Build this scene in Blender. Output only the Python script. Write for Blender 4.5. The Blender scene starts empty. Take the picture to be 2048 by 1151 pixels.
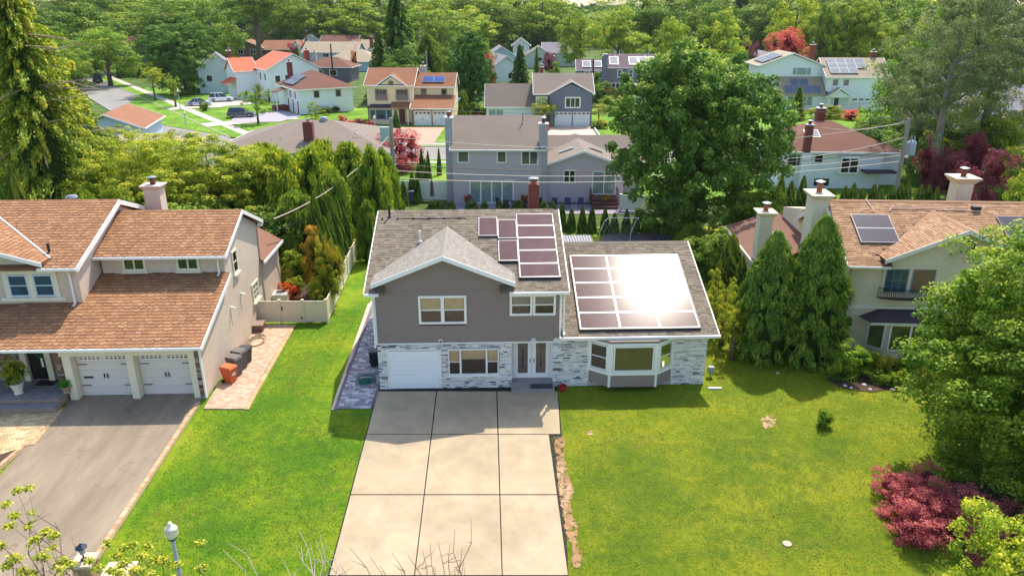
import bpy, math, random
import numpy as np
from mathutils import Vector, Matrix
C = bpy.context.scene.collection
scn = bpy.context.scene
# ------------------------------------------------------------------ camera, sky, sun, exposure
F, CAMH = 1500.0, 18.8
PITCH = math.atan((575.5 - 12) / F)
cd = bpy.data.cameras.new('camera'); cam = bpy.data.objects.new('camera', cd); C.objects.link(cam)
cam.location = (0, 0, CAMH); cam.rotation_euler = (math.pi / 2 - PITCH, 0, 0)
cd.sensor_width = 36; cd.lens = F / 2048 * 36; cd.clip_end = 9000; cd.clip_start = 0.3
scn.camera = cam
world = bpy.data.worlds.new('World'); scn.world = world; world.use_nodes = True
wn = world.node_tree.nodes; wl = world.node_tree.links
sky = wn.new('ShaderNodeTexSky'); sky.sky_type = 'NISHITA'; sky.sun_disc = False
SUN = Vector((0.25, 0.60, 1.0)).normalized()
sky.sun_elevation = math.asin(SUN.z); sky.sun_rotation = math.atan2(SUN.x, SUN.y)
sky.air_density = 1.0; sky.dust_density = 1.6; sky.ozone_density = 1.0
wl.new(sky.outputs[0], wn['Background'].inputs[0]); wn['Background'].inputs[1].default_value = 0.15
sd = bpy.data.lights.new('sun', 'SUN'); sd.energy = 3.1; sd.angle = math.radians(0.55); sd.color = (1.0, 0.92, 0.78)
so = bpy.data.objects.new('sun', sd); C.objects.link(so); so.rotation_euler = (-SUN).to_track_quat('-Z', 'Y').to_euler()
so.location = (20, 60, 80)
vs = scn.view_settings; vs.view_transform = 'Standard'; vs.look = 'None'; vs.exposure = 1.05; vs.gamma = 1; vs.use_curve_mapping = False
scn.cycles.max_bounces = 6; scn.cycles.transparent_max_bounces = 12; scn.cycles.caustics_reflective = False; scn.cycles.caustics_refractive = False

# ------------------------------------------------------------------ measuring the photograph (pixel on the ground -> metres)
cp, sp = math.cos(PITCH), math.sin(PITCH)
def ray(px, py):
    v = (py - 575.5) / F
    return ((px - 1024) / F, cp - v * sp, -sp - v * cp)
def gz(y): return -0.04 * max(0.0, 34 - y)
def G(px, py, z=0.0):
    r = ray(px, py); t = (z - CAMH) / r[2]
    if z == 0 and r[1] * t < 34: t = (CAMH + 1.36) / (0.04 * r[1] - r[2])
    return Vector((r[0] * t, r[1] * t, CAMH + r[2] * t))
def AY(px, py, y):
    r = ray(px, py); t = y / r[1]
    return Vector((r[0] * t, y, CAMH + r[2] * t))
def AP(px, py, y0, z0, s):
    r = ray(px, py); t = (z0 - s * y0 - CAMH) / (r[2] - s * r[1])
    return Vector((r[0] * t, r[1] * t, CAMH + r[2] * t))

# ------------------------------------------------------------------ object bookkeeping
def tag(o, label=None, cat=None, group=None, kind=None):
    if label: o['label'] = label
    if cat: o['category'] = cat
    if group: o['group'] = group
    if kind: o['kind'] = kind
    return o
def thing(name, label, cat, loc=(0, 0, 0), yaw=0.0, group=None):
    o = bpy.data.objects.new(name, None); C.objects.link(o); o.empty_display_size = 0.3
    o.location = loc; o.rotation_euler = (0, 0, yaw)
    return tag(o, label, cat, group)
def copy_tree(o, parent=None):
    c = o.copy(); C.objects.link(c); c.parent = parent
    for ch in o.children: copy_tree(ch, c)
    return c
def link_mesh(name, me, parent=None, loc=None):
    o = bpy.data.objects.new(name, me); C.objects.link(o)
    if parent is not None: o.parent = parent
    if loc is not None: o.location = loc
    return o

class MB:
    """collects faces; build() links them as one mesh object"""
    def __init__(s): s.v = []; s.f = []; s.m = []; s.t = []
    def poly(s, pts, mi=0, t=0.5):
        n = len(s.v); s.v += [tuple(p) for p in pts]; s.f.append(tuple(range(n, n + len(pts)))); s.m.append(mi); s.t.append(t)
    def hexa(s, p, mi=0, t=0.5):     # p: 4 bottom then 4 top
        n = len(s.v); s.v += [tuple(q) for q in p]
        for f in ((0, 3, 2, 1), (4, 5, 6, 7), (0, 1, 5, 4), (1, 2, 6, 5), (2, 3, 7, 6), (3, 0, 4, 7)):
            s.f.append(tuple(n + i for i in f)); s.m.append(mi); s.t.append(t)
    def box(s, x0, x1, y0, y1, z0, z1, mi=0, t=0.5, fn=None):
        p = [(x0, y0, z0), (x1, y0, z0), (x1, y1, z0), (x0, y1, z0), (x0, y0, z1), (x1, y0, z1), (x1, y1, z1), (x0, y1, z1)]
        if fn: p = [fn(*q) for q in p]
        s.hexa(p, mi, t)
    def prism(s, poly, vec, mi=0, t=0.5):   # poly list of 3d points, extruded by vec
        n = len(s.v); k = len(poly); vec = Vector(vec)
        s.v += [tuple(p) for p in poly] + [tuple(Vector(p) + vec) for p in poly]
        s.f.append(tuple(range(n + k - 1, n - 1, -1))); s.m.append(mi); s.t.append(t)
        s.f.append(tuple(range(n + k, n + 2 * k))); s.m.append(mi); s.t.append(t)
        for i in range(k):
            j = (i + 1) % k; s.f.append((n + i, n + j, n + k + j, n + k + i)); s.m.append(mi); s.t.append(t)
    def tube(s, pts, rad, n=8, mi=0, t=0.5, cap=True):
        pts = [Vector(p) for p in pts]; base = len(s.v)
        if not hasattr(rad, '__len__'): rad = [rad] * len(pts)
        up = Vector((0.13, 0.21, 1)).normalized()
        for i, p in enumerate(pts):
            d = (pts[min(i + 1, len(pts) - 1)] - pts[max(i - 1, 0)]).normalized()
            a = d.cross(up)
            if a.length < 1e-3: a = d.cross(Vector((1, 0, 0)))
            a.normalize(); b = d.cross(a)
            for k in range(n):
                th = 2 * math.pi * k / n; s.v.append(tuple(p + (a * math.cos(th) + b * math.sin(th)) * rad[i]))
        for i in range(len(pts) - 1):
            for k in range(n):
                q = base + i * n; s.f.append((q + k, q + (k + 1) % n, q + n + (k + 1) % n, q + n + k)); s.m.append(mi); s.t.append(t)
        if cap:
            s.f.append(tuple(range(base + n - 1, base - 1, -1))); s.m.append(mi); s.t.append(t)
            q = base + (len(pts) - 1) * n; s.f.append(tuple(range(q, q + n))); s.m.append(mi); s.t.append(t)
    def lathe(s, prof, cx=0, cy=0, n=16, mi=0, t=0.5):
        base = len(s.v)
        for r, z in prof:
            for k in range(n):
                th = 2 * math.pi * k / n; s.v.append((cx + r * math.cos(th), cy + r * math.sin(th), z))
        for i in range(len(prof) - 1):
            for k in range(n):
                q = base + i * n; s.f.append((q + k, q + (k + 1) % n, q + n + (k + 1) % n, q + n + k)); s.m.append(mi); s.t.append(t)
        for q, rev in ((base, True), (base + (len(prof) - 1) * n, False)):
            r = range(q, q + n); s.f.append(tuple(reversed(r)) if rev else tuple(r)); s.m.append(mi); s.t.append(t)
    def mesh(s, name, mats, smooth=False, tint=True):
        me = bpy.data.meshes.new(name); me.from_pydata(s.v, [], s.f)
        if not isinstance(mats, (list, tuple)): mats = [mats]
        for m in mats: me.materials.append(m)
        me.polygons.foreach_set('material_index', s.m)
        if smooth: me.polygons.foreach_set('use_smooth', [True] * len(s.f))
        if tint and len(s.f) > 0:
            a = me.attributes.new('tint', 'FLOAT_COLOR', 'CORNER')
            cnt = np.array([len(f) for f in s.f]); tt = np.repeat(np.array(s.t, dtype=np.float32), cnt)
            arr = np.zeros((len(tt), 4), np.float32); arr[:, 0] = tt; arr[:, 1] = 1; arr[:, 3] = 1
            a.data.foreach_set('color', arr.ravel())
        me.update(); return me
    def build(s, name, mats, parent=None, smooth=False, kind=None, loc=None):
        o = link_mesh(name, s.mesh(name, mats, smooth), parent, loc)
        if kind: o['kind'] = kind
        return o

_cache = {}
def pieces(lst, name, mats, parent, limit=300, key=None):
    """lst of MB pieces (one each): the nearest ones become objects, the rest one 'stuff' mesh"""
    cent = [np.mean(np.array(m.v), axis=0) for m in lst]
    order = sorted(range(len(lst)), key=key and (lambda i: key(cent[i])) or (lambda i: (cent[i][1], -cent[i][2])))
    rest = MB()
    for n, i in enumerate(order):
        m = lst[i]
        if n < limit:
            c = cent[i]; rel = [(round(p[0] - c[0], 3), round(p[1] - c[1], 3), round(p[2] - c[2], 3)) for p in m.v]
            k = (name, tuple(rel), tuple(m.m), mats[0].name if isinstance(mats, (list, tuple)) else mats.name)
            me = _cache.get(k)
            if me is None:
                q = MB(); q.v = rel; q.f = m.f; q.m = m.m; q.t = m.t; me = q.mesh(name, mats, tint=False); _cache[k] = me
            link_mesh(name, me, parent, Vector(c))
        else:
            b = len(rest.v); rest.v += m.v; rest.f += [tuple(b + j for j in f) for f in m.f]; rest.m += m.m; rest.t += m.t
    if rest.f: rest.build(name, mats, parent, kind='stuff')

# ------------------------------------------------------------------ materials
def lin(h):
    h = h.lstrip('#'); r = []
    for i in (0, 2, 4):
        c = int(h[i:i + 2], 16) / 255; r.append(c / 12.92 if c <= .04045 else ((c + .055) / 1.055) ** 2.4)
    return (r[0], r[1], r[2], 1)
_m = {}
def mat(name, col, rough=0.8, var=0.10, ns=2.5, bump=0.0, bs=40.0, tint=0.0, ramp=None, big=0.0, metal=0.0, spec=0.5, stretch=None, transl=0.0, objcol=False, cracks=0.0, cscale=.6):
    if name in _m: return _m[name]
    m = bpy.data.materials.new(name); m.use_nodes = True; nt = m.node_tree; N = nt.nodes; L = nt.links
    b = N['Principled BSDF']; b.inputs['Roughness'].default_value = rough; b.inputs['Metallic'].default_value = metal
    b.inputs['Specular IOR Level'].default_value = spec
    geo = N.new('ShaderNodeNewGeometry'); pos = geo.outputs['Position']
    if stretch:
        mp = N.new('ShaderNodeMapping'); mp.inputs['Scale'].default_value = stretch; L.new(pos, mp.inputs['Vector']); pos = mp.outputs['Vector']
    col_out = None
    at = N.new('ShaderNodeAttribute'); at.attribute_name = 'tint'; oi = N.new('ShaderNodeObjectInfo')
    sep = N.new('ShaderNodeSeparateColor'); L.new(at.outputs['Color'], sep.inputs[0])
    inv = N.new('ShaderNodeMath'); inv.operation = 'SUBTRACT'; inv.inputs[0].default_value = 1; L.new(sep.outputs[1], inv.inputs[1])
    ml = N.new('ShaderNodeMath'); ml.operation = 'MULTIPLY_ADD'; L.new(oi.outputs['Random'], ml.inputs[0]); L.new(inv.outputs[0], ml.inputs[1]); L.new(sep.outputs[0], ml.inputs[2])
    T = ml.outputs[0]
    if ramp:
        cr = N.new('ShaderNodeValToRGB'); cr.color_ramp.interpolation = 'LINEAR'
        e = cr.color_ramp.elements
        while len(e) < len(ramp): e.new(0.5)
        for i, (p, c) in enumerate(ramp): e[i].position = p; e[i].color = lin(c)
        L.new(T, cr.inputs[0]); col_out = cr.outputs[0]
    else:
        rgb = N.new('ShaderNodeRGB'); rgb.outputs[0].default_value = lin(col); col_out = rgb.outputs[0]
    if objcol:
        mx = N.new('ShaderNodeMix'); mx.data_type = 'RGBA'; mx.blend_type = 'MULTIPLY'; mx.inputs[0].default_value = 1
        L.new(col_out, mx.inputs[6]); L.new(oi.outputs['Color'], mx.inputs[7]); col_out = mx.outputs[2]
    def mulby(fac, lo, hi, cur, src_lo=0.3, src_hi=0.7):
        mr = N.new('ShaderNodeMapRange'); mr.inputs[1].default_value = src_lo; mr.inputs[2].default_value = src_hi; mr.inputs[3].default_value = lo; mr.inputs[4].default_value = hi
        L.new(fac, mr.inputs[0]); vm = N.new('ShaderNodeVectorMath'); vm.operation = 'SCALE'; L.new(cur, vm.inputs[0]); L.new(mr.outputs[0], vm.inputs['Scale']); return vm.outputs[0]
    if var:
        nz = N.new('ShaderNodeTexNoise'); nz.inputs['Scale'].default_value = ns; nz.inputs['Detail'].default_value = 6; nz.inputs['Roughness'].default_value = 0.65
        L.new(pos, nz.inputs['Vector']); col_out = mulby(nz.outputs[0], 1 - var, 1 + var, col_out)
    if big:
        nz = N.new('ShaderNodeTexNoise'); nz.inputs['Scale'].default_value = 0.35; nz.inputs['Detail'].default_value = 3
        L.new(pos, nz.inputs['Vector']); col_out = mulby(nz.outputs[0], 1 - big, 1 + big, col_out)
    if cracks:
        wv = N.new('ShaderNodeTexNoise'); wv.inputs['Scale'].default_value = 1.6; wv.inputs['Detail'].default_value = 5; L.new(geo.outputs['Position'], wv.inputs['Vector'])
        ad = N.new('ShaderNodeVectorMath'); ad.operation = 'MULTIPLY_ADD'; ad.inputs[1].default_value = (.9, .9, .9); L.new(wv.outputs['Color'], ad.inputs[0]); L.new(geo.outputs['Position'], ad.inputs[2])
        vo = N.new('ShaderNodeTexVoronoi'); vo.feature = 'DISTANCE_TO_EDGE'; vo.inputs['Scale'].default_value = cscale; L.new(ad.outputs[0], vo.inputs['Vector'])
        nm = N.new('ShaderNodeTexNoise'); nm.inputs['Scale'].default_value = .45; L.new(geo.outputs['Position'], nm.inputs['Vector'])
        th = N.new('ShaderNodeMapRange'); th.inputs[1].default_value = .42; th.inputs[2].default_value = .62; th.inputs[3].default_value = 0; th.inputs[4].default_value = cracks; L.new(nm.outputs[0], th.inputs[0])
        ed = N.new('ShaderNodeMapRange'); ed.inputs[1].default_value = 0; ed.inputs[2].default_value = .022; ed.inputs[3].default_value = 1; ed.inputs[4].default_value = 0; L.new(vo.outputs[0], ed.inputs[0])
        mm = N.new('ShaderNodeMath'); mm.operation = 'MULTIPLY'; L.new(th.outputs[0], mm.inputs[0]); L.new(ed.outputs[0], mm.inputs[1]); col_out = mulby(mm.outputs[0], 1, .35, col_out, 0, 1)
    if tint: col_out = mulby(T, 1 - tint, 1 + tint, col_out, 0, 1)
    L.new(col_out, b.inputs['Base Color'])
    if bump:
        nb = N.new('ShaderNodeTexNoise'); nb.inputs['Scale'].default_value = bs; nb.inputs['Detail'].default_value = 4; L.new(geo.outputs['Position'], nb.inputs['Vector'])
        bp = N.new('ShaderNodeBump'); bp.inputs['Strength'].default_value = bump; bp.inputs['Distance'].default_value = 0.03; L.new(nb.outputs[0], bp.inputs['Height']); L.new(bp.outputs[0], b.inputs['Normal'])
    if transl:
        tr = N.new('ShaderNodeBsdfTranslucent'); L.new(col_out, tr.inputs[0]); ms = N.new('ShaderNodeMixShader'); ms.inputs[0].default_value = transl
        L.new(b.outputs[0], ms.inputs[1]); L.new(tr.outputs[0], ms.inputs[2]); L.new(ms.outputs[0], N['Material Output'].inputs[0])
    _m[name] = m; return m
def glass_mat(name, tintc='#20262c', clear=0.75):
    m = bpy.data.materials.new(name); m.use_nodes = True; nt = m.node_tree; N = nt.nodes; L = nt.links
    N.remove(N['Principled BSDF']); g = N.new('ShaderNodeBsdfGlossy'); g.inputs['Roughness'].default_value = 0.03
    t = N.new('ShaderNodeBsdfTransparent'); t.inputs[0].default_value = (clear, clear, clear, 1)
    fr = N.new('ShaderNodeFresnel'); fr.inputs[0].default_value = 1.45; ms = N.new('ShaderNodeMixShader')
    L.new(fr.outputs[0], ms.inputs[0]); L.new(t.outputs[0], ms.inputs[1]); L.new(g.outputs[0], ms.inputs[2]); L.new(ms.outputs[0], N['Material Output'].inputs[0])
    return m
white = mat('white_trim', '#f0eee9', 0.45, 0.04, 3)
white2 = mat('white_vinyl', '#e4e4e2', 0.5, 0.05, 2)
darkglass = mat('dark_window_glass', '#1c242b', 0.06, 0.3, 1.5, spec=0.9)
paleglass = mat('pale_window_glass', '#8c9a98', 0.10, 0.3, 2.0, spec=0.9)
blueglass = mat('blue_window_glass', '#27435c', 0.07, 0.4, 1.2, spec=0.9)
clearglass = glass_mat('clear_glass', clear=.96)
black = mat('black_metal', '#17181a', 0.4, 0.1)
darkgap = mat('dark_gap', '#1b1a18', 0.9, 0.1)
metal = mat('grey_metal', '#9aa0a3', 0.35, 0.1, metal=0.7)
concrete = mat('concrete_light', '#ad9e8c', 0.85, 0.13, 1.1, bump=0.3, bs=60, big=0.08, tint=0.05)
brickred = mat('red_brick', '#7c4234', 0.9, 0.25, 9, bump=0.5, bs=30)
# ------------------------------------------------------------------ building kit
def facefn(face, plane):
    if face == 'f': return lambda u, v, n: (u, plane - n, v)
    if face == 'b': return lambda u, v, n: (u, plane + n, v)
    if face == 'r': return lambda u, v, n: (plane + n, u, v)
    return lambda u, v, n: (plane - n, u, v)
def fbox(mb, fn, u0, u1, v0, v1, n0, n1, mi=0, t=0.5):
    mb.hexa([fn(u0, v0, n0), fn(u1, v0, n0), fn(u1, v0, n1), fn(u0, v0, n1), fn(u0, v1, n0), fn(u1, v1, n0), fn(u1, v1, n1), fn(u0, v1, n1)], mi, t)

def window(par, fn, u, v, w, h, cols=1, rows=1, trim=0.1, tm=None, gm=None, depth=0.05, split=None, sill=False, blind=None, fr=0.05, label=None):
    """trim board frame, sash bars, and one pane per light"""
    tm = tm or white; gm = gm or darkglass
    mb = MB()
    fbox(mb, fn, u - trim, u + w + trim, v + h, v + h + trim, 0, depth); fbox(mb, fn, u - trim, u + w + trim, v - trim, v, 0, depth)
    fbox(mb, fn, u - trim, u, v, v + h, 0, depth); fbox(mb, fn, u + w, u + w + trim, v, v + h, 0, depth)
    o = mb.build('window', tm, par)
    if label: o['label'] = label
    sb = MB(); cw = w / cols; us = [u + i * cw for i in range(cols + 1)]
    if split: us = [u] + [u + w * s for s in split] + [u + w]
    for x in us[1:-1]: fbox(sb, fn, x - fr, x + fr, v, v + h, 0, depth - 0.01)
    for j in range(1, rows):
        for i in range(len(us) - 1):
            z = v + h * j / rows; fbox(sb, fn, us[i] + (fr if i else 0), us[i + 1] - (fr if i < len(us) - 2 else 0), z - fr * .6, z + fr * .6, 0, depth - 0.015)
    if sb.f: sb.build('sash', tm, o)
    for i in range(len(us) - 1):
        for j in range(rows):
            pb = MB(); fbox(pb, fn, us[i], us[i + 1], v + h * j / rows + 0.005, v + h * (j + 1) / rows - 0.005, 0.02, 0.026)
            pb.build('pane', gm, o)
        if blind:
            bb = MB(); fbox(bb, fn, us[i] + .03, us[i + 1] - .03, v + h * (1 - blind[1]), v + h - 0.01, 0.006, 0.012); bb.build('blind', blind[0], o)
    if blind:
        bb = MB(); fbox(bb, fn, u, u + w, v, v + h, 0.001, 0.004); bb.build('shade_backing', mat('painted_room_shade', '#5b4a40', .9), o)  # brown sheet on the wall, its colour standing in for the unlit room
    if sill:
        s = MB(); fbox(s, fn, u - trim - .08, u + w + trim + .08, v - trim - .1, v - trim - .002, 0, depth + .1); s.build('sill', tm, o)
    return o

def garage_door(par, fn, u, v, w, h, m=None, rows=4, lights=0, trimm=None, trim=0.1, hinges=False):
    m = m or white2; o = MB()
    fbox(o, fn, u, u + w, v, v + h, 0.004, 0.012); o = o.build('garage_door', m, par)
    for j in range(rows):
        p = MB(); fbox(p, fn, u + .01, u + w - .01, v + h * j / rows + .005, v + h * (j + 1) / rows - .005, 0.012, 0.03); p.build('door_panel', m, o)
    if trimm:
        t = MB(); fbox(t, fn, u - trim, u, v, v + h + trim, 0, .06); fbox(t, fn, u + w, u + w + trim, v, v + h + trim, 0, .06); fbox(t, fn, u, u + w, v + h, v + h + trim, 0, .06); t.build('door_frame', trimm, o)
    if lights:
        z0 = v + h * (rows - 1) / rows + .08; z1 = v + h - .1
        if lights == 1:
            n = 4
            for i in range(n):
                g = MB(); x = u + w * (i + .5) / n; fbox(g, fn, x - w * .08, x + w * .08, z0 + .1, z1 - .03, .038, .05); g.build('pane', darkglass, o)
        else:
            for s in range(2):
                c = u + w * (0.26 + 0.48 * s); g = MB(); fbox(g, fn, c - .52, c + .52, z0, z1, .038, .055); g.build('window_frame', white, o)
                for i in range(5):
                    for j in range(2):
                        g = MB(); x = c - .42 + i * .21; z = z0 + .05 + j * (z1 - z0 - .06) / 2
                        fbox(g, fn, x - .075, x + .075, z, z + (z1 - z0 - .16) / 2, .052, .062); g.build('pane', darkglass, o)
    if hinges:
        for (a, b) in ((u + .05, u + .5), (u + w - .5, u + w - .05)):
            for z in (v + h * .75 - .06, v + h * .25 - .04):
                g = MB(); fbox(g, fn, a, b, z, z + .04, .04, .06); g.build('strap_hinge', black, o)
        for x in (u + w / 2 - .1, u + w / 2 + .06):
            g = MB(); fbox(g, fn, x, x + .04, v + h * .42, v + h * .52, .04, .09); g.build('handle', black, o)
    return o

def interval(poly, v):
    xs = []
    for i in range(len(poly)):
        (u0, v0), (u1, v1) = poly[i], poly[(i + 1) % len(poly)]
        if (v0 - v) * (v1 - v) <= 0 and v0 != v1: xs.append(u0 + (u1 - u0) * (v - v0) / (v1 - v0))
    return (min(xs), max(xs)) if len(xs) > 1 else None
def shingle_list(O, U, V, poly, exp=0.19, tw=0.33, th=0.014, seed=1, scallop=False, rand=True, lift=0.012):
    """one slab per shingle on plane O + u U + v V (V up the slope), clipped to a convex polygon in (u, v)"""
    rng = random.Random(seed); O, U, V = Vector(O), Vector(U).normalized(), Vector(V).normalized(); Nn = U.cross(V)
    if Nn.z < 0: Nn = -Nn
    v0 = min(p[1] for p in poly); v1 = max(p[1] for p in poly); out = []; r = 0; v = v0
    while v < v1 - 0.03:
        vt = min(v + exp * 1.06, v1 - .001); ia = interval(poly, v + .002); ib = interval(poly, vt)
        if ia is None or ib is None: v += exp; r += 1; continue
        lo, hi = min(ia[0], ib[0]), max(ia[1], ib[1]); x = lo - (tw * .5 if r % 2 else 0)
        if rand and not scallop: x = lo - rng.random() * tw
        while x < hi:
            w = tw * (rng.choice((.6, .8, 1, 1.2, 1.5)) if rand else 1)
            a0, a1 = max(x, ia[0]), min(x + w, ia[1]); b0, b1 = max(x, ib[0]), min(x + w, ib[1])
            if a1 - a0 < .02 and b1 - b0 < .02: x += w; continue
            if a1 < a0: a0 = a1 = min(max(a0, ia[0]), ia[1])
            if b1 < b0: b0 = b1 = min(max(b0, ib[0]), ib[1])
            m = MB(); t = rng.random(); g = 0.006
            T = th * rng.uniform(.8, 1.4)
            P = lambda u, vv, n: tuple(O + U * u + V * vv + Nn * n)
            if scallop and a1 - a0 > tw * .8:
                c = (a0 + a1) / 2; pts = [(b1 - g, vt)]
                for k in range(7):
                    an = math.pi * k / 6; pts.append((c + math.cos(an) * (a1 - a0 - 2 * g) / 2, v + exp * .30 - math.sin(an) * exp * .42))
                pts.append((b0 + g, vt)); n = len(pts)
                lvl = lambda q: lift + T * (1 - (q[1] - v) / exp)
                m.poly([P(q[0], q[1], lvl(q)) for q in pts], 0, t)
                for i in range(1, 7): 
                    q, s2 = pts[i], pts[i + 1]; m.poly([P(q[0], q[1], lvl(q)), P(s2[0], s2[1], lvl(s2)), P(s2[0], s2[1], 0), P(q[0], q[1], 0)], 1, t)
            else:
                m.poly([P(a0 + g, v, lift + T), P(a1 - g, v, lift + T), P(b1 - g, vt, lift), P(b0 + g, vt, lift)], 0, t)
                m.poly([P(a0 + g, v, 0), P(a1 - g, v, 0), P(a1 - g, v, lift + T), P(a0 + g, v, lift + T)], 1, t)
            out.append(m); x += w
        v += exp; r += 1
    return out
def slab(mb, pts, th=0.12, mi=0, t=0.5):
    """thin roof slab below the given top polygon"""
    mb.prism([(p[0], p[1], p[2] - th) for p in pts], (0, 0, th), mi, t)

def roof_gable(par, x0, x1, y0, y1, ze, zr, m, axis='x', oh=0.35, th=0.14, fas=None, gutter=True, name='roof'):
    """gable roof over the wall box; ze is the height of the roof plane at the wall"""
    fas = fas or white; o = MB(); f = MB()
    if axis == 'x':
        ym = (y0 + y1) / 2; s = (zr - ze) / (ym - y0); a, b = x0 - oh, x1 + oh; e = ze - s * oh
        for (ya, sg) in ((y0 - oh, 1), (y1 + oh, -1)):
            slab(o, [(a, ya, e), (b, ya, e), (b, ym, zr), (a, ym, zr)] if sg == 1 else [(b, ya, e), (a, ya, e), (a, ym, zr), (b, ym, zr)], th)
        for ya, d in ((y0 - oh, -.1), (y1 + oh, .1)):
            if gutter: f.box(a, b, min(ya, ya + d), max(ya, ya + d), e - th - .02, e + .0)
        for xx in (a - .05, b + .002):
            for (ya, yb) in ((y0 - oh, ym), (y1 + oh, ym)):
                f.prism([(xx, ya, e - .22), (xx, ya, e + .015), (xx, yb, zr + .015), (xx, yb, zr - .22)], (.048, 0, 0))
    else:
        xm = (x0 + x1) / 2; s = (zr - ze) / (xm - x0); a, b = y0 - oh, y1 + oh; e = ze - s * oh
        for xa in (x0 - oh, x1 + oh):
            slab(o, [(xa, a, e), (xm, a, zr), (xm, b, zr), (xa, b, e)], th)
        for xa, d in ((x0 - oh, -.1), (x1 + oh, .1)):
            if gutter: f.box(min(xa, xa + d), max(xa, xa + d), a, b, e - th - .02, e)
        for yy in (a - .05, b + .002):
            for (xa, xb) in ((x0 - oh, xm), (x1 + oh, xm)):
                f.prism([(xa, yy, e - .22), (xa, yy, e + .015), (xb, yy, zr + .015), (xb, yy, zr - .22)], (0, .048, 0))
    r = o.build(name, m, par); f.build('fascia', fas, r); return r
def wall_gable(par, x0, x1, y0, y1, z0, ze, zr, m, axis='x', name='wall'):
    o = MB()
    if axis == 'x':
        ym = (y0 + y1) / 2; o.prism([(x0, y0, z0), (x0, y1, z0), (x0, y1, ze - .15), (x0, ym, zr - .15), (x0, y0, ze - .15)], (x1 - x0, 0, 0))
    else:
        xm = (x0 + x1) / 2; o.prism([(x0, y0, z0), (x1, y0, z0), (x1, y0, ze - .15), (xm, y0, zr - .15), (x0, y0, ze - .15)], (0, y1 - y0, 0))
    return o.build(name, m, par)
def roof_hip(par, x0, x1, y0, y1, ze, zr, m, oh=0.4, fas=None, ridge=None):
    a, b, c, d = x0 - oh, x1 + oh, y0 - oh, y1 + oh; h = min(b - a, d - c) / 2; o = MB(); f = MB()
    if b - a >= d - c: R = [((a + h), (c + d) / 2, zr), ((b - h), (c + d) / 2, zr)]
    else: R = [((a + b) / 2, c + h, zr), ((a + b) / 2, d - h, zr)]
    if b - a >= d - c: F4 = [[(a, c, ze), (b, c, ze), R[1], R[0]], [(b, d, ze), (a, d, ze), R[0], R[1]], [(b, c, ze), (b, d, ze), R[1]], [(a, d, ze), (a, c, ze), R[0]]]
    else: F4 = [[(a, c, ze), (b, c, ze), R[0]], [(b, d, ze), (a, d, ze), R[1]], [(b, c, ze), (b, d, ze), R[1], R[0]], [(a, d, ze), (a, c, ze), R[0], R[1]]]
    for q in F4: o.poly(q)
    o.poly([(a, c, ze - .02), (a, d, ze - .02), (b, d, ze - .02), (b, c, ze - .02)])
    f.box(a - .08, b + .08, c - .08, c, ze - .18, ze - .003); f.box(a - .08, b + .08, d, d + .08, ze - .18, ze - .003)
    f.box(a - .08, a, c, d, ze - .18, ze - .003); f.box(b, b + .08, c, d, ze - .18, ze - .003)
    r = o.build('roof', m, par); f.build('fascia', fas or white, r); return r
def boxpart(par, name, x0, x1, y0, y1, z0, z1, m, label=None):
    b = MB(); b.box(x0, x1, y0, y1, z0, z1); o = b.build(name, m, par)
    if label: o['label'] = label
    return o
def chimney(par, x, y, z0, z1, w, d, m, capm=None, flue=True, flare=0.12, fm=None, fh=0.45):
    b = MB(); b.box(x - w / 2, x + w / 2, y - d / 2, y + d / 2, z0, z1); o = b.build('chimney', m, par)
    if capm:
        c = MB(); q = flare
        c.hexa([(x - w/2, y - d/2, z1 + .002), (x + w/2, y - d/2, z1 + .002), (x + w/2, y + d/2, z1 + .002), (x - w/2, y + d/2, z1 + .002), (x - w/2 - q, y - d/2 - q, z1 + q * 1.2), (x + w/2 + q, y - d/2 - q, z1 + q * 1.2), (x + w/2 + q, y + d/2 + q, z1 + q * 1.2), (x - w/2 - q, y + d/2 + q, z1 + q * 1.2)])
        c.box(x - w/2 - q, x + w/2 + q, y - d/2 - q, y + d/2 + q, z1 + q * 1.2 + .002, z1 + q * 1.2 + .07); c.build('chimney_cap', capm, o)
    if flue:
        c = MB(); zt = z1 + (flare * 1.2 + .07 if capm else 0) + .002
        c.lathe([(.17, zt), (.17, zt + fh * .55), (.2, zt + fh * .6), (.2, zt + fh * .68)], x, y, 12); c.build('flue', fm or brickred, o)
        c = MB(); c.lathe([(.3, zt + fh * .85), (.3, zt + fh * .9), (.08, zt + fh)], x, y, 12)
        for k in range(4):
            an = k * math.pi / 2 + .7; px, py = x + .19 * math.cos(an), y + .19 * math.sin(an); c.box(px - .012, px + .012, py - .012, py + .012, zt + fh * .68, zt + fh * .85)
        c.build('rain_cap', metal, o)
    return o
_solar = {}
def solar(par, O, U, V, w, h, m, fm, off=0.1, th=0.05, fr=0.024):
    """one framed panel standing off the roof plane"""
    O, U, V = Vector(O), Vector(U).normalized(), Vector(V).normalized(); Nn = U.cross(V)
    if Nn.z < 0: Nn = -Nn
    P = lambda u, v, n: tuple(O + U * u + V * v + Nn * n)
    def bx(mb, u0, u1, v0, v1, n0, n1): mb.hexa([P(u0, v0, n0), P(u1, v0, n0), P(u1, v1, n0), P(u0, v1, n0), P(u0, v0, n1), P(u1, v0, n1), P(u1, v1, n1), P(u0, v1, n1)])
    a = MB(); bx(a, fr, w - fr, fr, h - fr, off, off + th - .008); o = a.build('solar_panel', m, par)
    f = MB(); bx(f, 0, w, 0, fr, off - .02, off + th); bx(f, 0, w, h - fr, h, off - .02, off + th); bx(f, 0, fr, fr, h - fr, off - .02, off + th); bx(f, w - fr, w, fr, h - fr, off - .02, off + th)
    f.build('panel_frame', fm, o); return o
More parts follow.
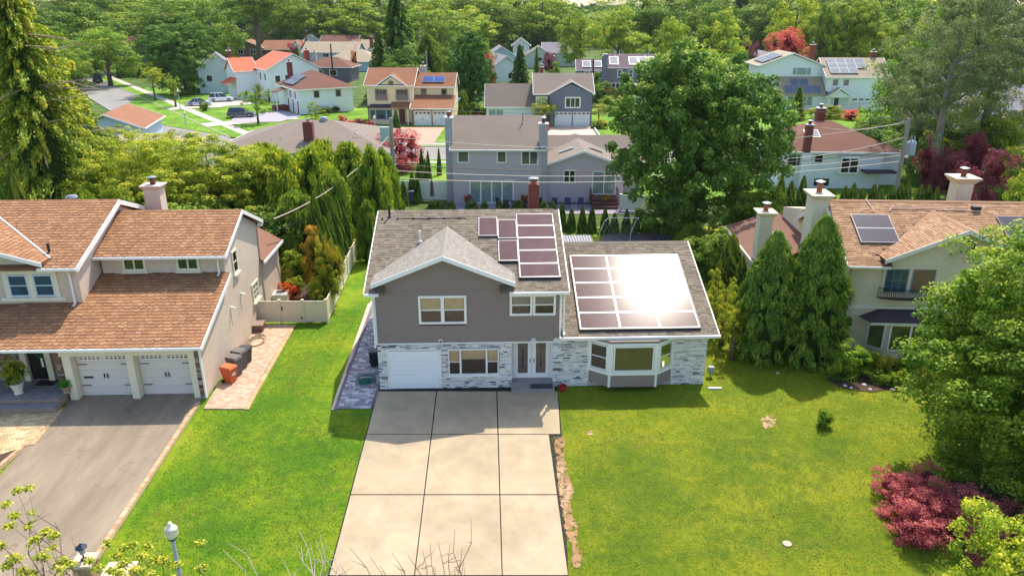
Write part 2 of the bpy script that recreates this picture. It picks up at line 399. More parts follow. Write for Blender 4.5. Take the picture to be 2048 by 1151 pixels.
def vent_pipe(par, x, y, z, h=0.45, r=0.05, m=None, base=None):
    b = MB(); b.lathe([(r * 2.4, z - .15), (r * 2.2, z + .04), (r, z + .1), (r, z + h)], x, y, 10); return b.build('vent_pipe', m or white2, par)
def skylight(par, O, U, V, w, h, frame, glass):
    return solar(par, O, U, V, w, h, glass, frame, off=0.06, th=0.1, fr=0.07)
def downspout(par, x, y, z0, z1, m=None, kick=0.25):
    b = MB(); b.box(x - .045, x + .045, y - .09, y - .01, z0 + .12, z1 - .3)
    b.prism([(x - .045, y - .09, z1 - .3), (x - .045, y - .01, z1 - .3), (x - .045, y - kick, z1), (x - .045, y - kick - .08, z1)], (.09, 0, 0))
    b.prism([(x - .045, y - .09, z0 + .12), (x - .045, y - .01, z0 + .12), (x - .045, y - .3, z0 + .02), (x - .045, y - .36, z0 + .06)], (.09, 0, 0))
    return b.build('downspout', m or white, par)
def rot(x, y, ox, oy, yaw):
    c, s = math.cos(yaw), math.sin(yaw); return ox + c * x - s * y, oy + s * x + c * y
# ------------------------------------------------------------------ ground, lawns, roads, drives
def grass_mat(name, c1, c2, c3, soil=0.0, ns=1.2):
    m = bpy.data.materials.new(name); m.use_nodes = True; nt = m.node_tree; N = nt.nodes; L_ = nt.links; b = N['Principled BSDF']; b.inputs['Roughness'].default_value = .9; b.inputs['Specular IOR Level'].default_value = .2
    geo = N.new('ShaderNodeNewGeometry')
    def noise(sc, det=5, rough=.6):
        n = N.new('ShaderNodeTexNoise'); n.inputs['Scale'].default_value = sc; n.inputs['Detail'].default_value = det; n.inputs['Roughness'].default_value = rough; L_.new(geo.outputs['Position'], n.inputs['Vector']); return n.outputs[0]
    a = N.new('ShaderNodeMath'); a.operation = 'MULTIPLY_ADD'; L_.new(noise(.28, 4, .55), a.inputs[0]); a.inputs[1].default_value = .62
    a2 = N.new('ShaderNodeMath'); a2.operation = 'MULTIPLY'; L_.new(noise(ns * 2.2, 8, .75), a2.inputs[0]); a2.inputs[1].default_value = .52; L_.new(a2.outputs[0], a.inputs[2])
    cr = N.new('ShaderNodeValToRGB'); e = cr.color_ramp.elements; e.new(.5); e.new(.8)
    for i, (p, c) in enumerate(((.38, c1), (.53, c2), (.68, c3), (.82, '#a0953c'))): e[i].position = p; e[i].color = lin(c)
    L_.new(a.outputs[0], cr.inputs[0])
    mr = N.new('ShaderNodeMapRange'); L_.new(noise(14, 6, .8), mr.inputs[0]); mr.inputs[1].default_value = .3; mr.inputs[2].default_value = .7; mr.inputs[3].default_value = .72; mr.inputs[4].default_value = 1.28
    v = N.new('ShaderNodeVectorMath'); v.operation = 'SCALE'; L_.new(cr.outputs[0], v.inputs[0]); L_.new(mr.outputs[0], v.inputs['Scale']); L_.new(v.outputs[0], b.inputs['Base Color'])
    bp = N.new('ShaderNodeBump'); bp.inputs['Strength'].default_value = .9; bp.inputs['Distance'].default_value = .12; L_.new(noise(9, 8, .85), bp.inputs['Height']); L_.new(bp.outputs[0], b.inputs['Normal'])
    return m
lawnm = grass_mat('lawn_grass', '#506e10', '#6c8014', '#929520')
lawnl = grass_mat('left_lawn_grass', '#467010', '#5d8410', '#889a1c')
farlawn = grass_mat('far_grass', '#42661a', '#5c8420', '#7c9c2a', ns=.6)
wildm = grass_mat('yard_grass', '#33491c', '#425c20', '#5f7030', ns=.8)
asphalt = mat('driveway_asphalt', '#8b7c69', .95, .12, 1.2, bump=.6, bs=60, big=.2, cracks=.6, cscale=.55, stretch=(2.2, .5, 1))
road_m = mat('road_asphalt', '#85807c', .95, .08, .6, bump=.3, bs=20, big=.08)
walk_m = mat('sidewalk_concrete', '#b5aca0', .9, .1, 1, bump=.2, big=.05)
soil = mat('bare_soil', '#94744f', .95, .35, 2.5, bump=.8, bs=14, big=.15)
mulch = mat('mulch', '#4a342a', .95, .35, 8, bump=.9, bs=18)
def sheet(name, pts, m, kind='structure', parent=None, dz=0.0):
    b = MB(); b.poly([(p[0], p[1], (p[2] if len(p) > 2 else gz(p[1])) + dz) for p in pts]); return b.build(name, m, parent, kind=kind)
# base ground: one sheet to the horizon (falls 4 % towards the street in front)
b = MB(); ys = [-60, 0, 18, 34, 60, 120, 300, 900, 6000]; xs = [-5000, -800, -200, -60, 0, 60, 200, 800, 5000]
for i in range(len(ys) - 1):
    for j in range(len(xs) - 1):
        b.poly([(xs[j], ys[i], gz(ys[i]) - .06), (xs[j + 1], ys[i], gz(ys[i]) - .06), (xs[j + 1], ys[i + 1], gz(ys[i + 1]) - .06), (xs[j], ys[i + 1], gz(ys[i + 1]) - .06)])
b.build('ground', wildm, kind='structure')
# front lawns with gentle unevenness
def lawn_grid(name, x0, x1, y0, y1, m, amp=.02, step=.35, seed=0, clip=None):
    nx, ny = int((x1 - x0) / step), int((y1 - y0) / step); rr_ = np.random.RandomState(seed)
    X, Yv = np.meshgrid(np.linspace(x0, x1, nx + 1), np.linspace(y0, y1, ny + 1))
    Zv = np.where(Yv < 34, -.04 * (34 - Yv), 0) + amp * (np.sin(X * 1.3 + np.sin(Yv * .9)) * np.cos(Yv * 1.1) * .5 + rr_.rand(*X.shape) * .5) - amp
    v = np.stack([X, Yv, Zv], -1).reshape(-1, 3); f = []
    for j in range(ny):
        for i in range(nx): q = j * (nx + 1) + i; f.append((q, q + 1, q + nx + 2, q + nx + 1))
    me = bpy.data.meshes.new(name); me.from_pydata(v.tolist(), [], f); me.materials.append(m); me.polygons.foreach_set('use_smooth', [True] * len(f))
    o = link_mesh(name, me); o['kind'] = 'structure'; return o
lawn_grid('lawn', -4, 34, 14, 66, lawnm, seed=1); lawn_grid('lawn', -30, -4, 14, 66, lawnl)
# near street pavement along the bottom edge
def yy0(x): return 21.05 + (x - 2.1) * .035
b = MB(); x = 2.4
while x < 40: b.box(x, x + 1.46, 0, 1.3, 0, .03, fn=lambda a, c, d: (a, yy0(a) - 1.35 + c, gz(21) + d + .0)); x += 1.5
b.build('sidewalk', walk_m, kind='structure')
sheet('street', [(-60, 8, gz(8)), (60, 8, gz(8)), (60, 15, gz(15)), (-60, 15, gz(15))], road_m, dz=.01)
# main concrete driveway: slabs with open joints
dj = MB(); dj.poly([tuple(G(*p) + Vector((0, 0, .004))) for p in ((753, 772), (1112, 772), (1117, 796.5), (750.5, 796.5))]); dj.poly([tuple(G(*p) + Vector((0, 0, .004))) for p in ((750.5, 796.5), (1117, 796.5), (1124, 868), (1137, 1151), (1141, 1190), (645, 1190))])
drv = dj.build('driveway', darkgap, kind='structure')
rows = [(783, 868), (869.5, 988.5), (990.5, 1150), (1153, 1320)]
def edge(k, y):   # column joints in the photograph
    pts = {0: ((755.5, 782), (658, 1151)), 1: ((873.5, 782), (829, 1151)), 2: ((993.5, 782), (1004.5, 1151)), 3: ((1098, 867), (1137, 1151))}[k]
    (xa, ya), (xb, yb) = pts; return xa + (xb - xa) * (y - ya) / (yb - ya)
csl = mat('driveway_concrete', '#a9977b', .85, .13, 1.1, bump=.35, bs=70, big=.12, tint=.08, cracks=.12, cscale=.35)
for r_, (ya, yb) in enumerate(rows):
    for c_ in range(3):
        l0, l1 = edge(c_, ya), edge(c_, yb); r0, r1 = edge(c_ + 1, ya), edge(c_ + 1, yb)
        if c_ == 2 and r_ == 0: r0, r1 = 1116, 1121.5
        a = 1.1; q = [G(l0 + a, ya), G(r0 - a, ya), G(r1 - a, yb), G(l1 + a, yb)]
        m = MB(); m.hexa([tuple(p + Vector((0, 0, -.05))) for p in (q[3], q[2], q[1], q[0])] + [tuple(p + Vector((0, 0, .035))) for p in (q[3], q[2], q[1], q[0])]); m.build('concrete_slab', csl, drv)
# strip of bare soil right of the drive
pts = [(1108, 874), (1130, 872), (1128, 915), (1141, 962), (1148, 985), (1140, 1003), (1150, 1043), (1156, 1052), (1152, 1078), (1160, 1095), (1164, 1118), (1158, 1134), (1146, 1136), (1142, 1085), (1130, 1062), (1126, 1020), (1118, 985), (1113, 920)]
b = MB(); c0 = G(1132, 1000); n_ = len(pts); P3 = [G(*p) for p in pts]
rg = random.Random(3)
def ragged(P, k=5, amp=.06):
    out = []
    for i in range(len(P)):
        a, bb = P[i], P[(i + 1) % len(P)]
        for j in range(k):
            t = j / k; q = a.lerp(bb, t); out.append(q + Vector((rg.uniform(-amp, amp), rg.uniform(-amp, amp), 0)))
    return out
def patch(name, pts, m, dz=.012, amp=.08, k=5, parent=None):
    P = ragged([G(*p) for p in pts], k, amp); b = MB(); b.poly([(p[0], p[1], gz(p[1]) + dz) for p in P]); return b.build(name, m, parent, kind='structure')
wsoil_ = None; patch('soil_strip', pts, soil, .010, .05, 8)
def ragged_mat(m, sc=3.0, lo=.42, hi=.47, amax=1.0):
    nt = m.node_tree; N = nt.nodes; g_ = N.new('ShaderNodeNewGeometry'); n_ = N.new('ShaderNodeTexNoise'); n_.inputs['Scale'].default_value = sc; n_.inputs['Detail'].default_value = 8; n_.inputs['Roughness'].default_value = .75; nt.links.new(g_.outputs['Position'], n_.inputs['Vector'])
    r_ = N.new('ShaderNodeMapRange'); r_.inputs[1].default_value = lo; r_.inputs[2].default_value = hi; r_.inputs[4].default_value = amax; nt.links.new(n_.outputs[0], r_.inputs[0]); nt.links.new(r_.outputs[0], N['Principled BSDF'].inputs['Alpha'])
ragged_mat(soil)
wsoil = mat('pale_soil', '#a78a68', .95, .3, 5, bump=.8, bs=20)
ragged_mat(wsoil, 5, .45, .5)
for c_ in ([(1112, 920), (1128, 925), (1128, 960), (1116, 955)], [(1118, 965), (1140, 968), (1146, 985), (1132, 992), (1120, 988)], [(1136, 1040), (1160, 1045), (1162, 1050), (1140, 1048)], [(1127, 1020), (1132, 1022), (1133, 1040), (1126, 1038)], [(1120, 995), (1138, 990), (1135, 1012), (1123, 1014)]): patch('pale_soil_patch', c_, wsoil, .014, .05, 6)
for c_ in ([(1520, 838), (1537, 828), (1552, 838), (1548, 852), (1530, 856)], [(1172, 862), (1186, 860), (1184, 868), (1176, 869)]): patch('soil_patch', c_, wsoil, .01, .06, 4)
dryg = mat('dry_grass', '#85822c', .95, .4, 6, bump=.6, bs=30); ragged_mat(dryg, 2.2, .48, .7, .6)
for c_ in ([(700, 905), (712, 905), (640, 1080), (618, 1080)], [(585, 715), (640, 690), (600, 790), (560, 800)], [(1500, 1080), (1700, 1075), (1690, 1110), (1510, 1115)], [(1200, 870), (1330, 865), (1320, 900), (1210, 905)], [(300, 1010), (420, 990), (400, 1050), (290, 1060)]): patch('dry_grass_patch', c_, dryg, .011, .15, 6)
darkg = mat('lush_grass', '#456812', .95, .35, 8, bump=.6, bs=30); ragged_mat(darkg, 1.6, .45, .8, .6)
for c_ in ([(1160, 890), (1700, 870), (1640, 1120), (1190, 1125)], [(430, 850), (690, 850), (640, 1100), (300, 1100)]): patch('lush_grass_patch', c_, darkg, .007, .2, 6)
# left neighbour's asphalt drive, edged with brick
PA = [G(*p) for p in ((131, 812), (140, 786), (409, 786), (411, 797), (398, 803), (187, 1125), (150, 1190), (-210, 1190), (-150, 1050), (2, 948))]
b = MB(); b.poly([tuple(Vector((p[0], p[1], gz(p[1]) + .02))) for p in PA]); b.build('asphalt_drive', asphalt, kind='structure')
def brick_row(par, A, B, wd, n, m, nm='brick', h=.05, cols=1):
    A, B = Vector(A), Vector(B); U = (B - A).normalized(); Nn = Vector((-U.y, U.x, 0)); L_ = (B - A).length; st = L_ / n; out = []
    for k in range(n):
        for c_ in range(cols):
            q = MB(); a = k * st + .006; e = (k + 1) * st - .006; w0 = c_ * wd / cols + .004; w1 = (c_ + 1) * wd / cols - .004
            P = lambda u, v, z: (A.x + U.x * u + Nn.x * v, A.y + U.y * u + Nn.y * v, A.z + U.z * u + z)
            q.hexa([P(a, w0, 0), P(e, w0, 0), P(e, w1, 0), P(a, w1, 0), P(a, w0, h), P(e, w0, h), P(e, w1, h), P(a, w1, h)], 0, rg.random()); out.append(q)
    return out
brk = mat('edging_brick', None, .9, .12, 8, ramp=[(0, '#a98462'), (.5, '#c29f78'), (1, '#d2b48c')], bump=.4)
e1 = MB(); e1.poly([tuple(G(*p) + Vector((0, 0, .012))) for p in ((398, 803), (404, 803), (196, 1122), (186, 1122))]); edg = e1.build('brick_edging', mat('joint_sand', '#8d7a60', .95), kind='structure')
pieces(brick_row(edg, G(191, 1122) + Vector((0, 0, .0)), G(401, 803), .2, 115, brk), 'brick', brk, edg, 300)
# pavers
def pave(name, quad, cell, m, base, seed, limit=300, border=None, jit=True, dz=.02, h=.03):
    """quad: 4 ground corners (near-left, near-right, far-right, far-left)"""
    A, B, Cc, D = [Vector((p[0], p[1], 0)) for p in quad]; rr2 = random.Random(seed)
    bs = MB(); bs.poly([(p.x, p.y, gz(p.y) + .012) for p in (A, B, Cc, D)]); par = bs.build(name, base, kind='structure'); out = []
    Lh = ((D - A).length + (Cc - B).length) / 2; n = max(1, int(Lh / cell[1]))
    for j in range(n):
        t0, t1 = j / n, (j + 1) / n; u = 0.0; wdt = (A.lerp(D, t0) - B.lerp(Cc, t0)).length
        x = -(cell[0] * .5 if j % 2 else 0)
        while x < wdt - .02:
            w_ = cell[0] * (rr2.choice((.6, 1, 1.4)) if jit else 1); a, e = max(0, x) / wdt, min(x + w_, wdt) / wdt; x += w_
            if (e - a) * wdt < .04: continue
            g = .008 / wdt; q = [A.lerp(D, t0 + .006 / Lh).lerp(B.lerp(Cc, t0 + .006 / Lh), s_) for s_ in (a + g, e - g)] + [A.lerp(D, t1 - .006 / Lh).lerp(B.lerp(Cc, t1 - .006 / Lh), s_) for s_ in (e - g, a + g)]
            zt = dz + h * rr2.uniform(.7, 1); mm = MB(); mm.hexa([(p.x, p.y, gz(p.y) + .0) for p in q] + [(p.x, p.y, gz(p.y) + zt) for p in q], 0, rr2.random()); out.append(mm)
    pieces(out, 'paver', m, par, limit); return par
pvg = mat('grey_paver', None, .85, .1, 10, ramp=[(0, '#77757c'), (.4, '#98969c'), (.75, '#b0adb1'), (1, '#cfccca')], bump=.3)
pvb = mat('dark_border_paver', None, .85, .1, 8, ramp=[(0, '#6b6068'), (1, '#7d727a')]); pvl = mat('light_border_paver', None, .85, .08, 8, ramp=[(0, '#c2af9d'), (1, '#d0c0ae')])
sand = mat('joint_dark', '#56525a', .95)
P_ = lambda x, y: G(x, y)
pave('paver_walk', [P_(674, 817), P_(741, 817), Vector((-7.15, 47, 0)), Vector((-9.25, 47, 0))], (.3, .22), pvg, sand, 2)
pave('paver_border', [P_(668, 820), P_(674, 820), Vector((-9.25, 47, 0)), Vector((-9.45, 47, 0))], (.3, .45), pvb, sand, 3, jit=False)
pave('paver_border', [P_(662, 820), P_(668, 820), Vector((-9.45, 47, 0)), Vector((-9.72, 47, 0))], (.3, 1.2), pvl, sand, 4, jit=False)
pave('paver_border', [P_(741, 820), P_(750, 805), Vector((-6.95, 36, 0)), Vector((-7.1, 36, 0))], (.2, .4), pvb, sand, 5, jit=False)
pave('paver_walk', [Vector((-9.6, 46.5, 0)), Vector((-7.2, 46.5, 0)), Vector((-7.4, 49, 0)), Vector((-9.6, 49, 0))], (.35, .3), pvl, sand, 6)
pvp = mat('pink_paver', None, .9, .12, 8, ramp=[(0, '#a98b76'), (.5, '#bf9f87'), (1, '#cfb29a')], bump=.3); jsd = mat('joint_brown', '#8a705c', .95)
pave('brick_walk', [P_(407, 818), P_(488, 818), P_(583, 650), Vector((-16.0, 43.5, 0))], (.24, .13), pvp, jsd, 7, jit=False)
pave('brick_border', [P_(488, 819), P_(498, 819), P_(592, 650), P_(583, 650)], (.3, .12), brk, jsd, 8, jit=False)
pvy = mat('yellow_paver', None, .9, .12, 8, ramp=[(0, '#a38c66'), (.5, '#bda57c'), (1, '#d0ba92')], bump=.3)
pave('brick_patio', [P_(-60, 930), P_(60, 890), P_(122, 815), P_(-60, 815)], (.3, .16), pvy, jsd, 9, jit=False)
pave('brick_border', [P_(60, 890), P_(70, 890), P_(131, 815), P_(122, 815)], (.3, .14), brk, jsd, 10, jit=False)
patch('planting_bed', [(-60, 935), (2, 900), (52, 885), (5, 930), (-60, 975)], mulch, .02)
e2 = MB(); e2.poly([tuple(G(*p) + Vector((0, 0, .012))) for p in ((53, 885), (62, 888), (0, 940), (-8, 936))]); ed2 = e2.build('brick_edging', jsd, kind='structure')
pieces(brick_row(ed2, G(-4, 938), G(57, 887), .22, 24, brk), 'brick', brk, ed2, 300)
# planting beds
patch('planting_bed', [(1650, 745), (1720, 750), (1780, 760), (1800, 778), (1740, 783), (1680, 775), (1655, 760)], mulch, .015)
patch('planting_bed', [(1835, 1045), (1900, 1085), (1960, 1090), (2020, 1075), (2060, 1010), (1990, 960), (1900, 960), (1830, 1000)], mulch, .015)
patch('planting_bed', [(560, 640), (650, 640), (720, 500), (640, 500), (575, 540)], mulch, .015)
# streets behind
DA = Vector((-.58, .81, 0)).normalized(); NA = Vector((-DA.y, DA.x, 0)); RA = Vector((-47.6, 121.7, 0))
def band(name, off0, off1, t0, t1, m, z, h=0.0):
    b = MB(); q = [RA + DA * t0 + NA * off0, RA + DA * t1 + NA * off0, RA + DA * t1 + NA * off1, RA + DA * t0 + NA * off1]
    if h: b.prism([(p.x, p.y, z) for p in q], (0, 0, h))
    else: b.poly([(p.x, p.y, z) for p in q])
    return b.build(name, m, kind='structure')
# NA points to the left (west): the road lies between offset 0 and 9
band('street', .15, 9.3, -32, 150, road_m, -.02)
band('kerb', 0, .15, -8, 150, walk_m, -.05, .15); band('kerb', 9.3, 9.45, -20, 150, walk_m, -.05, .15)
band('verge', -2.3, 0, -6, 150, farlawn, .05); band('sidewalk', -3.9, -2.3, -10, 150, walk_m, .065)
band('driveway', -16, 0.0, 5.0, 9.5, walk_m, .09); band('driveway', -18, 0.0, 31, 35, walk_m, .09)
b = MB(); b.poly([(-44, 97.6, -.01), (90, 97.6, -.01), (90, 107.3, -.01), (-44, 107.3, -.01)]); b.build('street', road_m, kind='structure')
for y, y2, m, z in ((107.3, 107.45, walk_m, .1), (107.45, 108.6, farlawn, .05), (108.6, 109.9, walk_m, .07), (97.45, 97.6, walk_m, .1), (96.3, 97.45, farlawn, .05), (95.2, 96.3, walk_m, .07)):
    b = MB(); b.prism([(-32 if y > 100 else -30, y, -.05), (90, y, -.05), (90, y2, -.05), (-32 if y > 100 else -30, y2, -.05)], (0, 0, z + .05)); b.build({.1: 'kerb', .05: 'verge', .07: 'sidewalk'}[z], m, kind='structure')
for pts in ([(-30, 110, .03), (90, 110, .03), (90, 150, .03), (-30, 150, .03)], [(-72, 138, .03), (-38, 112, .03), (-30, 112, .03), (-30, 150, .03), (-62, 175, .03), (-90, 190, .03)], [(-6, 76, .02), (60, 76, .02), (60, 95.2, .02), (-14, 95.2, .02), (-14, 76, .02)]):
    sheet('lawn', pts, farlawn)
pinkp = mat('pink_brick_drive', '#b58d78', .9, .1, 3, big=.05, bump=.2)
def gs(name, pts, m, dz): return sheet(name, [tuple(G(*p)) for p in pts], m, dz=dz)
gs('driveway', [(795, 256), (890, 256), (868, 288), (742, 288), (765, 268), (750, 258)], pinkp, .12)
gs('driveway', [(1096, 254), (1182, 254), (1204, 288), (1085, 288)], mat('pale_drive', '#c3aa98', .9, .08, 1, big=.08), .12)
gs('driveway', [(565, 222), (605, 232), (560, 245), (460, 246), (470, 233)], mat('grey_drive', '#9b95a0', .9, .08, 1), .12)
gs('driveway', [(480, 196), (505, 200), (440, 216), (372, 218), (376, 207), (440, 198)], walk_m, .12)
# ------------------------------------------------------------------ the grey split-level house in the middle
YAW = math.radians(2.0)
H = thing('house', 'grey split-level house with stone veneer base, brown siding and bay window in the middle', 'house', (0, 35.2, 0), YAW)
siding = mat('brown_siding', '#8f7e74', 0.6, 0.05, 4, tint=0.06)
sidingback = mat('siding_backing', '#352e2b', 0.8, 0.05)  # dark, so the board gaps read as lap shadow
asph = mat('grey_shingle', None, 0.9, 0.10, 14, ramp=[(0, '#66594c'), (.3, '#766a5b'), (.7, '#807462'), (1, '#8d806e')], bump=0.5, bs=90, big=0.04)
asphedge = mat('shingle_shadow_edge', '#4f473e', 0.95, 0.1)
asph2 = mat('grey_gable_shingle', None, 0.9, 0.08, 14, ramp=[(0, '#7f786e'), (.5, '#8a8379'), (1, '#948d83')], bump=0.5, bs=90)
underroof = mat('roof_underlay', '#6b6357', 0.95, 0.1)
stone = mat('stone_veneer', None, 0.8, 0.10, 12, ramp=[(0, '#595b62'), (.1, '#7d7f85'), (.2, '#b9b9ba'), (.45, '#d5d2cd'), (.75, '#e6e2dc'), (1, '#efebe5')], bump=0.5, bs=50)
mortar = mat('mortar', '#b7b4b0', 0.95, 0.08)
solarm = mat('reflection_brown_solar_glass', '#5f4a4b', 0.22, 0.12, 1.3, spec=0.9, tint=0.12)  # brown base colour stands in for what the glass reflects
_sn = solarm.node_tree.nodes['Principled BSDF']; _sn.inputs['Roughness'].default_value = .17; _sn.inputs['Specular IOR Level'].default_value = .055
silver = mat('silver_frame', '#a5a4ac', 0.35, 0.05, metal=0.5)
purpleblack = mat('black_frame', '#221c26', 0.5, 0.05)
blindm = mat('beige_blind', '#f8dba4', 0.8, 0.08, 3)

w = MB(); w.box(-6.95, 2.5, 0.03, 12.1, 2.62, 5.5)        # upper storey
w.prism([(-6.95, .03, 5.5), (-6.95, 12.1, 5.5), (-6.95, 6.1, 7.84)], (9.45, 0, 0)); w.prism([(-6.35, .03, 5.5), (-.6, .03, 5.5), (-.6, .03, 5.75), (-3.47, .03, 7.1), (-6.35, .03, 5.75)], (0, 3, 0))
w.box(-6.85, 0.0 - .02, 0.06, 12.0, 0.0, 2.615); w.box(-.02, 2.2, 0.62, 12.0, 0.0, 2.615); w.box(2.2, 2.5, .06, 12, 0, 2.615)
w.box(2.502, 10.15, 0.06, 13.3, 0.0, 2.9); w.prism([(10.15, .06, 2.9), (10.15, 13.3, 2.9), (10.15, 6.9, 5.6)], (-7.6, 0, 0))
w.build('wall', sidingback, H)

def boards(par, x0, x1, z0, z1, holes, y=0.03, exp=0.118, m=None, top=None, name='siding_board'):
    z = z0
    while z < z1 - .02:
        e = min(exp, z1 - z); segs = [(x0, x1)]
        if top:
            segs = []
            for zz in (z + e * .5,):
                seg = top(zz)
                if seg: segs = [seg]
        for (a, b, c, d) in holes:
            if z + e > c and z < d:
                segs = [s for (p, q) in segs for s in ((p, min(q, a)), (max(p, b), q)) if s[1] - s[0] > .02]
        for p, q in segs:
            m2 = MB(); n = 0.032
            m2.hexa([(p, y - n, z), (q, y - n, z), (q, y, z), (p, y, z), (p, y - .014, z + e - .016), (q, y - .014, z + e - .016), (q, y, z + e - .016), (p, y, z + e - .016)])  # gap left above each board to imitate the shadow line under the lap
            m2.build(name, m or siding, par)
        z += exp
UW = (-4.72, -2.33, 3.68, 5.22); UW2 = (-.12, 2.2, 4.1, 5.2)
sid = MB(); sid.box(-6.93, 2.48, .026, .03, 2.63, 5.5); sid = sid.build('siding', sidingback, H)
boards(sid, -6.93, 2.48, 2.64, 5.56, [(UW[0], UW[1], UW[2], UW[3]), (UW2[0], UW2[1], UW2[2], UW2[3])])
boards(sid, -6.93, 2.48, 5.56, 7.15, [], top=lambda z: (-3.47 - (7.2 - z) / .42, -3.47 + (7.2 - z) / .42) if 7.2 - z > .05 else None)
c = MB(); c.box(-6.99, -6.87, -.005, .14, 2.6, 5.5); c.box(2.42, 2.53, -.005, .14, 2.6, 5.5); c.box(-6.99, 2.5, -.0, .03, 2.55, 2.62, 0); c.build('corner_board', white, H)

# roofs: main block
S1 = .368; EZ = 5.57; ey = -.5
ridge_y, ridge_z = 6.1, EZ + S1 * 6.6
rl, rr = -7.3, 2.82
zc_ = EZ + S1 * .55; o = MB(); slab(o, [(rl, .05, zc_), (rr, .05, zc_), (rr, ridge_y, ridge_z), (rl, ridge_y, ridge_z)], .1)
for a, b in ((rl, -6.32), (-.62, rr)): slab(o, [(a, ey, EZ), (b, ey, EZ), (b, .048, zc_), (a, .048, zc_)], .1)
slab(o, [(rr, 12.7, EZ), (rl, 12.7, EZ), (rl, ridge_y, ridge_z), (rr, ridge_y, ridge_z)], .1)
R1 = o.build('roof', underroof, H)
sl = math.hypot(6.6, ridge_z - EZ)
# gable
gx, gz_a, gs, gf = -3.4, 7.47, .40, -.6
ghl = 3.55; gze = gz_a - gs * ghl                     # eave height of the gable slopes
def mainy(z): return ey + (z - EZ) / S1
o = MB(); A = (gx, gf, gz_a); B = (gx, mainy(gz_a), gz_a)
for sg in (-1, 1):
    p = [(gx + sg * ghl, gf, gze), A, B, (gx + sg * ghl, mainy(gze) + .02, gze)]
    slab(o, p if sg < 0 else p[::-1], .1)
R2 = o.build('roof', underroof, H); R2['label'] = 'front gable roof in lighter grey shingles'
main_sh = shingle_list((rl, ey - .02, EZ + .002), (1, 0, 0), (0, 6.6, ridge_z - EZ), [(0, 0), (rr - rl, 0), (rr - rl, sl - .1), (0, sl - .1)], .155, .30, seed=4)
# drop shingles hidden below the gable
def under_gable(c): return abs(c[0] - gx) < ghl - .12 and (gz_a - gs * abs(c[0] - gx)) > c[2] + .03
main_sh = [m for m in main_sh if not under_gable(np.mean(np.array(m.v), axis=0))]
pieces(main_sh, 'shingle', [asph, asphedge], R1, 120)
g_sh = []
for sg in (-1, 1):
    sll = math.hypot(ghl, gs * ghl); d0 = mainy(gze) - gf; d1 = mainy(gz_a) - gf
    g_sh += shingle_list((gx + sg * ghl, gf, gze + .002), (0, 1, 0), (-sg * ghl, 0, gs * ghl), [(0, 0), (d0, 0), (d1, sll - .03), (0, sll - .03)], .155, .30, seed=7 + sg)
pieces(g_sh, 'shingle', [asph2, asphedge], R2, 60)
r = MB()
for k in range(int((rr - rl) / .3)):
    x = rl + k * .3; r.hexa([(x, ridge_y - .16, ridge_z - .03), (x + .29, ridge_y - .16, ridge_z - .03), (x + .29, ridge_y + .16, ridge_z - .03), (x, ridge_y + .16, ridge_z - .03), (x, ridge_y - .02, ridge_z + .05), (x + .29, ridge_y - .02, ridge_z + .035), (x + .29, ridge_y + .02, ridge_z + .035), (x, ridge_y + .02, ridge_z + .05)], 0, random.Random(k).random())
r.build('ridge_cap', asph, R1)
r = MB(); r.prism([(gx - .15, gf, gz_a - .04), (gx + .15, gf, gz_a - .04), (gx, gf, gz_a + .04)], (0, mainy(gz_a) - gf + .1, 0)); r.build('ridge_cap', asph2, R2)
f = MB()
for a, b in ((rl, gx - ghl + .35), (gx + ghl - .3, rr)): f.box(a, b, ey - .14, ey - .003, EZ - .14, EZ - .01); f.box(a, b, ey, .02, EZ - .16, EZ - .13)
for xx in (rl - .05, rr + .003): f.prism([(xx, ey - .02, EZ - .2), (xx, ey - .02, EZ + .02), (xx, ridge_y, ridge_z + .02), (xx, ridge_y, ridge_z - .2)], (.045, 0, 0))
for sg in (-1, 1):
    f.prism([(gx, gf - .05, gz_a - .2), (gx, gf - .05, gz_a + .03), (gx + sg * ghl, gf - .05, gze + .03), (gx + sg * ghl, gf - .05, gze - .2)], (0, .045, 0))
    f.prism([(gx, gf, gz_a - .21), (gx, gf, gz_a - .19), (gx + sg * ghl, gf, gze - .19), (gx + sg * ghl, gf, gze - .21)], (0, .6, 0))
f.build('fascia', white, R1)
vent_pipe(R1, -4.8, 3.35, 7.02, .6, .05, white2); vent_pipe(R1, -6.62, 5.5, 7.75, .75, .06, black)
cab = MB(); cab.tube([(-7.25, 5.35, 7.73), (-5, 5.3, 7.76), (-2.4, 5.32, 7.76)], .018, 5)
for k in range(6): x = -7 + k * .85; cab.box(x - .04, x + .04, 5.26, 5.36, 7.72, 7.82)
cab.build('cable', black, R1)

# wing roof
WE, WS, wey = 3.05, .378, -.42
wry = 6.85; wrz = WE + WS * (wry - wey); wl0, wr0 = 2.56, 10.6
o = MB(); slab(o, [(wl0, wey, WE), (wr0, wey, WE), (wr0, wry, wrz), (wl0, wry, wrz)], .1); slab(o, [(wr0, 14.1, WE), (wl0, 14.1, WE), (wl0, wry, wrz), (wr0, wry, wrz)], .1)
R3 = o.build('roof', underroof, H); sl3 = math.hypot(wry - wey, wrz - WE)
wsh = shingle_list((wl0, wey - .02, WE + .002), (1, 0, 0), (0, wry - wey, wrz - WE), [(0, 0), (wr0 - wl0, 0), (wr0 - wl0, sl3 - .1), (0, sl3 - .1)], .155, .30, seed=9)
pieces(wsh, 'shingle', [asph, asphedge], R3, 120)
r = MB(); r.prism([(wl0 + .4, wry - .16, wrz - .03), (wl0 + .4, wry + .16, wrz - .03), (wl0 + .4, wry, wrz + .05)], (wr0 - wl0 - .4, 0, 0)); r.build('ridge_cap', asph, R3)
f = MB(); f.box(wl0 - .15, wr0 + .08, wey - .14, wey - .003, WE - .14, WE - .01); f.box(wl0, wr0, wey, .02, WE - .16, WE - .13)
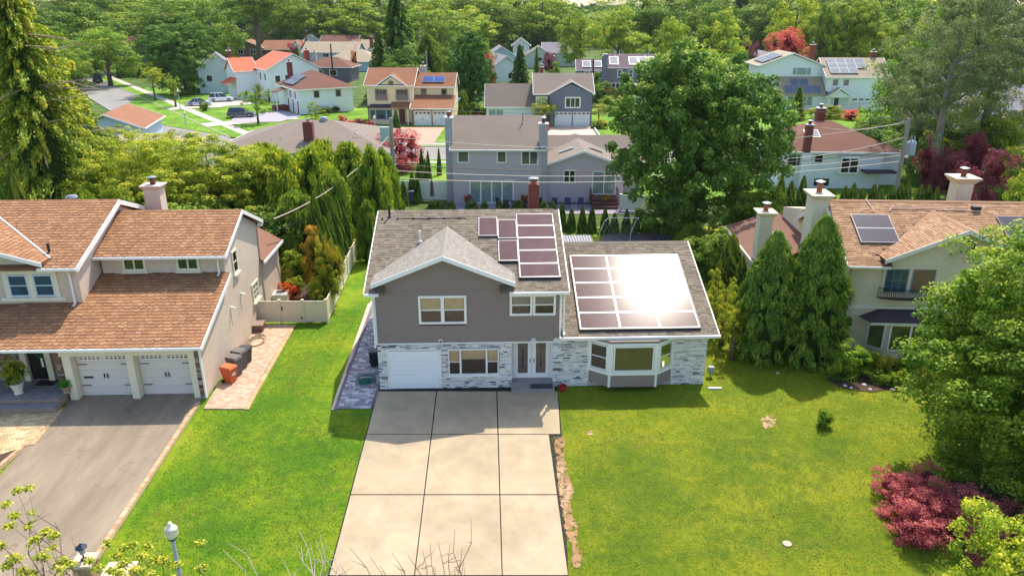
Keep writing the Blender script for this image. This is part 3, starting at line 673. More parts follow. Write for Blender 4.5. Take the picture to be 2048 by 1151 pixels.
f.prism([(wr0 + .003, wey - .02, WE - .2), (wr0 + .003, wey - .02, WE + .02), (wr0 + .003, wry, wrz + .02), (wr0 + .003, wry, wrz - .2)], (.045, 0, 0)); f.build('fascia', white, R3)
# back patio roof strip seen over the wing's ridge
pr = MB(); pr.box(2.9, 6.2, 11.5, 16.3, 3.35, 3.42); pr = pr.build('patio_roof', mat('patio_panel', '#8b8a8c', .5, .1, stretch=(8, .2, 1)), H)
for k in range(17):
    q = MB(); q.box(2.95 + k * .2, 3.0 + k * .2, 11.5, 16.3, 3.422, 3.46); q.build('panel_rib', mat('patio_rib', '#5d5c60', .6), pr)

# solar panels
def wp(u, v): return None
Vd = Vector((0, wry - wey, wrz - WE)).normalized()
pw, ph, gap = 2.03, 1.17, .03
for i in range(3):
    for j in range(5):
        solar(H, (3.52 + i * (pw + gap), wey + .42 * Vd.y + j * (ph + .03) * Vd.y, WE + .42 * Vd.z + j * (ph + .03) * Vd.z), (1, 0, 0), Vd, pw, ph, solarm, silver)
sk = MB(); b0 = Vector((0, wey, WE)) + Vd * .38; b1 = Vector((0, wey, WE)) + Vd * 6.42
nn = Vector((0, -Vd.z, Vd.y))
def strip(mb, x0, x1, pa, pb, n0, n1): mb.hexa([(x0, *(pa + nn * n0)[1:]), (x1, *(pa + nn * n0)[1:]), (x1, *(pb + nn * n0)[1:]), (x0, *(pb + nn * n0)[1:]), (x0, *(pa + nn * n1)[1:]), (x1, *(pa + nn * n1)[1:]), (x1, *(pb + nn * n1)[1:]), (x0, *(pb + nn * n1)[1:])])
strip(sk, 3.46, 9.72, b0 - Vd * .05, b0, .02, .16); strip(sk, 3.46, 3.51, b0, b1, .02, .15); strip(sk, 9.70, 9.75, b0, b1, .02, .15); sk.build('panel_skirt', purpleblack, H)
V1 = Vector((0, 6.6, ridge_z - EZ)).normalized()
def onmain(x, d): p = Vector((x, ey, EZ)) + V1 * d; return p
yb = .5 / V1.y
for j in range(5): solar(H, onmain(.42, .95 + j * 1.1), (1, 0, 0), V1, 2.03, 1.07, solarm, silver)
for x, d in ((-.62, 1.95 + .0), (-.62, 4.0 - .24), (-1.67 - .0, 4.0 + .0)): solar(H, onmain(x, d + .35 if x == -.62 and d < 3 else d + .45), (1, 0, 0), V1, 1.02, 1.72 if x == -.62 and d < 3 else 1.68, solarm, silver)
sk = MB(); nn = Vector((0, -V1.z, V1.y)); strip(sk, .36, 2.5, onmain(0, .88), onmain(0, .94), .02, .16); strip(sk, .36, .41, onmain(0, .94), onmain(0, 2.3), .02, .15); strip(sk, -.68, .36, onmain(0, 2.22), onmain(0, 2.28), .02, .16); sk.build('panel_skirt', purpleblack, H)
strip_ = None

# windows
ff = facefn('f', 0.0)
o = window(H, ff, UW[0] + .12, UW[2] + .12, 1.0, 1.3, 1, 2, .12, blind=(blindm, .54), gm=clearglass, depth=.055)
o = window(H, ff, UW[0] + 1.3, UW[2] + .12, 1.0, 1.3, 1, 2, .12, blind=(blindm, .5), gm=clearglass, depth=.058)
blind2 = mat('grey_blind', '#b7b09c', .8, .1)
window(H, ff, UW2[0] + .12, UW2[2] + .1, .92, .92, 1, 2, .12, blind=(blind2, .5), gm=clearglass, depth=.055)
window(H, ff, UW2[0] + 1.3, UW2[2] + .1, .92, .92, 1, 2, .12, blind=(blind2, .5), gm=clearglass, depth=.058)
fs = facefn('f', -.02)
LWn = (-3.3, -.66, .82, 2.28)
window(H, fs, -3.24, .86, .52, 1.36, 1, 2, .06, blind=(blindm, .5), gm=clearglass, depth=.06, fr=.03)
window(H, fs, -2.62, .86, 1.25, 1.36, 1, 1, .06, blind=(blindm, .4), gm=clearglass, depth=.063)
window(H, fs, -1.27, .86, .52, 1.36, 1, 2, .06, blind=(blindm, .5), gm=clearglass, depth=.06, fr=.03)
boxpart(H, 'sill', -3.36, -.62, -.12, .0, .70, .79, white)
# garage
gd = facefn('f', .05)
garage_door(H, gd, -6.38, .0, 2.62, 2.16, mat('garage_white', '#f2f2f2', .5, .03, 3), rows=8)
gf_ = MB(); gf_.box(-6.47, -6.38, -.01, .1, 0, 2.2); gf_.box(-3.76, -3.67, -.01, .1, 0, 2.2); gf_.box(-6.47, -3.67, -.01, .1, 2.202, 2.29); gf_.build('garage_frame', white, H)
# stone veneer
S = MB(); S.box(-6.9, -6.47, .02, .06, 0, 2.55); S.box(-6.47, -3.67, .02, .06, 2.29, 2.55); S.box(-3.67, -.03, .02, .06, 0, 2.55); S.box(2.2, 10.17, .02, .06, 0, 2.88); S.box(10.15, 10.17, .061, 13, 0, 2.88)
S = S.build('stone_wall', mortar, H)
holes = [(-6.47, -3.67, -1, 2.29), (-3.3, -.66, .79, 2.3), (3.98, 8.42, -1, 2.76)]
rng = random.Random(5); st = []
z = 0.01; r_ = 0
while z < 2.86:
    hgt = rng.choice((.055, .075, .075, .095)); 
    for (xa, xb, zt) in ((-6.92, -.04, 2.55), (2.14, 10.17, 2.86)):
        if z + hgt > zt: continue
        x = xa
        while x < xb - .03:
            L = min(rng.uniform(.14, .45), xb - x); segs = [(x, x + L)]
            for (a, b, c_, d_) in holes:
                if z + hgt * .5 > c_ and z + hgt * .5 < d_: segs = [s for (p, q) in segs for s in ((p, min(q, a)), (max(p, b), q)) if s[1] - s[0] > .03]
            for p, q in segs:
                m = MB(); d = .02 + rng.random() * .035; m.box(p + .003, q - .003, .02 - d, .021, z + .003, z + hgt - .003, 0, rng.random() ** .8); st.append(m)
            x += L
    z += hgt
pieces(st, 'stone', [stone, mortar], S, 300, key=lambda c_: abs(c_[0] + 3.5) + c_[2] * .3)
# doors
dr = facefn('f', .6)
d = MB(); fbox(d, dr, -.02, 2.16, .22, 2.55, 0.0, .02); fbox(d, dr, -.02, .1, .22, 2.55, .02, .1); fbox(d, dr, 2.04, 2.16, .22, 2.55, .02, .1); fbox(d, dr, .1, 2.04, 2.42, 2.55, .02, .1); fr_ = d.build('door_frame', white, H)
for x0 in (.13, 1.08):
    d = MB(); fbox(d, dr, x0, x0 + .92, .26, 2.4, .02, .065); dd = d.build('front_door', white, H)
    d = MB(); fbox(d, dr, x0 + .2, x0 + .72, .55, 2.28, .066, .075); d.build('pane', mat('beveled_door_glass', '#6d5f55', .2, .25, 3), dd)
    d = MB(); fbox(d, dr, x0 + .43, x0 + .49, .9, 2.0, .077, .085); d.build('glass_strip', darkglass, dd)
    d = MB(); xh = x0 + (.84 if x0 < .5 else .08); fbox(d, dr, xh, xh + .03, 1.15, 1.4, .066, .11); d.build('handle', black, dd)
rs = MB(); rs.box(-.04, -.02, .0, .62, 0, 2.6); rs.box(2.16, 2.2, .0, .62, 0, 2.6); rs.build('porch_side', white, H)
stp = MB(); stp.box(-.05, 2.2, -.75, .6, 0.0, .2); stp.box(.0, 2.15, .0, .6, .203, .24); stp.build('porch_step', mat('step_concrete', '#8f8a86', .85, .1, 3), H)
mt = MB(); mt.box(.95, 2.1, -.6, -.1, .203, .22); tag(mt.build('door_mat', mat('mat_grey', '#3f3f42', .95, .1), None, loc=(0, 0, 0)), 'dark grey door mat on the step below the white double doors', 'door mat')
dm = bpy.data.objects['door_mat']; dm.location = (0, 35.2, 0); dm.rotation_euler = (0, 0, YAW)
lt = MB(); lt.box(1.0, 1.22, -.03, .0, 2.62, 2.8); lt.tube([(1.11, -.03, 2.7), (1.0, -.2, 2.72)], .05, 8); lt.tube([(1.11, -.03, 2.7), (1.22, -.2, 2.72)], .05, 8); lt.build('floodlight', white2, H)
lt = MB(); lt.box(-3.78, -3.58, -.05, .0, 2.62, 2.82); q = lt.build('wall_light', white2, H); l2 = MB(); l2.box(-3.73, -3.63, -.07, -.052, 2.66, 2.76); l2.build('lens', black, q)
# bay window
By0, By1 = -.72, .02; bx = (3.98, 5.0, 7.42, 8.42)
base = [(bx[0], By1), (bx[1], By0), (bx[2], By0), (bx[3], By1)]
b = MB(); b.prism([(x, y, .28) for x, y in base], (0, 0, .7)); bay = b.build('bay_window', sidingback, H)
b = MB(); b.prism([(x, y + .05, .98) for x, y in base], (0, 0, 1.78)); b.build('bay_wall', white, bay)
def bayface(p, q):
    p, q = Vector((p[0], p[1], 0)), Vector((q[0], q[1], 0)); U = (q - p).normalized(); Nn = Vector((U.y, -U.x, 0)); L = (q - p).length
    return (lambda u, v, n: tuple(p + U * u + Vector((0, 0, v)) + Nn * n)), L
blind3 = mat('olive_shade', '#8a7f52', .85, .12, 5)
for i in range(3):
    fn, L = bayface(base[i], base[i + 1])
    z = .3
    while z < .96:
        bb = MB(); bb.hexa([fn(.04, z, 0), fn(L - .04, z, 0), fn(L - .04, z, .025), fn(.04, z, .025), fn(.04, z + .088, 0), fn(L - .04, z + .088, 0), fn(L - .04, z + .088, .01), fn(.04, z + .088, .01)]); bb.build('siding_board', siding, bay); z += .1
    t = MB(); fbox(t, fn, -.02, L + .02, .98, 1.16, 0, .06); fbox(t, fn, -.02, L + .02, 2.64, 2.76, 0, .06); fbox(t, fn, -.02, .14, 1.16, 2.64, 0, .05); fbox(t, fn, L - .14, L + .02, 1.16, 2.64, 0, .05)
    fbox(t, fn, -.03, .06, .28, .98, 0, .04); fbox(t, fn, L - .06, L + .03, .28, .98, 0, .04); t.build('bay_trim', white, bay)
    if i == 1: window(bay, fn, .24, 1.26, L - .48, 1.28, 1, 1, .08, blind=(blind3, .99), gm=clearglass, depth=.07)
    else: window(bay, fn, .2, 1.26, L - .4, 1.28, 1, 2, .06, blind=(mat('shade_brown', '#6b5a48', .9, .1), .99), gm=clearglass, depth=.07, fr=.04)
b = MB(); b.prism([(x, y - .04, 2.762) for x, y in base], (0, 0, .13)); b.build('bay_soffit', siding, bay)
downspout(H, 2.62, -.25, 3.2, 5.45, kick=.3); downspout(H, -6.98, -.02, 2.5, 5.45, kick=.3)

chimney(H, 1.55, 8.0, 6.5, 9.05, .62, .62, brickred, None, True, fm=mat('flue_clay', '#9c5b45', .8, .1), fh=.4)
an = MB(); an.tube([(1.55, 8.0, 9.3), (1.85, 8.05, 11.2)], .02, 5); an.tube([(1.45, 8.0, 11.1), (2.3, 8.05, 11.3)], .012, 4); an.tube([(1.6, 7.8, 11.3), (2.1, 8.3, 11.1)], .012, 4); an.build('antenna', metal, H)
# ------------------------------------------------------------------ the tan stucco house on the left
L = thing('house', 'tan stucco house with scalloped orange-brown roof and double garage on the left', 'house', (-15.65, 34.05, 0), YAW)
stucco = mat('tan_stucco', '#d2bfac', 0.9, 0.07, 3, bump=0.4, bs=70, big=0.05)
cream = mat('cream_trim', '#e6dcc0', 0.7, 0.05, 3)
scal = mat('scallop_shingle', None, 0.85, 0.08, 10, ramp=[(0, '#8c6242'), (.3, '#976a47'), (.7, '#9e714c'), (1, '#a87b56')], bump=0.4, bs=90, big=0.05)
scaledge = mat('scallop_edge', '#5d3b28', 0.95, 0.1)
scalunder = mat('scallop_underlay', '#7c543b', 0.95, 0.1)
fieldst = mat('field_stone', None, 0.85, 0.2, 9, ramp=[(0, '#5a4238'), (.3, '#8a6655'), (.5, '#75594c'), (.7, '#a88a76'), (.85, '#8e8a86'), (1, '#c0aa98')], bump=0.6, bs=30)
stdark = mat('stone_joint', '#3d322c', 0.95, 0.1)
S = .36
w = MB()
w.box(-6.9, -.02, .5, 5.0, 0, 2.85); w.box(-14, -6.92, 1.45, 5.0, 0, 2.9)              # garage and entry walls
w.prism([(0, .02, 0), (0, 5, 0), (0, 5, 4.75), (0, 0.02, 2.98)], (-.3, 0, 0))           # side wall of the garage
w.box(-6.6, 0, 5.0, 11.3, 0, 6.1); w.prism([(0, 5.0, 6.1), (0, 11.3, 6.1), (0, 8.15, 7.55)], (-6.6, 0, 0))
w.box(-14, -6.75, 2.75, 12.0, 2.5, 6.25); w.prism([(-6.75, 2.75, 6.25), (-6.75, 12.6, 6.25), (-6.75, 7.95, 8.22)], (-7.2, 0, 0)); w.box(-14, -6.9, 12, 12.6, 0, 6)
w.prism([(-2.6, 11.302, 0), (0.0, 11.302, 0), (0.0, 11.302, 3.6), (-2.6, 11.302, 5.2)], (0, 4.1, 0))
w.build('wall', stucco, L)
# lower roof
o = MB(); slab(o, [(-14.2, -.45, 3.08), (.28, -.45, 3.08), (.28, 5.0, 3.08 + S * 5.45), (-14.2, 5.0, 3.08 + S * 5.45)], .12)
RL = o.build('roof', scalunder, L); RL['label'] = 'lower roof over garage and porch'
s1 = math.hypot(5.45, S * 5.45)
top = lambda x: s1
lst = shingle_list((-14.2, -.47, 3.082), (1, 0, 0), (0, 5.45, S * 5.45), [(0, 0), (14.48, 0), (14.48, s1), (7.45, s1), (7.45, s1)], .24, .33, .02, 3, scallop=True)
lst = [m for m in lst if not (np.mean(np.array(m.v), axis=0)[0] < -6.9 and np.mean(np.array(m.v), axis=0)[1] > 2.95)]
pieces(lst, 'shingle', [scal, scaledge], RL, 140)
# upper right roof
U1 = .43; y0, yr, z0 = 4.5, 8.15, 6.18; zr = z0 + U1 * (yr - y0)
o = MB(); slab(o, [(-6.7, y0, z0), (.3, y0, z0), (.3, yr, zr), (-6.7, yr, zr)], .12); slab(o, [(.3, 11.75, z0), (-6.7, 11.75, z0), (-6.7, yr, zr), (.3, yr, zr)], .12)
RU = o.build('roof', scalunder, L); s2 = math.hypot(yr - y0, zr - z0)
lst = shingle_list((-6.72, y0 - .02, z0 + .002), (1, 0, 0), (0, yr - y0, zr - z0), [(0, 0), (7.02, 0), (7.02, s2), (0, s2)], .24, .33, .02, 5, scallop=True)
pieces(lst, 'shingle', [scal, scaledge], RU, 80)
# upper left roof
y0b, yrb, z0b = 2.3, 7.95, 6.33; zrb = 8.45; U2 = (zrb - z0b) / (yrb - y0b)
o = MB(); slab(o, [(-14.2, y0b, z0b), (-6.5, y0b, z0b), (-6.5, yrb, zrb), (-14.2, yrb, zrb)], .12); slab(o, [(-6.5, 13.6, z0b), (-14.2, 13.6, z0b), (-14.2, yrb, zrb), (-6.5, yrb, zrb)], .12)
RV = o.build('roof', scalunder, L); s3 = math.hypot(yrb - y0b, zrb - z0b)
# cross gable on it, ridge along y
cgx, cga = -12.9, 8.02; cgs = .30; cgh = 4.75; cge = cga - cgs * cgh
yy = lambda z: y0b + (z - z0b) / U2
lst = shingle_list((-14.2, y0b - .02, z0b + .002), (1, 0, 0), (0, yrb - y0b, zrb - z0b), [(0, 0), (7.7, 0), (7.7, s3), (0, s3)], .24, .33, .02, 6, scallop=True)
lst = [m for m in lst if not ((lambda c_: cga - cgs * abs(c_[0] - cgx) > c_[2] + .03 and abs(c_[0] - cgx) < cgh)(np.mean(np.array(m.v), axis=0)))]
pieces(lst, 'shingle', [scal, scaledge], RV, 50)
o = MB(); fy = y0b - .05
slab(o, [(cgx + cgh, fy, cge), (cgx + cgh, yy(cge), cge), (cgx, yy(cga), cga), (cgx, fy, cga)], .12); slab(o, [(cgx - 2, fy, cga - 2 * cgs), (cgx, fy, cga), (cgx, yy(cga), cga), (cgx - 2, yy(cga - 2 * cgs), cga - 2 * cgs)], .12)
RG = o.build('roof', scalunder, L); sg_ = math.hypot(cgh, cgs * cgh)
lst = shingle_list((cgx + cgh, fy, cge + .002), (0, 1, 0), (-cgh, 0, cgs * cgh), [(0, 0), (max(.05, yy(cge) - fy), 0), (yy(cga) - fy, sg_), (0, sg_)], .24, .33, .02, 8, scallop=True)
pieces(lst, 'shingle', [scal, scaledge], RG, 30)
vf = MB(); a, b = Vector((cgx + cgh, yy(cge), cge + .04)), Vector((cgx, yy(cga), cga + .04)); vf.hexa([a, a + Vector((.12, 0, 0)), b + Vector((.12, 0, 0)), b, a + Vector((0, 0, .03)), a + Vector((.12, 0, .03)), b + Vector((.12, 0, .03)), b + Vector((0, 0, .03))]); vf.build('valley_flashing', white, RG)
wl_ = MB(); wl_.prism([(cgx - 1.2, 2.6, 6.2), (cgx + cgh - .4, 2.6, 6.2), (cgx + cgh - .5, 2.6, cge + .02), (cgx, 2.6, cga - .15), (cgx - 1.2, 2.6, cga - .5)], (0, .5, 0)); wl_.build('gable_wall', stucco, L)
# rear wing roof
o = MB(); slab(o, [(.3, 11.1, 3.66), (.3, 15.7, 3.66), (-2.6, 15.7, 5.4), (-2.6, 11.1, 5.4)], .12); rw = o.build('roof', mat('brown_shingle_roof', '#7c5440', .9, .25, 8, stretch=(1, 1, 3), bump=.5, bs=30), L)
q = MB(); q.box(.3, .38, 11.0, 15.75, 3.5, 3.67); q.build('fascia', white, rw)
# gutters and rakes
f = MB(); f.box(-14.2, .34, -.58, -.453, 2.94, 3.07); f.prism([(.285, -.45, 2.86), (.285, -.45, 3.1), (.285, 4.95, 3.1 + S * 5.4), (.285, 4.95, 2.86 + S * 5.4)], (.045, 0, 0)); f.build('gutter', white, RL)
f = MB(); f.box(-6.72, .34, y0 - .13, y0 - .003, z0 - .14, z0 - .01)
f.prism([(.305, y0, z0 - .2), (.305, y0, z0 + .03), (.305, yr, zr + .03), (.305, yr, zr - .2)], (.045, 0, 0)); f.prism([(.305, 11.75, z0 - .2), (.305, 11.75, z0 + .03), (.305, yr, zr + .03), (.305, yr, zr - .2)], (.045, 0, 0)); f.box(.04, .3, 11.5, 11.75, z0 - .35, z0 - .13); f.build('fascia', white, RU)
f = MB(); f.box(-8.4, -6.45, y0b - .13, y0b - .003, z0b - .14, z0b - .01); f.prism([(-6.495, y0b, z0b - .25), (-6.495, y0b, z0b + .03), (-6.495, yrb, zrb + .03), (-6.495, yrb, zrb - .25)], (.06, 0, 0)); f.prism([(-6.495, 13.6, z0b - .25), (-6.495, 13.6, z0b + .03), (-6.495, yrb, zrb + .03), (-6.495, yrb, zrb - .25)], (.06, 0, 0))
f.prism([(cgx - 2, fy - .05, cga - .2 - 2 * cgs), (cgx, fy - .05, cga - .2), (cgx + cgh, fy - .05, cge - .2), (cgx + cgh, fy - .05, cge + .02), (cgx, fy - .05, cga + .02), (cgx - 2, fy - .05, cga + .02 - 2 * cgs)], (0, .045, 0)); f.build('fascia', white, RV)
r = MB()
for (xa, xb, yc, zc) in ((-6.7, .3, yr, zr), (-14.2, -6.5, yrb, zrb)):
    x = xa
    while x < xb - .1: x2 = min(x + .3, xb); r.prism([(x, yc - .16, zc - .03), (x, yc + .16, zc - .03), (x, yc, zc + .06)], (x2 - x - .012, 0, 0), 0, random.Random(int(x * 50)).random()); x = x2
r.build('ridge_cap', scal, RU)
downspout(L, -.28, 4.92, 4.95, 6.05, kick=.35); downspout(L, -7.1, 2.7, 4.15, 6.2, kick=.3)
d = MB(); d.box(.0, .09, -.2, -.1, .1, 2.9); d.build('downspout', white, L)
d = MB(); d.box(.0, .08, 11.2, 11.3, .1, 6.0); d.build('downspout', mat('downspout_tan', '#b9a48f', .6), L)
chimney(L, -5.9, 11.3, 6.0, 8.35, .95, .85, stucco, stucco, True, .16, fm=brickred, fh=.5)
vent_pipe(RV, -8.35, 3.5, 6.72, .55, .07, black); b = MB(); b.lathe([(.32, 8.3), (.34, 8.52), (.28, 8.62), (.05, 8.66)], -9.4, 8.5, 14); b.build('roof_vent', metal, RV)
b = MB(); b.box(-.02, .03, 7.9, 8.05, 7.2, 7.5); b.build('gable_vent', white, L)
# windows
lf = facefn('f', 5.0)
for x in (-5.35, -2.45): window(L, lf, x, 5.32, 1.0, .66, 2, 1, .13, tm=cream, gm=darkglass, depth=.07, sill=True, fr=.04)
lf2 = facefn('f', 2.75)
for x in (-10.25, -8.95): window(L, lf2, x, 4.72, .86, 1.05, 1, 2, .08, tm=mat('pale_blue_trim', '#c9d6e0', .4), gm=blueglass, depth=.09, fr=.04)
c = MB(); 
for a, b in ((-10.55, -10.33), (-9.31, -9.03), (-8.01, -7.8)): fbox(c, lf2, a, b, 4.55, 5.95, 0, .07)
fbox(c, lf2, -10.55, -7.8, 5.87, 6.05, .0, .075); fbox(c, lf2, -10.8, -7.55, 4.42, 4.6, 0, .16); c.build('window_surround', cream, L)
rf = facefn('r', 0.0)
window(L, rf, 6.35, 4.55, .62, 1.15, 1, 2, .1, tm=cream, gm=darkglass, depth=.06, sill=True, fr=.04)
window(L, rf, 9.1, 1.75, 1.0, .95, 2, 3, .12, tm=cream, gm=paleglass, depth=.06, sill=True, fr=.03)
for y, z in ((6.9, 3.0), (5.0, 2.9)):
    c = MB(); c.box(.0, .12, y, y + .08, z, z + .1); c.tube([(.1, y + .04, z + .05), (.3, y, z)], .055, 8); c.box(.002, .03, y - .02, y + .02, z - 1.0, z); c.build('security_light', white, L)
# garage front: posts, header, doors
c = MB(); 
for a, b in ((-6.85, -6.45), (-3.72, -3.36), (-.62, -.3)): c.box(a, b, .0, .5, 0, 2.45)
c.box(-6.95, -.22, -.03, .5, 2.452, 2.7); c.box(-7.0, -.15, -.1, .5, 2.702, 2.78); c.build('garage_frame', cream, L)
lf3 = facefn('f', .498)
gm_ = mat('door_almond', '#ddd5cc', .5, .03, 3)
garage_door(L, lf3, -6.42, 0, 2.68, 2.42, gm_, 5, lights=2, hinges=True)
garage_door(L, lf3, -3.33, 0, 2.68, 2.42, gm_, 5, lights=2, hinges=True)
c = MB(); fbox(c, lf3, -6.2, -5.75, 1.0, 1.1, .04, .06); c.build('letter_slot', black, L)
# stone cladding: pier right of the garage, entry wall
stn = []; rg = random.Random(11)
def cobble(xa, xb, ya, z1, zb=0, face='f', z0=0):
    z = z0
    while z < z1 - .05:
        hh = min(rg.uniform(.1, .2), z1 - z); x = xa
        while x < xb - .04:
            l_ = min(rg.uniform(.18, .5), xb - x); m = MB(); d_ = rg.uniform(.03, .07); t = rg.random()
            if face == 'f': m.box(x + .01, x + l_ - .01, ya - d_, ya, z + .008, z + hh - .008, 0, t)
            else: m.box(ya, ya + d_, x + .01, x + l_ - .01, z + .008, z + hh - .008, 0, t)
            stn.append(m); x += l_
        z += hh
bk = MB(); bk.box(-.298, .0, -.0, .0199, 0, 2.9); bk.box(-7.35, -6.86, 0.3, 1.45, 0, 2.9); stw = bk.build('stone_pier', stdark, L)
cobble(-.3, .02, .0, 2.85); cobble(-7.35, -6.87, .3, 2.85); cobble(-14, -9.75, 1.45, 2.9, z0=.5); cobble(-8.1, -7.35, 1.45, 2.9, z0=.5)
pieces(stn, 'stone', fieldst, stw, 260)
c = MB(); c.box(-9.7, -9.4, 1.2, 1.45, .5, 2.9); c.box(-8.45, -8.15, 1.2, 1.45, .5, 2.9); c.build('pilaster', cream, L)
lf4 = facefn('f', 1.44); c = MB(); fbox(c, lf4, -9.38, -8.47, .52, 2.7, .0, .06); do = c.build('front_door', mat('black_door', '#15161a', .35), L)
c = MB()
for k in range(3): fbox(c, lf4, -9.25, -8.6, .65 + k * .68, 1.2 + k * .68, .06, .075)
c.build('door_panel', mat('black_door', '#15161a'), do)
# porch
pst = mat('bluestone', '#877f80', .85, .15, 2, bump=.3); rk = mat('step_stone', '#9a8474', .9, .2, 4, bump=.4)
c = MB(); c.box(-14, -7.0, -.7, 1.44, .0, .42); c.box(-14, -6.98, -1.2, -.702, 0, .2); por = c.build('porch', rk, L)
for k in range(9):
    for (ya, yb, z) in ((-.76, .0, .421), (.02, .72, .421), (.74, 1.4, .421), (-1.26, -.78, .201)):
        q = MB(); q.box(-14 + k * .78, -13.24 + k * .78, ya, yb, z, z + .05); q.build('slab', pst, por)
# ------------------------------------------------------------------ the cream stucco house on the right
RYAW = math.radians(-3.0)
R = thing('house', 'cream stucco house with light brown shingle roof and flared chimneys on the right', 'house', (18.85, 39.55, 0), RYAW)
cst = mat('cream_stucco', '#ddcfb2', 0.9, 0.06, 3, bump=0.4, bs=70, big=0.05)
brn = mat('light_brown_shingle', None, 0.9, 0.1, 12, ramp=[(0, '#8a674b'), (.4, '#a27c5b'), (.8, '#ac8664'), (1, '#b8926f')], bump=0.4, bs=90)
brnu = mat('brown_underlay', '#6d4d3a', 0.95, .1)
W = 12.2; ye, yr, ze, zr = -.45, 4.45, 5.42, 7.9; s = (zr - ze) / (yr - ye)
w = MB(); w.box(0, W, 0, 9.0, 0, 5.4); w.prism([(0, 0, 5.4), (0, 9, 5.4), (0, 4.45, 7.72)], (W, 0, 0))
w.box(-3.1, .0, 6.0, 14.5, 0, 3.3); w.box(0, 4, 9, 14, 0, 3.3); w.build('wall', cst, R)
gx, ga = 5.75, 7.55; gl, gr, gs = 4.15, 4.1, .42
def ryy(z): return ye + (z - ze) / s
zc_ = ze + s * (.05 - ye); o = MB(); slab(o, [(-.28, .05, zc_), (W + .3, .05, zc_), (W + .3, yr, zr), (-.28, yr, zr)], .12)
for a, b in ((-.28, gx - gl + .5), (gx + gl - .5, W + .3)): slab(o, [(a, ye, ze), (b, ye, ze), (b, .048, zc_), (a, .048, zc_)], .12)
slab(o, [(W + .3, 9.4, ze), (-.28, 9.4, ze), (-.28, yr, zr), (W + .3, yr, zr)], .12)
RR = o.build('roof', brnu, R); ss = math.hypot(yr - ye, zr - ze)
lst = shingle_list((-.28, ye - .02, ze + .002), (1, 0, 0), (0, yr - ye, zr - ze), [(0, 0), (W + .58, 0), (W + .58, ss - .05), (0, ss - .05)], .15, .36, seed=31)
def cen(m): return np.mean(np.array(m.v), axis=0)
lst = [m for m in lst if not (ga - gs * abs(cen(m)[0] - gx) > cen(m)[2] + .03 and abs(cen(m)[0] - gx) < gl)]
pieces(lst, 'shingle', [brn, scaledge], RR, 220)
ze2 = ga - gs * gl; fy = -.55
o = MB()
for sg in (-1, 1):
    p = [(gx + sg * gl, fy, ze2), (gx, fy, ga), (gx, ryy(ga), ga), (gx + sg * gl, ryy(ze2), ze2)]; slab(o, p if sg < 0 else p[::-1], .1)
RG = o.build('roof', brnu, R); RG['label'] = 'front gable roof'; lst = []
for sg in (-1, 1):
    lst += shingle_list((gx + sg * gl, fy, ze2 + .002), (0, 1, 0), (-sg * gl, 0, gs * gl), [(0, 0), (ryy(ze2) - fy, 0), (ryy(ga) - fy, math.hypot(gl, gs * gl) - .03), (0, math.hypot(gl, gs * gl) - .03)], .15, .36, seed=33 + sg)
pieces(lst, 'shingle', [brn, scaledge], RG, 80)
r = MB(); r.prism([(-.28, yr - .16, zr - .02), (-.28, yr + .16, zr - .02), (-.28, yr, zr + .06)], (W + .58, 0, 0), 0, .3); r.prism([(gx - .16, fy, ga - .03), (gx + .16, fy, ga - .03), (gx, fy, ga + .05)], (0, ryy(ga) - fy, 0), 0, .3); r.build('ridge_cap', brn, RR)
g = MB(); g.prism([(gx - gl + .45, -.02, 5.2), (gx + gl - .45, -.02, 5.2), (gx + gl - .45, -.02, ze2 + .05), (gx, -.02, ga - .14), (gx - gl + .45, -.02, ze2 + .05)], (0, 1.2, 0)); g.build('gable_wall', cst, R)
f = MB(); f.box(-.3, gx - gl + .4, ye - .13, ye - .003, ze - .14, ze - .01); f.box(gx + gl - .4, W + .3, ye - .13, ye - .003, ze - .14, ze - .01)
for ya in (ye, 9.4): f.prism([(-.33, ya, ze - .25), (-.33, ya, ze + .02), (-.33, yr, zr + .02), (-.33, yr, zr - .25)], (.045, 0, 0))
for sg in (-1, 1): f.prism([(gx, fy - .05, ga - .22), (gx, fy - .05, ga + .02), (gx + sg * gl, fy - .05, ze2 + .02), (gx + sg * gl, fy - .05, ze2 - .22)], (0, .045, 0))
f.build('fascia', mat('pale_trim', '#e3ddd0', .6), RR)
rfn = facefn('f', 0.0)
pan = mat('plaid_curtain_glass', '#7d6152', .15, .35, 14)
for i, x in enumerate((2.05, 3.5)):
    o = window(R, facefn('f', -.02), x, 3.78, 1.15, 1.32, 3 if i == 0 else 1, 4 if i == 0 else 1, .05, tm=mat('grey_blue_sash', '#7d93a3', .4), gm=blueglass if i == 0 else pan, depth=.05, fr=.012)
c = MB(); fbox(c, rfn, 1.85, 4.85, 5.15, 5.32, 0, .09); fbox(c, rfn, 1.85, 1.98, 3.6, 5.15, 0, .06); fbox(c, rfn, 3.24, 3.43, 3.6, 5.15, 0, .06); fbox(c, rfn, 4.72, 4.85, 3.6, 5.15, 0, .06); c.build('window_surround', cst, R)
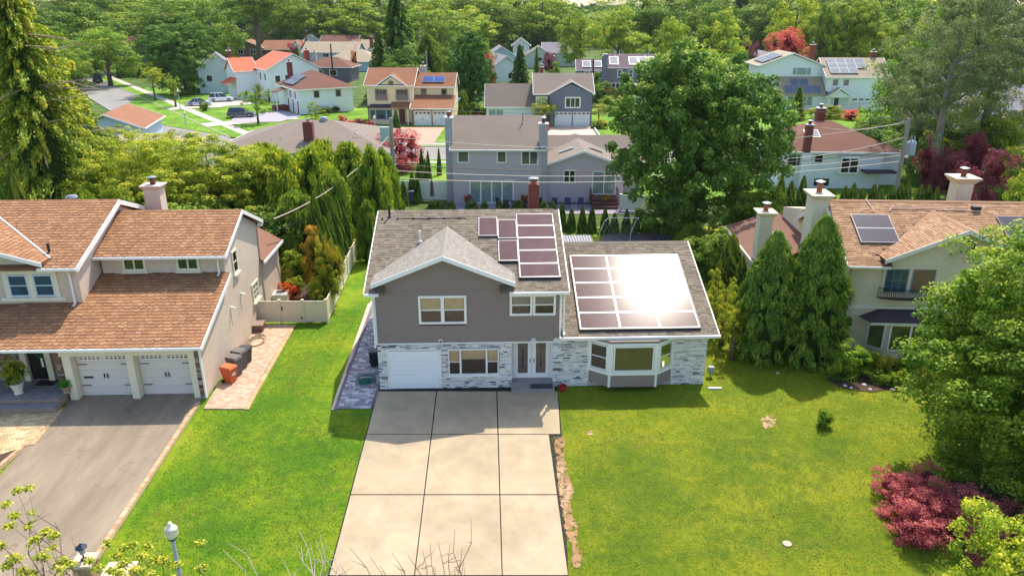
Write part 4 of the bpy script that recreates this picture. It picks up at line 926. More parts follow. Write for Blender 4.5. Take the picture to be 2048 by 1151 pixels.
# balconet
b = MB(); pts = [(1.7 + 3.2 * k / 16, -.12 - .42 * math.sin(math.pi * k / 16) ** .5) for k in range(17)]
b.tube([(x, y, 4.05) for x, y in pts], .022, 5); b.tube([(x, y * 1.15, 3.5) for x, y in pts], .03, 5)
bal = b.build('balcony_rail', black, R)
for k in range(33):
    t_ = k / 32 * 16; i = min(int(t_), 15); fr_ = t_ - i; x = pts[i][0] + (pts[i+1][0] - pts[i][0]) * fr_; y = pts[i][1] + (pts[i+1][1] - pts[i][1]) * fr_
    b = MB(); b.tube([(x, y, 4.05), (x, y - .02, 3.8), (x, y * 1.15 - .08, 3.62), (x, y * 1.12, 3.5)], .014, 4); b.build('baluster', black, bal)
fl = MB(); fl.prism([(x, y, 3.44) for x, y in pts] , (0, 0, .04)); fl.build('balcony_floor', mat('flower_box_soil', '#6d5a4c', .9, .3, 9), bal)
# belt, scored blocks
c = MB(); fbox(c, rfn, -.06, W, 2.75, 2.92, 0.0, .08); c.box(-.08, 0, 0, 6, 2.75, 2.92); c.build('belt_course', mat('pale_trim', '#e3ddd0'), R)
bw = MB(); fbox(bw, rfn, 0, W, 0, 2.74, .001, .012); bw = bw.build('block_facing', mat('block_joint', '#a89a80', .9), R); k = 0; z = 0
while z < 2.7:
    x = -.0 - (.45 if k % 2 else 0)
    while x < W:
        a, bb = max(0, x), min(W, x + .9)
        if bb - a > .1:
            q = MB(); fbox(q, rfn, a + .008, bb - .008, z + .008, min(z + .46, 2.74) - .008, .012, .03); q.build('block', cst, bw)
        x += .9
    z += .46; k += 1
# lower bow window with dark hood
hd = MB(); hd.hexa([(1.2, -1.0, 2.28), (6.0, -1.0, 2.28), (6.3, -.0, 2.28), (.9, -.0, 2.28), (2.1, -.15, 2.72), (5.1, -.15, 2.72), (5.3, -.0, 2.74), (1.9, -.0, 2.74)]); hood = hd.build('window_hood', mat('dark_hood', '#42343b', .8, .1), R)
hd = MB(); hd.box(1.25, 5.95, -.95, -.0, 2.1, 2.275); hd.build('hood_trim', mat('pale_trim', '#e3ddd0'), hood)
b3 = [(1.45, 0.0), (2.35, -.75), (4.9, -.75), (5.8, 0.0)]; q = MB(); q.prism([(x, y + .03, 0) for x, y in b3], (0, 0, 2.1)); bwn = q.build('bay_window', cst, R)
for i in range(3):
    fn, Ln = bayface(b3[i], b3[i + 1])
    window(bwn, lambda u, v, n: fn(u, v, n - .02), .2, .55, Ln - .4, 1.45, 2 if i == 1 else 1, 1, .09, gm=mat('olive_glass', '#5d6a38', .1, .6, 1.0), depth=.06, fr=.05)
# wall lantern
l_ = MB(); l_.box(6.05, 6.25, -.06, -.022, 6.55, 6.85); l_.tube([(6.15, -.05, 6.78), (6.15, -.25, 6.88), (6.2, -.35, 6.75)], .02, 6); l_.lathe([(.03, 6.8), (.13, 6.7), (.13, 6.66)], 6.2, -.36, 8); l_.lathe([(.1, 6.66), (.07, 6.38), (.02, 6.32)], 6.2, -.36, 8); l_.build('wall_lantern', black, R)
l_ = MB(); l_.prism([(5.0, -.024, 5.75), (6.6, -.024, 5.75), (6.5, -.024, 6.05), (6.0, -.024, 6.3), (5.75, -.024, 6.5), (5.5, -.024, 6.2), (5.1, -.024, 6.05)], (0, .004, 0)); l_.build('plaster_relief', mat('plaster_relief', '#cbb796', .95, .15, 4), R)
# solar panels
bsol = mat('dark_solar_glass', '#2c2430', .18, .3, 30, stretch=(1, 6, 6), spec=.7)
Vr = Vector((0, yr - ye, zr - ze)).normalized()
for x0 in (.82, 9.1):
    for j in range(2): solar(R, (x0, ye + (1.75 + j * 1.18) * Vr.y, ze + (1.75 + j * 1.18) * Vr.z), (1, 0, 0), Vr, 2.15, 1.16, bsol, silver)
pc = MB(); pc.tube([(3.2, 3.55, 7.55), (3.35, 3.75, 7.68), (5.9, 3.75, 7.65), (8.4, 3.6, 7.55)], .03, 6); pc.tube([(2.3, 3.5, 7.48), (2.1, 4.5, 8.0)], .03, 6); pc.build('conduit', mat('conduit_pink', '#d8c0b4', .6), RR)
pc = MB(); pc.box(8.0, 8.45, 3.6, 3.95, 7.6, 7.8); pc.build('roof_vent', black, RR)
chimney(R, -.65, 4.6, 0, 8.0, .9, 1.4, cst, cst, True, .22, fm=mat('flue_clay', '#9c5b45', .8, .1), fh=.75)
chimney(R, -3.0, 6.9, 0, 6.25, .82, .95, cst, cst, True, .2, fm=mat('flue_clay', '#9c5b45'), fh=.6)
chimney(R, 9.55, 8.3, 5.5, 8.2, 1.0, 1.0, cst, cst, True, .3, fh=.6)
# low rear roof on the left
o = MB(); slab(o, [(-3.5, 5.7, 3.25), (-3.5, 14.9, 3.25), (0, 14.9, 4.6), (0, 5.7, 4.6)][::-1], .1); lo = o.build('roof', mat('brown_plank_roof', '#74503f', .85, .25, 5, stretch=(.6, 6, 1), bump=.6, bs=20), R); o = MB(); o.box(-3.6, -3.503, 5.6, 15, 3.08, 3.24); o.box(-3.5, 0, 5.6, 5.68, 3.1, 3.24); o.build('fascia', mat('pale_trim', '#e3ddd0'), lo)
skylight(R, (-1.6, 9.2, 3.98), (0, 1, 0), (1, 0, .386), .9, .7, mat('skylight_frame', '#d9d0c6', .5), paleglass)
w = MB(); w.prism([(0.002, 9.0, 0), (0.002, 13, 0), (0.002, 13, 5.3), (0.002, 9.0, 6.2)], (2, 0, 0)); w.build('wall', cst, R)
d = MB(); d.box(-.02, .08, -.13, -.032, .1, 5.2); d.build('downspout', mat('downspout_rose', '#b89a86', .6), R)
# ------------------------------------------------------------------ houses behind
vinylg = mat('mauve_grey_siding', '#c6b9bd', .7, .05, 2, stretch=(1, 1, 12)); broof = mat('taupe_roof', '#7d7065', .95, .16, 5, stretch=(1, 1, 3), bump=.4, bs=18, big=.06)
rtan = mat('red_brown_roof', '#8a5c40', .95, .15, 4, stretch=(1, 1, 3), bump=.4, bs=12, big=.08); rbrown = mat('dark_brown_roof', '#6f4a3c', .95, .15, 4, bump=.4, bs=12, big=.06)
whitew = mat('white_siding', '#e9ebed', .7, .04, 2, stretch=(.3, .3, 6)); tanst = mat('pale_yellow_stucco', '#e6d3ac', .9, .05, 2); greyroof = mat('grey_roof', '#7f7a80', .95, .15, 4, big=.05)
orangeroof = mat('orange_roof', '#d0694a', .9, .12, 4, big=.05); bluew = mat('slate_blue_siding', '#6c8094', .7, .05, 2); charw = mat('charcoal_siding', '#707684', .7, .05, 2, stretch=(.3, .3, 6))
brickw = mat('brown_brick', '#84604f', .9, .15, 5); paleblue = mat('pale_blue_siding', '#b4c6cf', .7, .04, 2); taupew = mat('taupe_siding', '#8f8386', .7, .06, 2, stretch=(.3, .3, 6)); darkw = mat('slate_grey_siding', '#6b6570', .7, .06, 2)
bluepan = mat('blue_solar_glass', '#274a8c', .3, .3, 4, spec=.2); greypan = mat('grey_solar_glass', '#69717d', .5, .15, 4, spec=.1); tanroof = mat('pale_tan_roof', '#a09079', .95, .1, 4, big=.05)
def hs(label, loc, yaw=0.0, name='house'): return thing(name, label, 'house', loc, math.radians(yaw))
def win(h, face, plane, u, v, w, ht, cols=1, rows=1, **k): return window(h, facefn(face, plane), u, v, w, ht, cols, rows, k.pop('trim', .1), depth=.07, **k)

# grey two-storey house straight behind
h = hs('mauve-grey two-storey house with two grey chimneys directly behind the middle house', (-5.9, 74.2, 0), 0)
wall_gable(h, 0, 8.75, 0, 9, 0, 5.65, 8.15, vinylg); roof_gable(h, 0, 9.0, 0, 9, 5.7, 8.25, broof, oh=.25)
wall_gable(h, 8.76, 17.2, 0.6, 11, 0, 3.8, 5.25, vinylg, axis='y'); R_ = roof_gable(h, 8.9, 17.2, .6, 11, 3.9, 5.35, broof, axis='y', oh=.3)
wall_gable(h, 8.9, 19.5, 5, 12, 0, 3.2, 5.2, vinylg, axis='x'); roof_gable(h, 9.0, 19.5, 5, 12, 3.6, 5.6, broof, axis='x', oh=.3)
chimney(h, -.35, 1.2, 0, 8.4, .75, 1.0, mat('grey_chimney', '#aeaab0', .85, .05), white2, True, .06, fh=.6); chimney(h, 9.0, .5, 0, 7.9, .85, .9, mat('grey_chimney', '#aeaab0'), white2, True, .06, fh=.6)
vent_pipe(h, 7.0, 3.4, 7.6, 1.0, .06, metal)
for (u, v, w, ht, c) in ((.6, 4.3, .95, 1.0, 1), (4.5, 4.3, .75, 1.0, 1), (6.9, 4.1, 1.5, 1.2, 2)): win(h, 'f', 0, u, v, w, ht, c, 1, trim=.12, gm=mat('green_grey_glass', '#4b5552', .08, .3, 1, spec=.9))
fw = facefn('f', 0); window(h, fw, 1.75, .2, 4.2, 2.1, 1, 1, .14, gm=paleglass, depth=.08, split=(.24, .5, .75), fr=.07)
win(h, 'f', 0, 7.6, 1.5, .85, 1.0, 1, 1, trim=.1, gm=mat('bright_blue_glass', '#1f7fb0', .15, .2, 1))
fw = facefn('f', .6); window(h, fw, 11.2, 2.1, 1.0, 1.2, 2, 1, .1, depth=.08); window(h, fw, 14.1, .95, 2.2, 2.2, 2, 1, .12, gm=paleglass, depth=.08)
downspout(h, 9.3, .55, .1, 3.6, kick=.2)
for y0_, x_ in ((3.0, 10.8), (3.0, 15.2)):
    sg = 1 if x_ < 13 else -1; a = (x_, y0_, 3.9 + 1.45 / 4.15 * ((x_ - 8.9) if sg > 0 else (17.2 - x_)))
    skylight(h, a, (sg, 0, .35), (0, 1, 0), 1.5, .45, metal, paleglass)
st_ = MB(); st_.box(13.9, 16.4, -1.4, .55, 0, .85); st_.box(13.9, 16.4, -1.8, -1.402, 0, .55); st_.box(13.9, 16.4, -2.2, -1.802, 0, .28); st_.build('deck_stair', mat('dark_red_deck', '#5c3a36', .8, .2), h)
for x in (13.8, 16.5):
    st_ = MB(); st_.box(x - .05, x + .05, -2.2, .5, 1.5, 1.58); [st_.box(x - .03, x + .03, yv, yv + .06, .2, 1.505) for yv in (-2.1, -1.3, -.5, .3)]
    st_.build('deck_railing', mat('dark_red_deck', '#5c3a36'), h)
# patio between the houses: white fence panels
def fence(label, A, B, hgt, m, group=None, n=None, post=.13, cap=True, gate=None, z=0):
    A, B = Vector((A[0], A[1], 0)), Vector((B[0], B[1], 0)); d = B - A; L_ = d.length; yaw = math.atan2(d.y, d.x); n = n or max(1, round(L_ / 2.3)); t = thing('fence', label, 'fence', (A.x, A.y, z), yaw, group); st = L_ / n
    for k in range(n + 1):
        q = MB(); x = k * st; q.box(x - post / 2, x + post / 2, -post / 2, post / 2, 0, hgt + .06)
        if cap: q.box(x - post / 2 - .02, x + post / 2 + .02, -post / 2 - .02, post / 2 + .02, hgt + .062, hgt + .1)
        q.build('post', m, t)
    for k in range(n):
        q = MB(); a, b = k * st + post / 2, (k + 1) * st - post / 2; q.box(a, b, -.03, .03, .08, .2); q.box(a, b, -.03, .03, hgt - .12, hgt)
        nb = max(4, int((b - a) / .2)); w_ = (b - a) / nb
        for i in range(nb): q.box(a + i * w_ + .004, a + (i + 1) * w_ - .004, -.014, .014, .2, hgt - .12)
        q.build('gate_panel' if gate == k else 'panel', m, t)
        if gate == k: g_ = MB(); g_.box(a + .04, a + .1, -.09, -.03, hgt * .6, hgt * .75); g_.box(b - .1, b - .02, -.07, -.03, .3, .45); g_.build('latch', black, t)
    return t
vf_ = mat('ivory_vinyl', '#d8cfb6', .55, .05, 2); vw_ = mat('white_vinyl', '#e4e4e2')
fence('ivory vinyl fence with gate across the end of the pink brick walk', (-16.05, 43.7), (-11.7, 43.75), 1.5, vf_, n=3, gate=1)
fence('long ivory vinyl fence running back along the grass strip beside the tall arborvitae', (-11.7, 43.85), (-12.75, 63), 1.5, vf_, n=9)
fence('white vinyl fence left of the mauve-grey house behind the wires', (-12.6, 76), (-6.2, 75.6), 2.0, vw_, n=3, post=.14)
fence('low grey fence panel at the right end of the mauve-grey house patio', (10.6, 71.5), (13.5, 71), 1.6, vw_, n=1, post=.18)

# tan house with double garage across the back street
h = hs('pale yellow stucco house with red-brown roof, blue solar panels and double garage', (-24.4, 129.5, 0), -2)
wall_gable(h, 0, 7.7, 0, 9, 0, 6.5, 8.7, tanst); roof_gable(h, 0, 7.7, 0, 9, 6.6, 8.9, rtan, oh=.4)
wall_gable(h, 2.1, 6.4, -.15, 3, 5, 6.55, 7.9, tanst, axis='y'); roof_gable(h, 1.7, 6.8, -.1, 4.4, 6.5, 8.15, rtan, axis='y', oh=.3)
wall_gable(h, 7.72, 14.4, 2.4, 9, 0, 6.0, 7.7, tanst); roof_gable(h, 7.8, 14.4, 2.4, 9, 6.1, 8.0, rtan, oh=.3)
boxpart(h, 'garage_wall', 7.72, 14.4, -1.6, 2.4, 0, 2.9, tanst); o = MB(); slab(o, [(7.5, -2.1, 2.85), (14.7, -2.1, 2.85), (14.7, 2.4, 4.6), (7.5, 2.4, 4.6)]); slab(o, [(4.1, -1.5, 3.0), (7.48, -1.5, 3.0), (7.48, 0.0, 3.7), (4.1, 0.0, 3.7)]); o.build('porch_roof', rtan, h)
q = MB(); q.box(7.4, 14.75, -2.2, -2.1, 2.68, 2.86); q.prism([(7.42, -2.1, 2.8), (7.42, -2.1, 3.0), (7.42, 2.4, 4.8), (7.42, 2.4, 4.6)], (.08, 0, 0)); q.build('gutter', white, h)
boxpart(h, 'stone_base', 0, 3.9, -.08, 0, 0, 3.0, mat('mixed_stone', '#8c6a5b', .9, .35, 2.5, bump=.5)); boxpart(h, 'stone_base', 7.75, 14.38, -1.68, -1.6, 0, 2.85, mat('mixed_stone', '#8c6a5b'))
gfn = facefn('f', -1.7)
for u in (8.15, 11.3): garage_door(h, gfn, u, 0, 2.75, 2.35, white2, 4, 1, trimm=cream, hinges=True)
trb = mat('brown_trim', '#8f7c66', .8)
for u in (2.0 - .4, 5.1): win(h, 'f', -.15, u, 4.1, 1.7, 1.5, 3, 1, trim=.18, tm=trb, gm=darkglass)
for u in (8.9, 12.4): win(h, 'f', 2.4, u, 4.75, .7, .7, 1, 1, trim=.15, tm=trb)
window(h, facefn('f', -.5), .5, .9, 3.6, 1.5, 1, 1, .12, tm=mat('grey_blue_trim', '#a9b3bb', .5), gm=blueglass, split=(.25, .75), depth=.1, fr=.08); boxpart(h, 'bay_wall', .3, 4.3, -.5, 0, 0, 2.7, tanst); q = MB(); q.hexa([(0, -.9, 2.75), (4.6, -.9, 2.75), (4.6, 0, 2.75), (0, 0, 2.75), (.6, -.2, 3.3), (4.0, -.2, 3.3), (4.0, 0, 3.3), (.6, 0, 3.3)]); q.build('bay_roof', mat('dark_hood', '#42343b'), h)
q = MB(); q.lathe([(.45, 0), (.45, .08), (.3, .08), (.3, 0)], 0, 0, 20); o = q.build('medallion', trb, h); o.rotation_euler = (math.pi / 2, 0, 0); o.location = (4.2, -.17, 6.75)
for k in range(2): solar(h, (9.0 + k * 1.9, 3.1, 6.55), (1, 0, 0), (0, 3.3, 1.9), 1.85, 1.6, bluepan, silver, off=.12)
chimney(h, 8.6, 7.2, 6, 8.9, .9, .8, mat('grey_chimney', '#aeaab0'), cream, True, .1, fh=.6)
for x in (4.4, 6.9): boxpart(h, 'porch_post', x, x + .2, -1.4, -1.2, 0, 2.9, cream)
boxpart(h, 'front_door', 5.3, 6.3, -.04, .0, .3, 2.5, mat('red_brown_door', '#5b2e26', .5)); boxpart(h, 'porch_step', 4.6, 7.2, -1.3, 0, 0, .3, mat('brown_step', '#7c5f50'))

# white hip-roofed corner house with garage on its left face
h = hs('white corner house with brown hip roof, pale solar panels and two garage doors', (-39.2, 141, 0), 32)
boxpart(h, 'wall', 0, 10.5, 0, 13, 0, 4.4, whitew); rf_ = roof_hip(h, 0, 10.5, 0, 13, 4.5, 7.3, rbrown, .5)
for (u, v) in ((3.0, 2.9), (7.2, 2.9)): win(h, 'f', 0, u, v, .9, 1.1, trim=.12, tm=mat('tan_trim', '#b6a995', .7))
for (u, v) in ((1.1, 2.7), (4.0, 2.7)): win(h, 'l', 0, u, v, 1.1, 1.2, 2, 1, trim=.08)
gl_ = facefn('l', 0)
for u in (.7, 3.6): garage_door(h, gl_, u, 0, 2.5, 2.1, white2, 4)
for u in (.35, 3.3, 6.2): q = MB(); fbox(q, gl_, u, u + .25, 0, 2.4, .0, .12); q.build('brick_pier', brickred, h)
boxpart(h, 'brick_stair', -2.6, -.1, 6.8, 9.0, 0, 1.0, brickred); o = MB(); slab(o, [(-2.4, 6.5, 3.6), (-2.4, 9.2, 3.6), (0, 9.2, 4.3), (0, 6.5, 4.3)][::-1]); o.build('porch_roof', rbrown, h)
for y in (6.7, 9.0): boxpart(h, 'porch_post', -2.3, -2.1, y, y + .2, 0, 3.5, white)
for i in range(3):
    for j in range(2): solar(h, (.3 + j * 1.5, 3.6 + i * 1.9 + j * .6, 4.55 + .487 * (.8 + j * 1.5)), (0, 1, 0), (1, 0, .487), 1.85, 1.6, greypan, silver, off=.15)
chimney(h, 2.2, 11.2, 4, 8.6, .9, .8, brickred, white2, True, .05)
q = MB(); q.box(3.4, 5.0, -.9, -.1, .7, 1.3); q.build('air_conditioner', mat('ac_grey', '#9ba3aa', .6), h)
downspout(h, .15, -.02, .1, 4.2, kick=.2); downspout(h, 5.8, -.02, .1, 4.2, kick=.2)

# white house with orange roof
h = hs('white two-storey house with bright orange roof and double white garage', (-50.5, 160.5, 0), 34)
wall_gable(h, 0, 11, 0, 12, 0, 6.6, 9.4, whitew, axis='y'); roof_gable(h, 0, 11, 0, 12, 6.7, 9.6, orangeroof, axis='y', oh=.4)
wall_gable(h, -4.5, -.02, 7.5, 15, 0, 6.0, 8.4, whitew, axis='x'); roof_gable(h, -4.5, 0, 7.5, 15, 6.1, 8.4, orangeroof, axis='x', oh=.4)
o = MB(); slab(o, [(-6.8, 6.5, 3.4), (-6.8, 12, 3.4), (-4.5, 12, 4.5), (-4.5, 6.5, 4.5)][::-1]); o.build('porch_roof', orangeroof, h)
for u in (1.0, 4.2): garage_door(h, facefn('l', 0), u - .5, 0, 2.7, 2.3, white2, 4)
for u in (1.2, 4.4): win(h, 'l', 0, u, 4.2, 1.1, 1.4, trim=.1, gm=mat('green_shutter_glass', '#2c5a50', .3, .2))
for u in (1.5, 3.6): win(h, 'f', 0, u, 3.9, 1.0, 1.3, trim=.1)
for u in (8.4, 10.5): win(h, 'l', 4.5, u, 3.9, 1.0, 1.4, trim=.1, gm=mat('green_shutter_glass', '#2c5a50'))
boxpart(h, 'brick_pier', -.3, -.02, -.1, .4, 0, 2.6, brickred); boxpart(h, 'brick_pier', -.5, -.02, 6.4, 7.3, 0, 3.0, brickred); chimney(h, 9.8, 3.2, 5, 9.9, .9, .9, brickred, white2, True, .05)

# pale blue house with brick chimney further left
h = hs('pale blue house with tall red brick chimney left of the orange-roofed house', (-66, 178, 0), 20)
wall_gable(h, -5.5, 3, 0, 8, 0, 5.6, 8.6, paleblue, axis='y'); roof_gable(h, -5.5, 3, 0, 8, 5.6, 8.8, greyroof, axis='y'); chimney(h, 1.6, -.3, 0, 9.2, 1.0, .8, brickred, white2)
win(h, 'f', 0, -3.8, 2.6, 1.2, 1.4, trim=.1)
# slate blue house far left
def hx(px, Y): return (px - 1024) / F * (Y * cp + 14 * sp)
h = hs('slate blue gabled house with two white windows behind the far left trees', (hx(262, 258), 258, 0), 10)
wall_gable(h, 0, 11, 0, 13, 0, 5.6, 8.0, bluew, axis='y'); roof_gable(h, 0, 11, 0, 13, 5.7, 8.2, greyroof, axis='y', oh=.6)
for u in (3.2, 6.8): win(h, 'f', 0, u, 3.0, 1.1, 1.5, 1, 2, trim=.3)
solar(h, (.3, 1, 6.0), (0, 1, 0), (5.5, 0, 2.4), 8, 3.2, greypan, silver, off=.2)
# brown brick house
h = hs('brown brick house with tan roof and white rear turret behind the orange roof', (hx(462, 268), 268, 0), 6)
wall_gable(h, 0, 10, 0, 10, 0, 5.6, 7.4, brickw, axis='y'); roof_gable(h, 0, 10, 0, 10, 5.7, 7.9, rtan, axis='y', oh=.5); wall_gable(h, 10, 23, 2, 12, 0, 4.9, 7.0, brickw); roof_gable(h, 10, 23, 2, 12, 5.0, 7.6, rtan, oh=.5)
for u in (2.2, 6.4): win(h, 'f', 0, u, 3.4, 1.7, 1.4, 2, 1, trim=.15, tm=mat('pale_blue_trim', '#c9d6e0'))
window(h, facefn('f', 0), 2.6, .8, 3.6, 1.5, 1, 1, .25, gm=blueglass, split=(.25, .75), depth=.3, fr=.1)
wall_gable(h, 20, 24, -2, 4, 0, 5.0, 7.6, whitew, axis='y'); roof_gable(h, 20, 24, -2, 4, 5.0, 7.9, rtan, axis='y', oh=.4); win(h, 'f', -2, 21.6, 3.8, .8, 1.5, trim=.1)
b = MB(); b.lathe([(2.0, 0), (2.0, 5.6)], 25.6, 0, 8); b.build('turret', tanst, h); b = MB(); b.lathe([(2.5, 5.602), (.4, 8.0), (.35, 8.8), (.05, 9.3)], 25.6, 0, 8); b.build('turret_roof', rtan, h)
def simple(label, px, y, yaw, w, d, ze, zr, wm, rm, axis='x', wins=(), ch=None, hip=False, tm=None, wtrim=.15):
    h = hs(label, (hx(px, y), y, 0), yaw)
    if hip: boxpart(h, 'wall', 0, w, 0, d, 0, ze, wm); roof_hip(h, 0, w, 0, d, ze, zr, rm, .6)
    else: wall_gable(h, 0, w, 0, d, 0, ze, zr, wm, axis); roof_gable(h, 0, w, 0, d, ze, zr + .1, rm, axis, oh=.5)
    for (u, v, ww, hh, c) in wins: win(h, 'f', 0, u, v, ww, hh, c, 1, trim=wtrim)
    if ch: chimney(h, ch[0], ch[1], ze - 1, zr + 1.2, 1.1, 1.0, ch[2] if len(ch) > 2 else brickred, white2, True, .05)
    return h
simple('slate grey house with white windows and skylight behind the dark pole', 606, 206, -3, 12.5, 9, 3.7, 6.0, darkw, rbrown, hip=True, wins=((3.0, 1.6, 2.0, 1.3, 2), (7.0, 1.6, 1.8, 1.3, 2)), ch=(2.0, 4, mat('grey_chimney', '#aeaab0')))
simple('long pale house with tan gable roof behind the slate grey house', 606, 262, -4, 18, 11, 4.6, 7.4, paleblue, tanroof, wins=((3.0, 2.4, 1.8, 1.5, 2), (6.8, 2.4, 1.8, 1.5, 2)))
simple('pale house with broad tan hip roof beside the dark pole', 645, 240, -6, 17, 13, 2.9, 6.2, paleblue, tanroof, hip=True, wins=((9.5, 1.0, 1.6, 1.3, 2),))
simple('brown-roofed grey house partly hidden behind the tan roofs', 640, 300, -3, 14, 10, 5.6, 8.2, taupew, rbrown, wins=((10, 3.5, 1.2, 1.5, 1),))
simple('small grey gabled wing with one window beside brick chimneys', 690, 284, -6, 6.5, 10, 4.8, 7.2, mat('sage_siding', '#a7b2a6', .7), rbrown, axis='y', wins=((3, 2.9, 1.0, 1.4, 1),))
simple('white house with tan roof and twin brick chimneys', 722, 274, -4, 12, 10, 4.9, 7.6, whitew, tanroof, wins=((2, 2.6, 1.4, 1.4, 1), (8, 2.6, 1.4, 1.4, 1)), ch=(3.6, 1))
simple('pale blue gabled house far left of the brown-roofed grey house', 603, 308, 8, 7, 10, 6.0, 8.4, paleblue, greyroof, axis='y', ch=(2, 2, brickred))
simple('small white house far behind under the tall pines', 838, 340, -5, 13, 10, 6.5, 9, whitew, greyroof, wins=((4, 4, 1.5, 1.5, 2),))
simple('low roofed white house in the gap left of the tall conifers', 740, 330, -5, 12, 10, 6.5, 9, whitew, tanroof)
simple('small house with reddish roof between far trees at the left edge of the road', 90, 250, 15, 12, 10, 4.6, 7, brickw, rbrown)
simple('white gable house glimpsed between the trees above the blue spruce', 880, 300, 4, 11, 9, 5.6, 8.4, whitew, greyroof, axis='y', wins=((4, 3.4, 1.4, 1.4, 1),))
simple('pale house roof glimpsed above the brown brick house', 528, 330, 4, 14, 9, 6.2, 8.8, paleblue, greyroof)
simple('small tan-roofed house glimpsed left of the slate blue house', 215, 300, 4, 12, 9, 5.0, 7.8, whitew, rtan)
simple('pale sliver of a house between the skyline trees above the taupe house', 1230, 330, 4, 11, 9, 6.4, 9.2, whitew, greyroof)
# hip-roofed bungalow behind the left hedge, with brick chimney
h = hs('low bungalow with broad grey-brown hip roof, brick chimney and round roof vent', (-34.5, 86.5, 0), 0)
boxpart(h, 'wall', 0, 20, 0, 15.5, 0, 3.0, whitew); roof_hip(h, 0, 20, 0, 15.5, 3.1, 5.6, broof, .5)
chimney(h, 10.6, 2.5, 3, 6.1, 1.1, .9, brickred, None, True, fm=metal); b = MB(); b.lathe([(.5, 5.3), (.5, 5.75), (.4, 5.95), (.05, 6.05)], 11.2, 7.7, 16); b.build('roof_vent', metal, h)
for k in range(3): solar(h, (15.6 + k * .42, 3.0 + k * .05, 4.05), (.25, 1, 0), (1, 0, 0), 1.9, .2, white, black, off=.12, fr=.05)
for x, y in ((6.2, 2.6), (7.2, 2.9), (15.8, 4.4)): vent_pipe(h, x, y, 3.1 + y * .32, .45, .07)
# small garage roof at the left beside the street
h = hs('small pale house with orange-brown gable roof beside the left street', (-60.5, 104, 0), 12)
wall_gable(h, 0, 9, 0, 12, 0, 3.0, 4.6, paleblue, axis='y'); roof_gable(h, 0, 9, 0, 12, 3.1, 4.9, rtan, axis='y', oh=.5)
h = hs('long pale house with white fascia running down the left street', (-50, 86, 0), 12); boxpart(h, 'wall', 0, 12, 0, 8, 0, 2.9, paleblue); roof_hip(h, 0, 12, 0, 8, 3.0, 4.4, tanroof, .5)

# charcoal house with double garage
h = hs('charcoal-grey house with brown roof and white double garage across the back street', (3.9, 127, 0), 0)
wall_gable(h, 0, 9.3, 0, 9, 0, 5.4, 8.0, charw); roof_gable(h, 0, 9.3, 0, 9, 5.5, 8.2, broof, oh=.4)
wall_gable(h, 2.4, 9.3, -.6, 3, 0, 5.5, 7.0, charw, axis='y'); roof_gable(h, 2.4, 9.3, -.6, 3.6, 5.6, 7.4, broof, axis='y', oh=.35)
wall_gable(h, -8.2, -.02, 1.5, 9, 0, 3.1, 6.3, whitew); roof_gable(h, -8.2, 0, 1.5, 9, 3.2, 6.4, broof, oh=.3)
win(h, 'f', -.6, 5.0, 3.2, 2.2, 1.4, 3, 1, trim=.2); win(h, 'f', 0, .25, 3.2, 1.5, 1.4, 2, 1, trim=.2, gm=paleglass); win(h, 'f', 1.5, -7.8, 1.2, 2.4, 1.3, 2, 1, gm=paleglass)
for u in (3.2, 6.2): garage_door(h, facefn('f', -.6), u, 0, 2.8, 2.4, white2, 4, 1)
chimney(h, 1.2, 7.5, 5, 8.9, .6, .6, brickred, white2, True, .03); boxpart(h, 'kerb_wall', 9.4, 9.6, -11, -.7, 0, .35, white2)

# long taupe house with solar panels
h = hs('long taupe two-storey house with row of pale solar panels and red fence in front', (21.2, 176, 0), -2)
wall_gable(h, 0, 13.4, 0, 9, 0, 5.9, 8.2, taupew); roof_gable(h, 0, 13.4, 0, 9, 6.0, 8.5, mat('plum_roof', '#6a5a60', .95, .15, 4), oh=.4)
wall_gable(h, -6.4, -.02, .8, 8, 0, 5.2, 7.2, mat('grey_violet_siding', '#8d8496', .7, .06)); roof_gable(h, -6.4, 0, .8, 8, 5.3, 7.3, mat('plum_roof', '#6a5a60'), oh=.3)
for u in (2.8, 5.3, 7.9): win(h, 'f', 0, u, 3.8, .75, 1.4, 1, 2, trim=.22)
for u in (-4.6, -1.7): win(h, 'f', .8, u, 3.4, .9, 1.3, 1, 2, trim=.22)
for (x, ww) in ((.9, 2.0), (5.3, 2.0), (7.5, 2.0), (9.7, 2.2)): solar(h, (x, .6, 6.32), (1, 0, 0), (0, 3.3, 1.9), ww, 3.0, greypan, silver, off=.12, fr=.06)
for (x, ww) in ((-5.2, 1.9), (-2.8, 2.0)): solar(h, (x, 1.5, 5.7), (1, 0, 0), (0, 3.3, 1.9), ww, 2.4, greypan, silver, off=.12, fr=.06)
chimney(h, -.2, -.1, 0, 8.6, 1.0, 1.0, mat('grey_stone_chimney', '#857f8a', .9, .3, 4), white2, False, .05); window(h, facefn('f', -.6), 1.4, .8, 5.4, 1.6, 6, 1, .15, depth=.1, fr=.1, gm=blueglass); boxpart(h, 'sunroom', 1.1, 7.1, -.6, 0, 0, 2.7, taupew)
for x in (2.2, 3.3, 9.0, 10.0): vent_pipe(h, x, 3.8, 8.1, 1.2, .08)
fence('solid red wooden fence in front of the long taupe house', (19.2, 164), (27.5, 163.5), 2.6, mat('red_fence', '#8a3a33', .8, .1), n=4, cap=False)
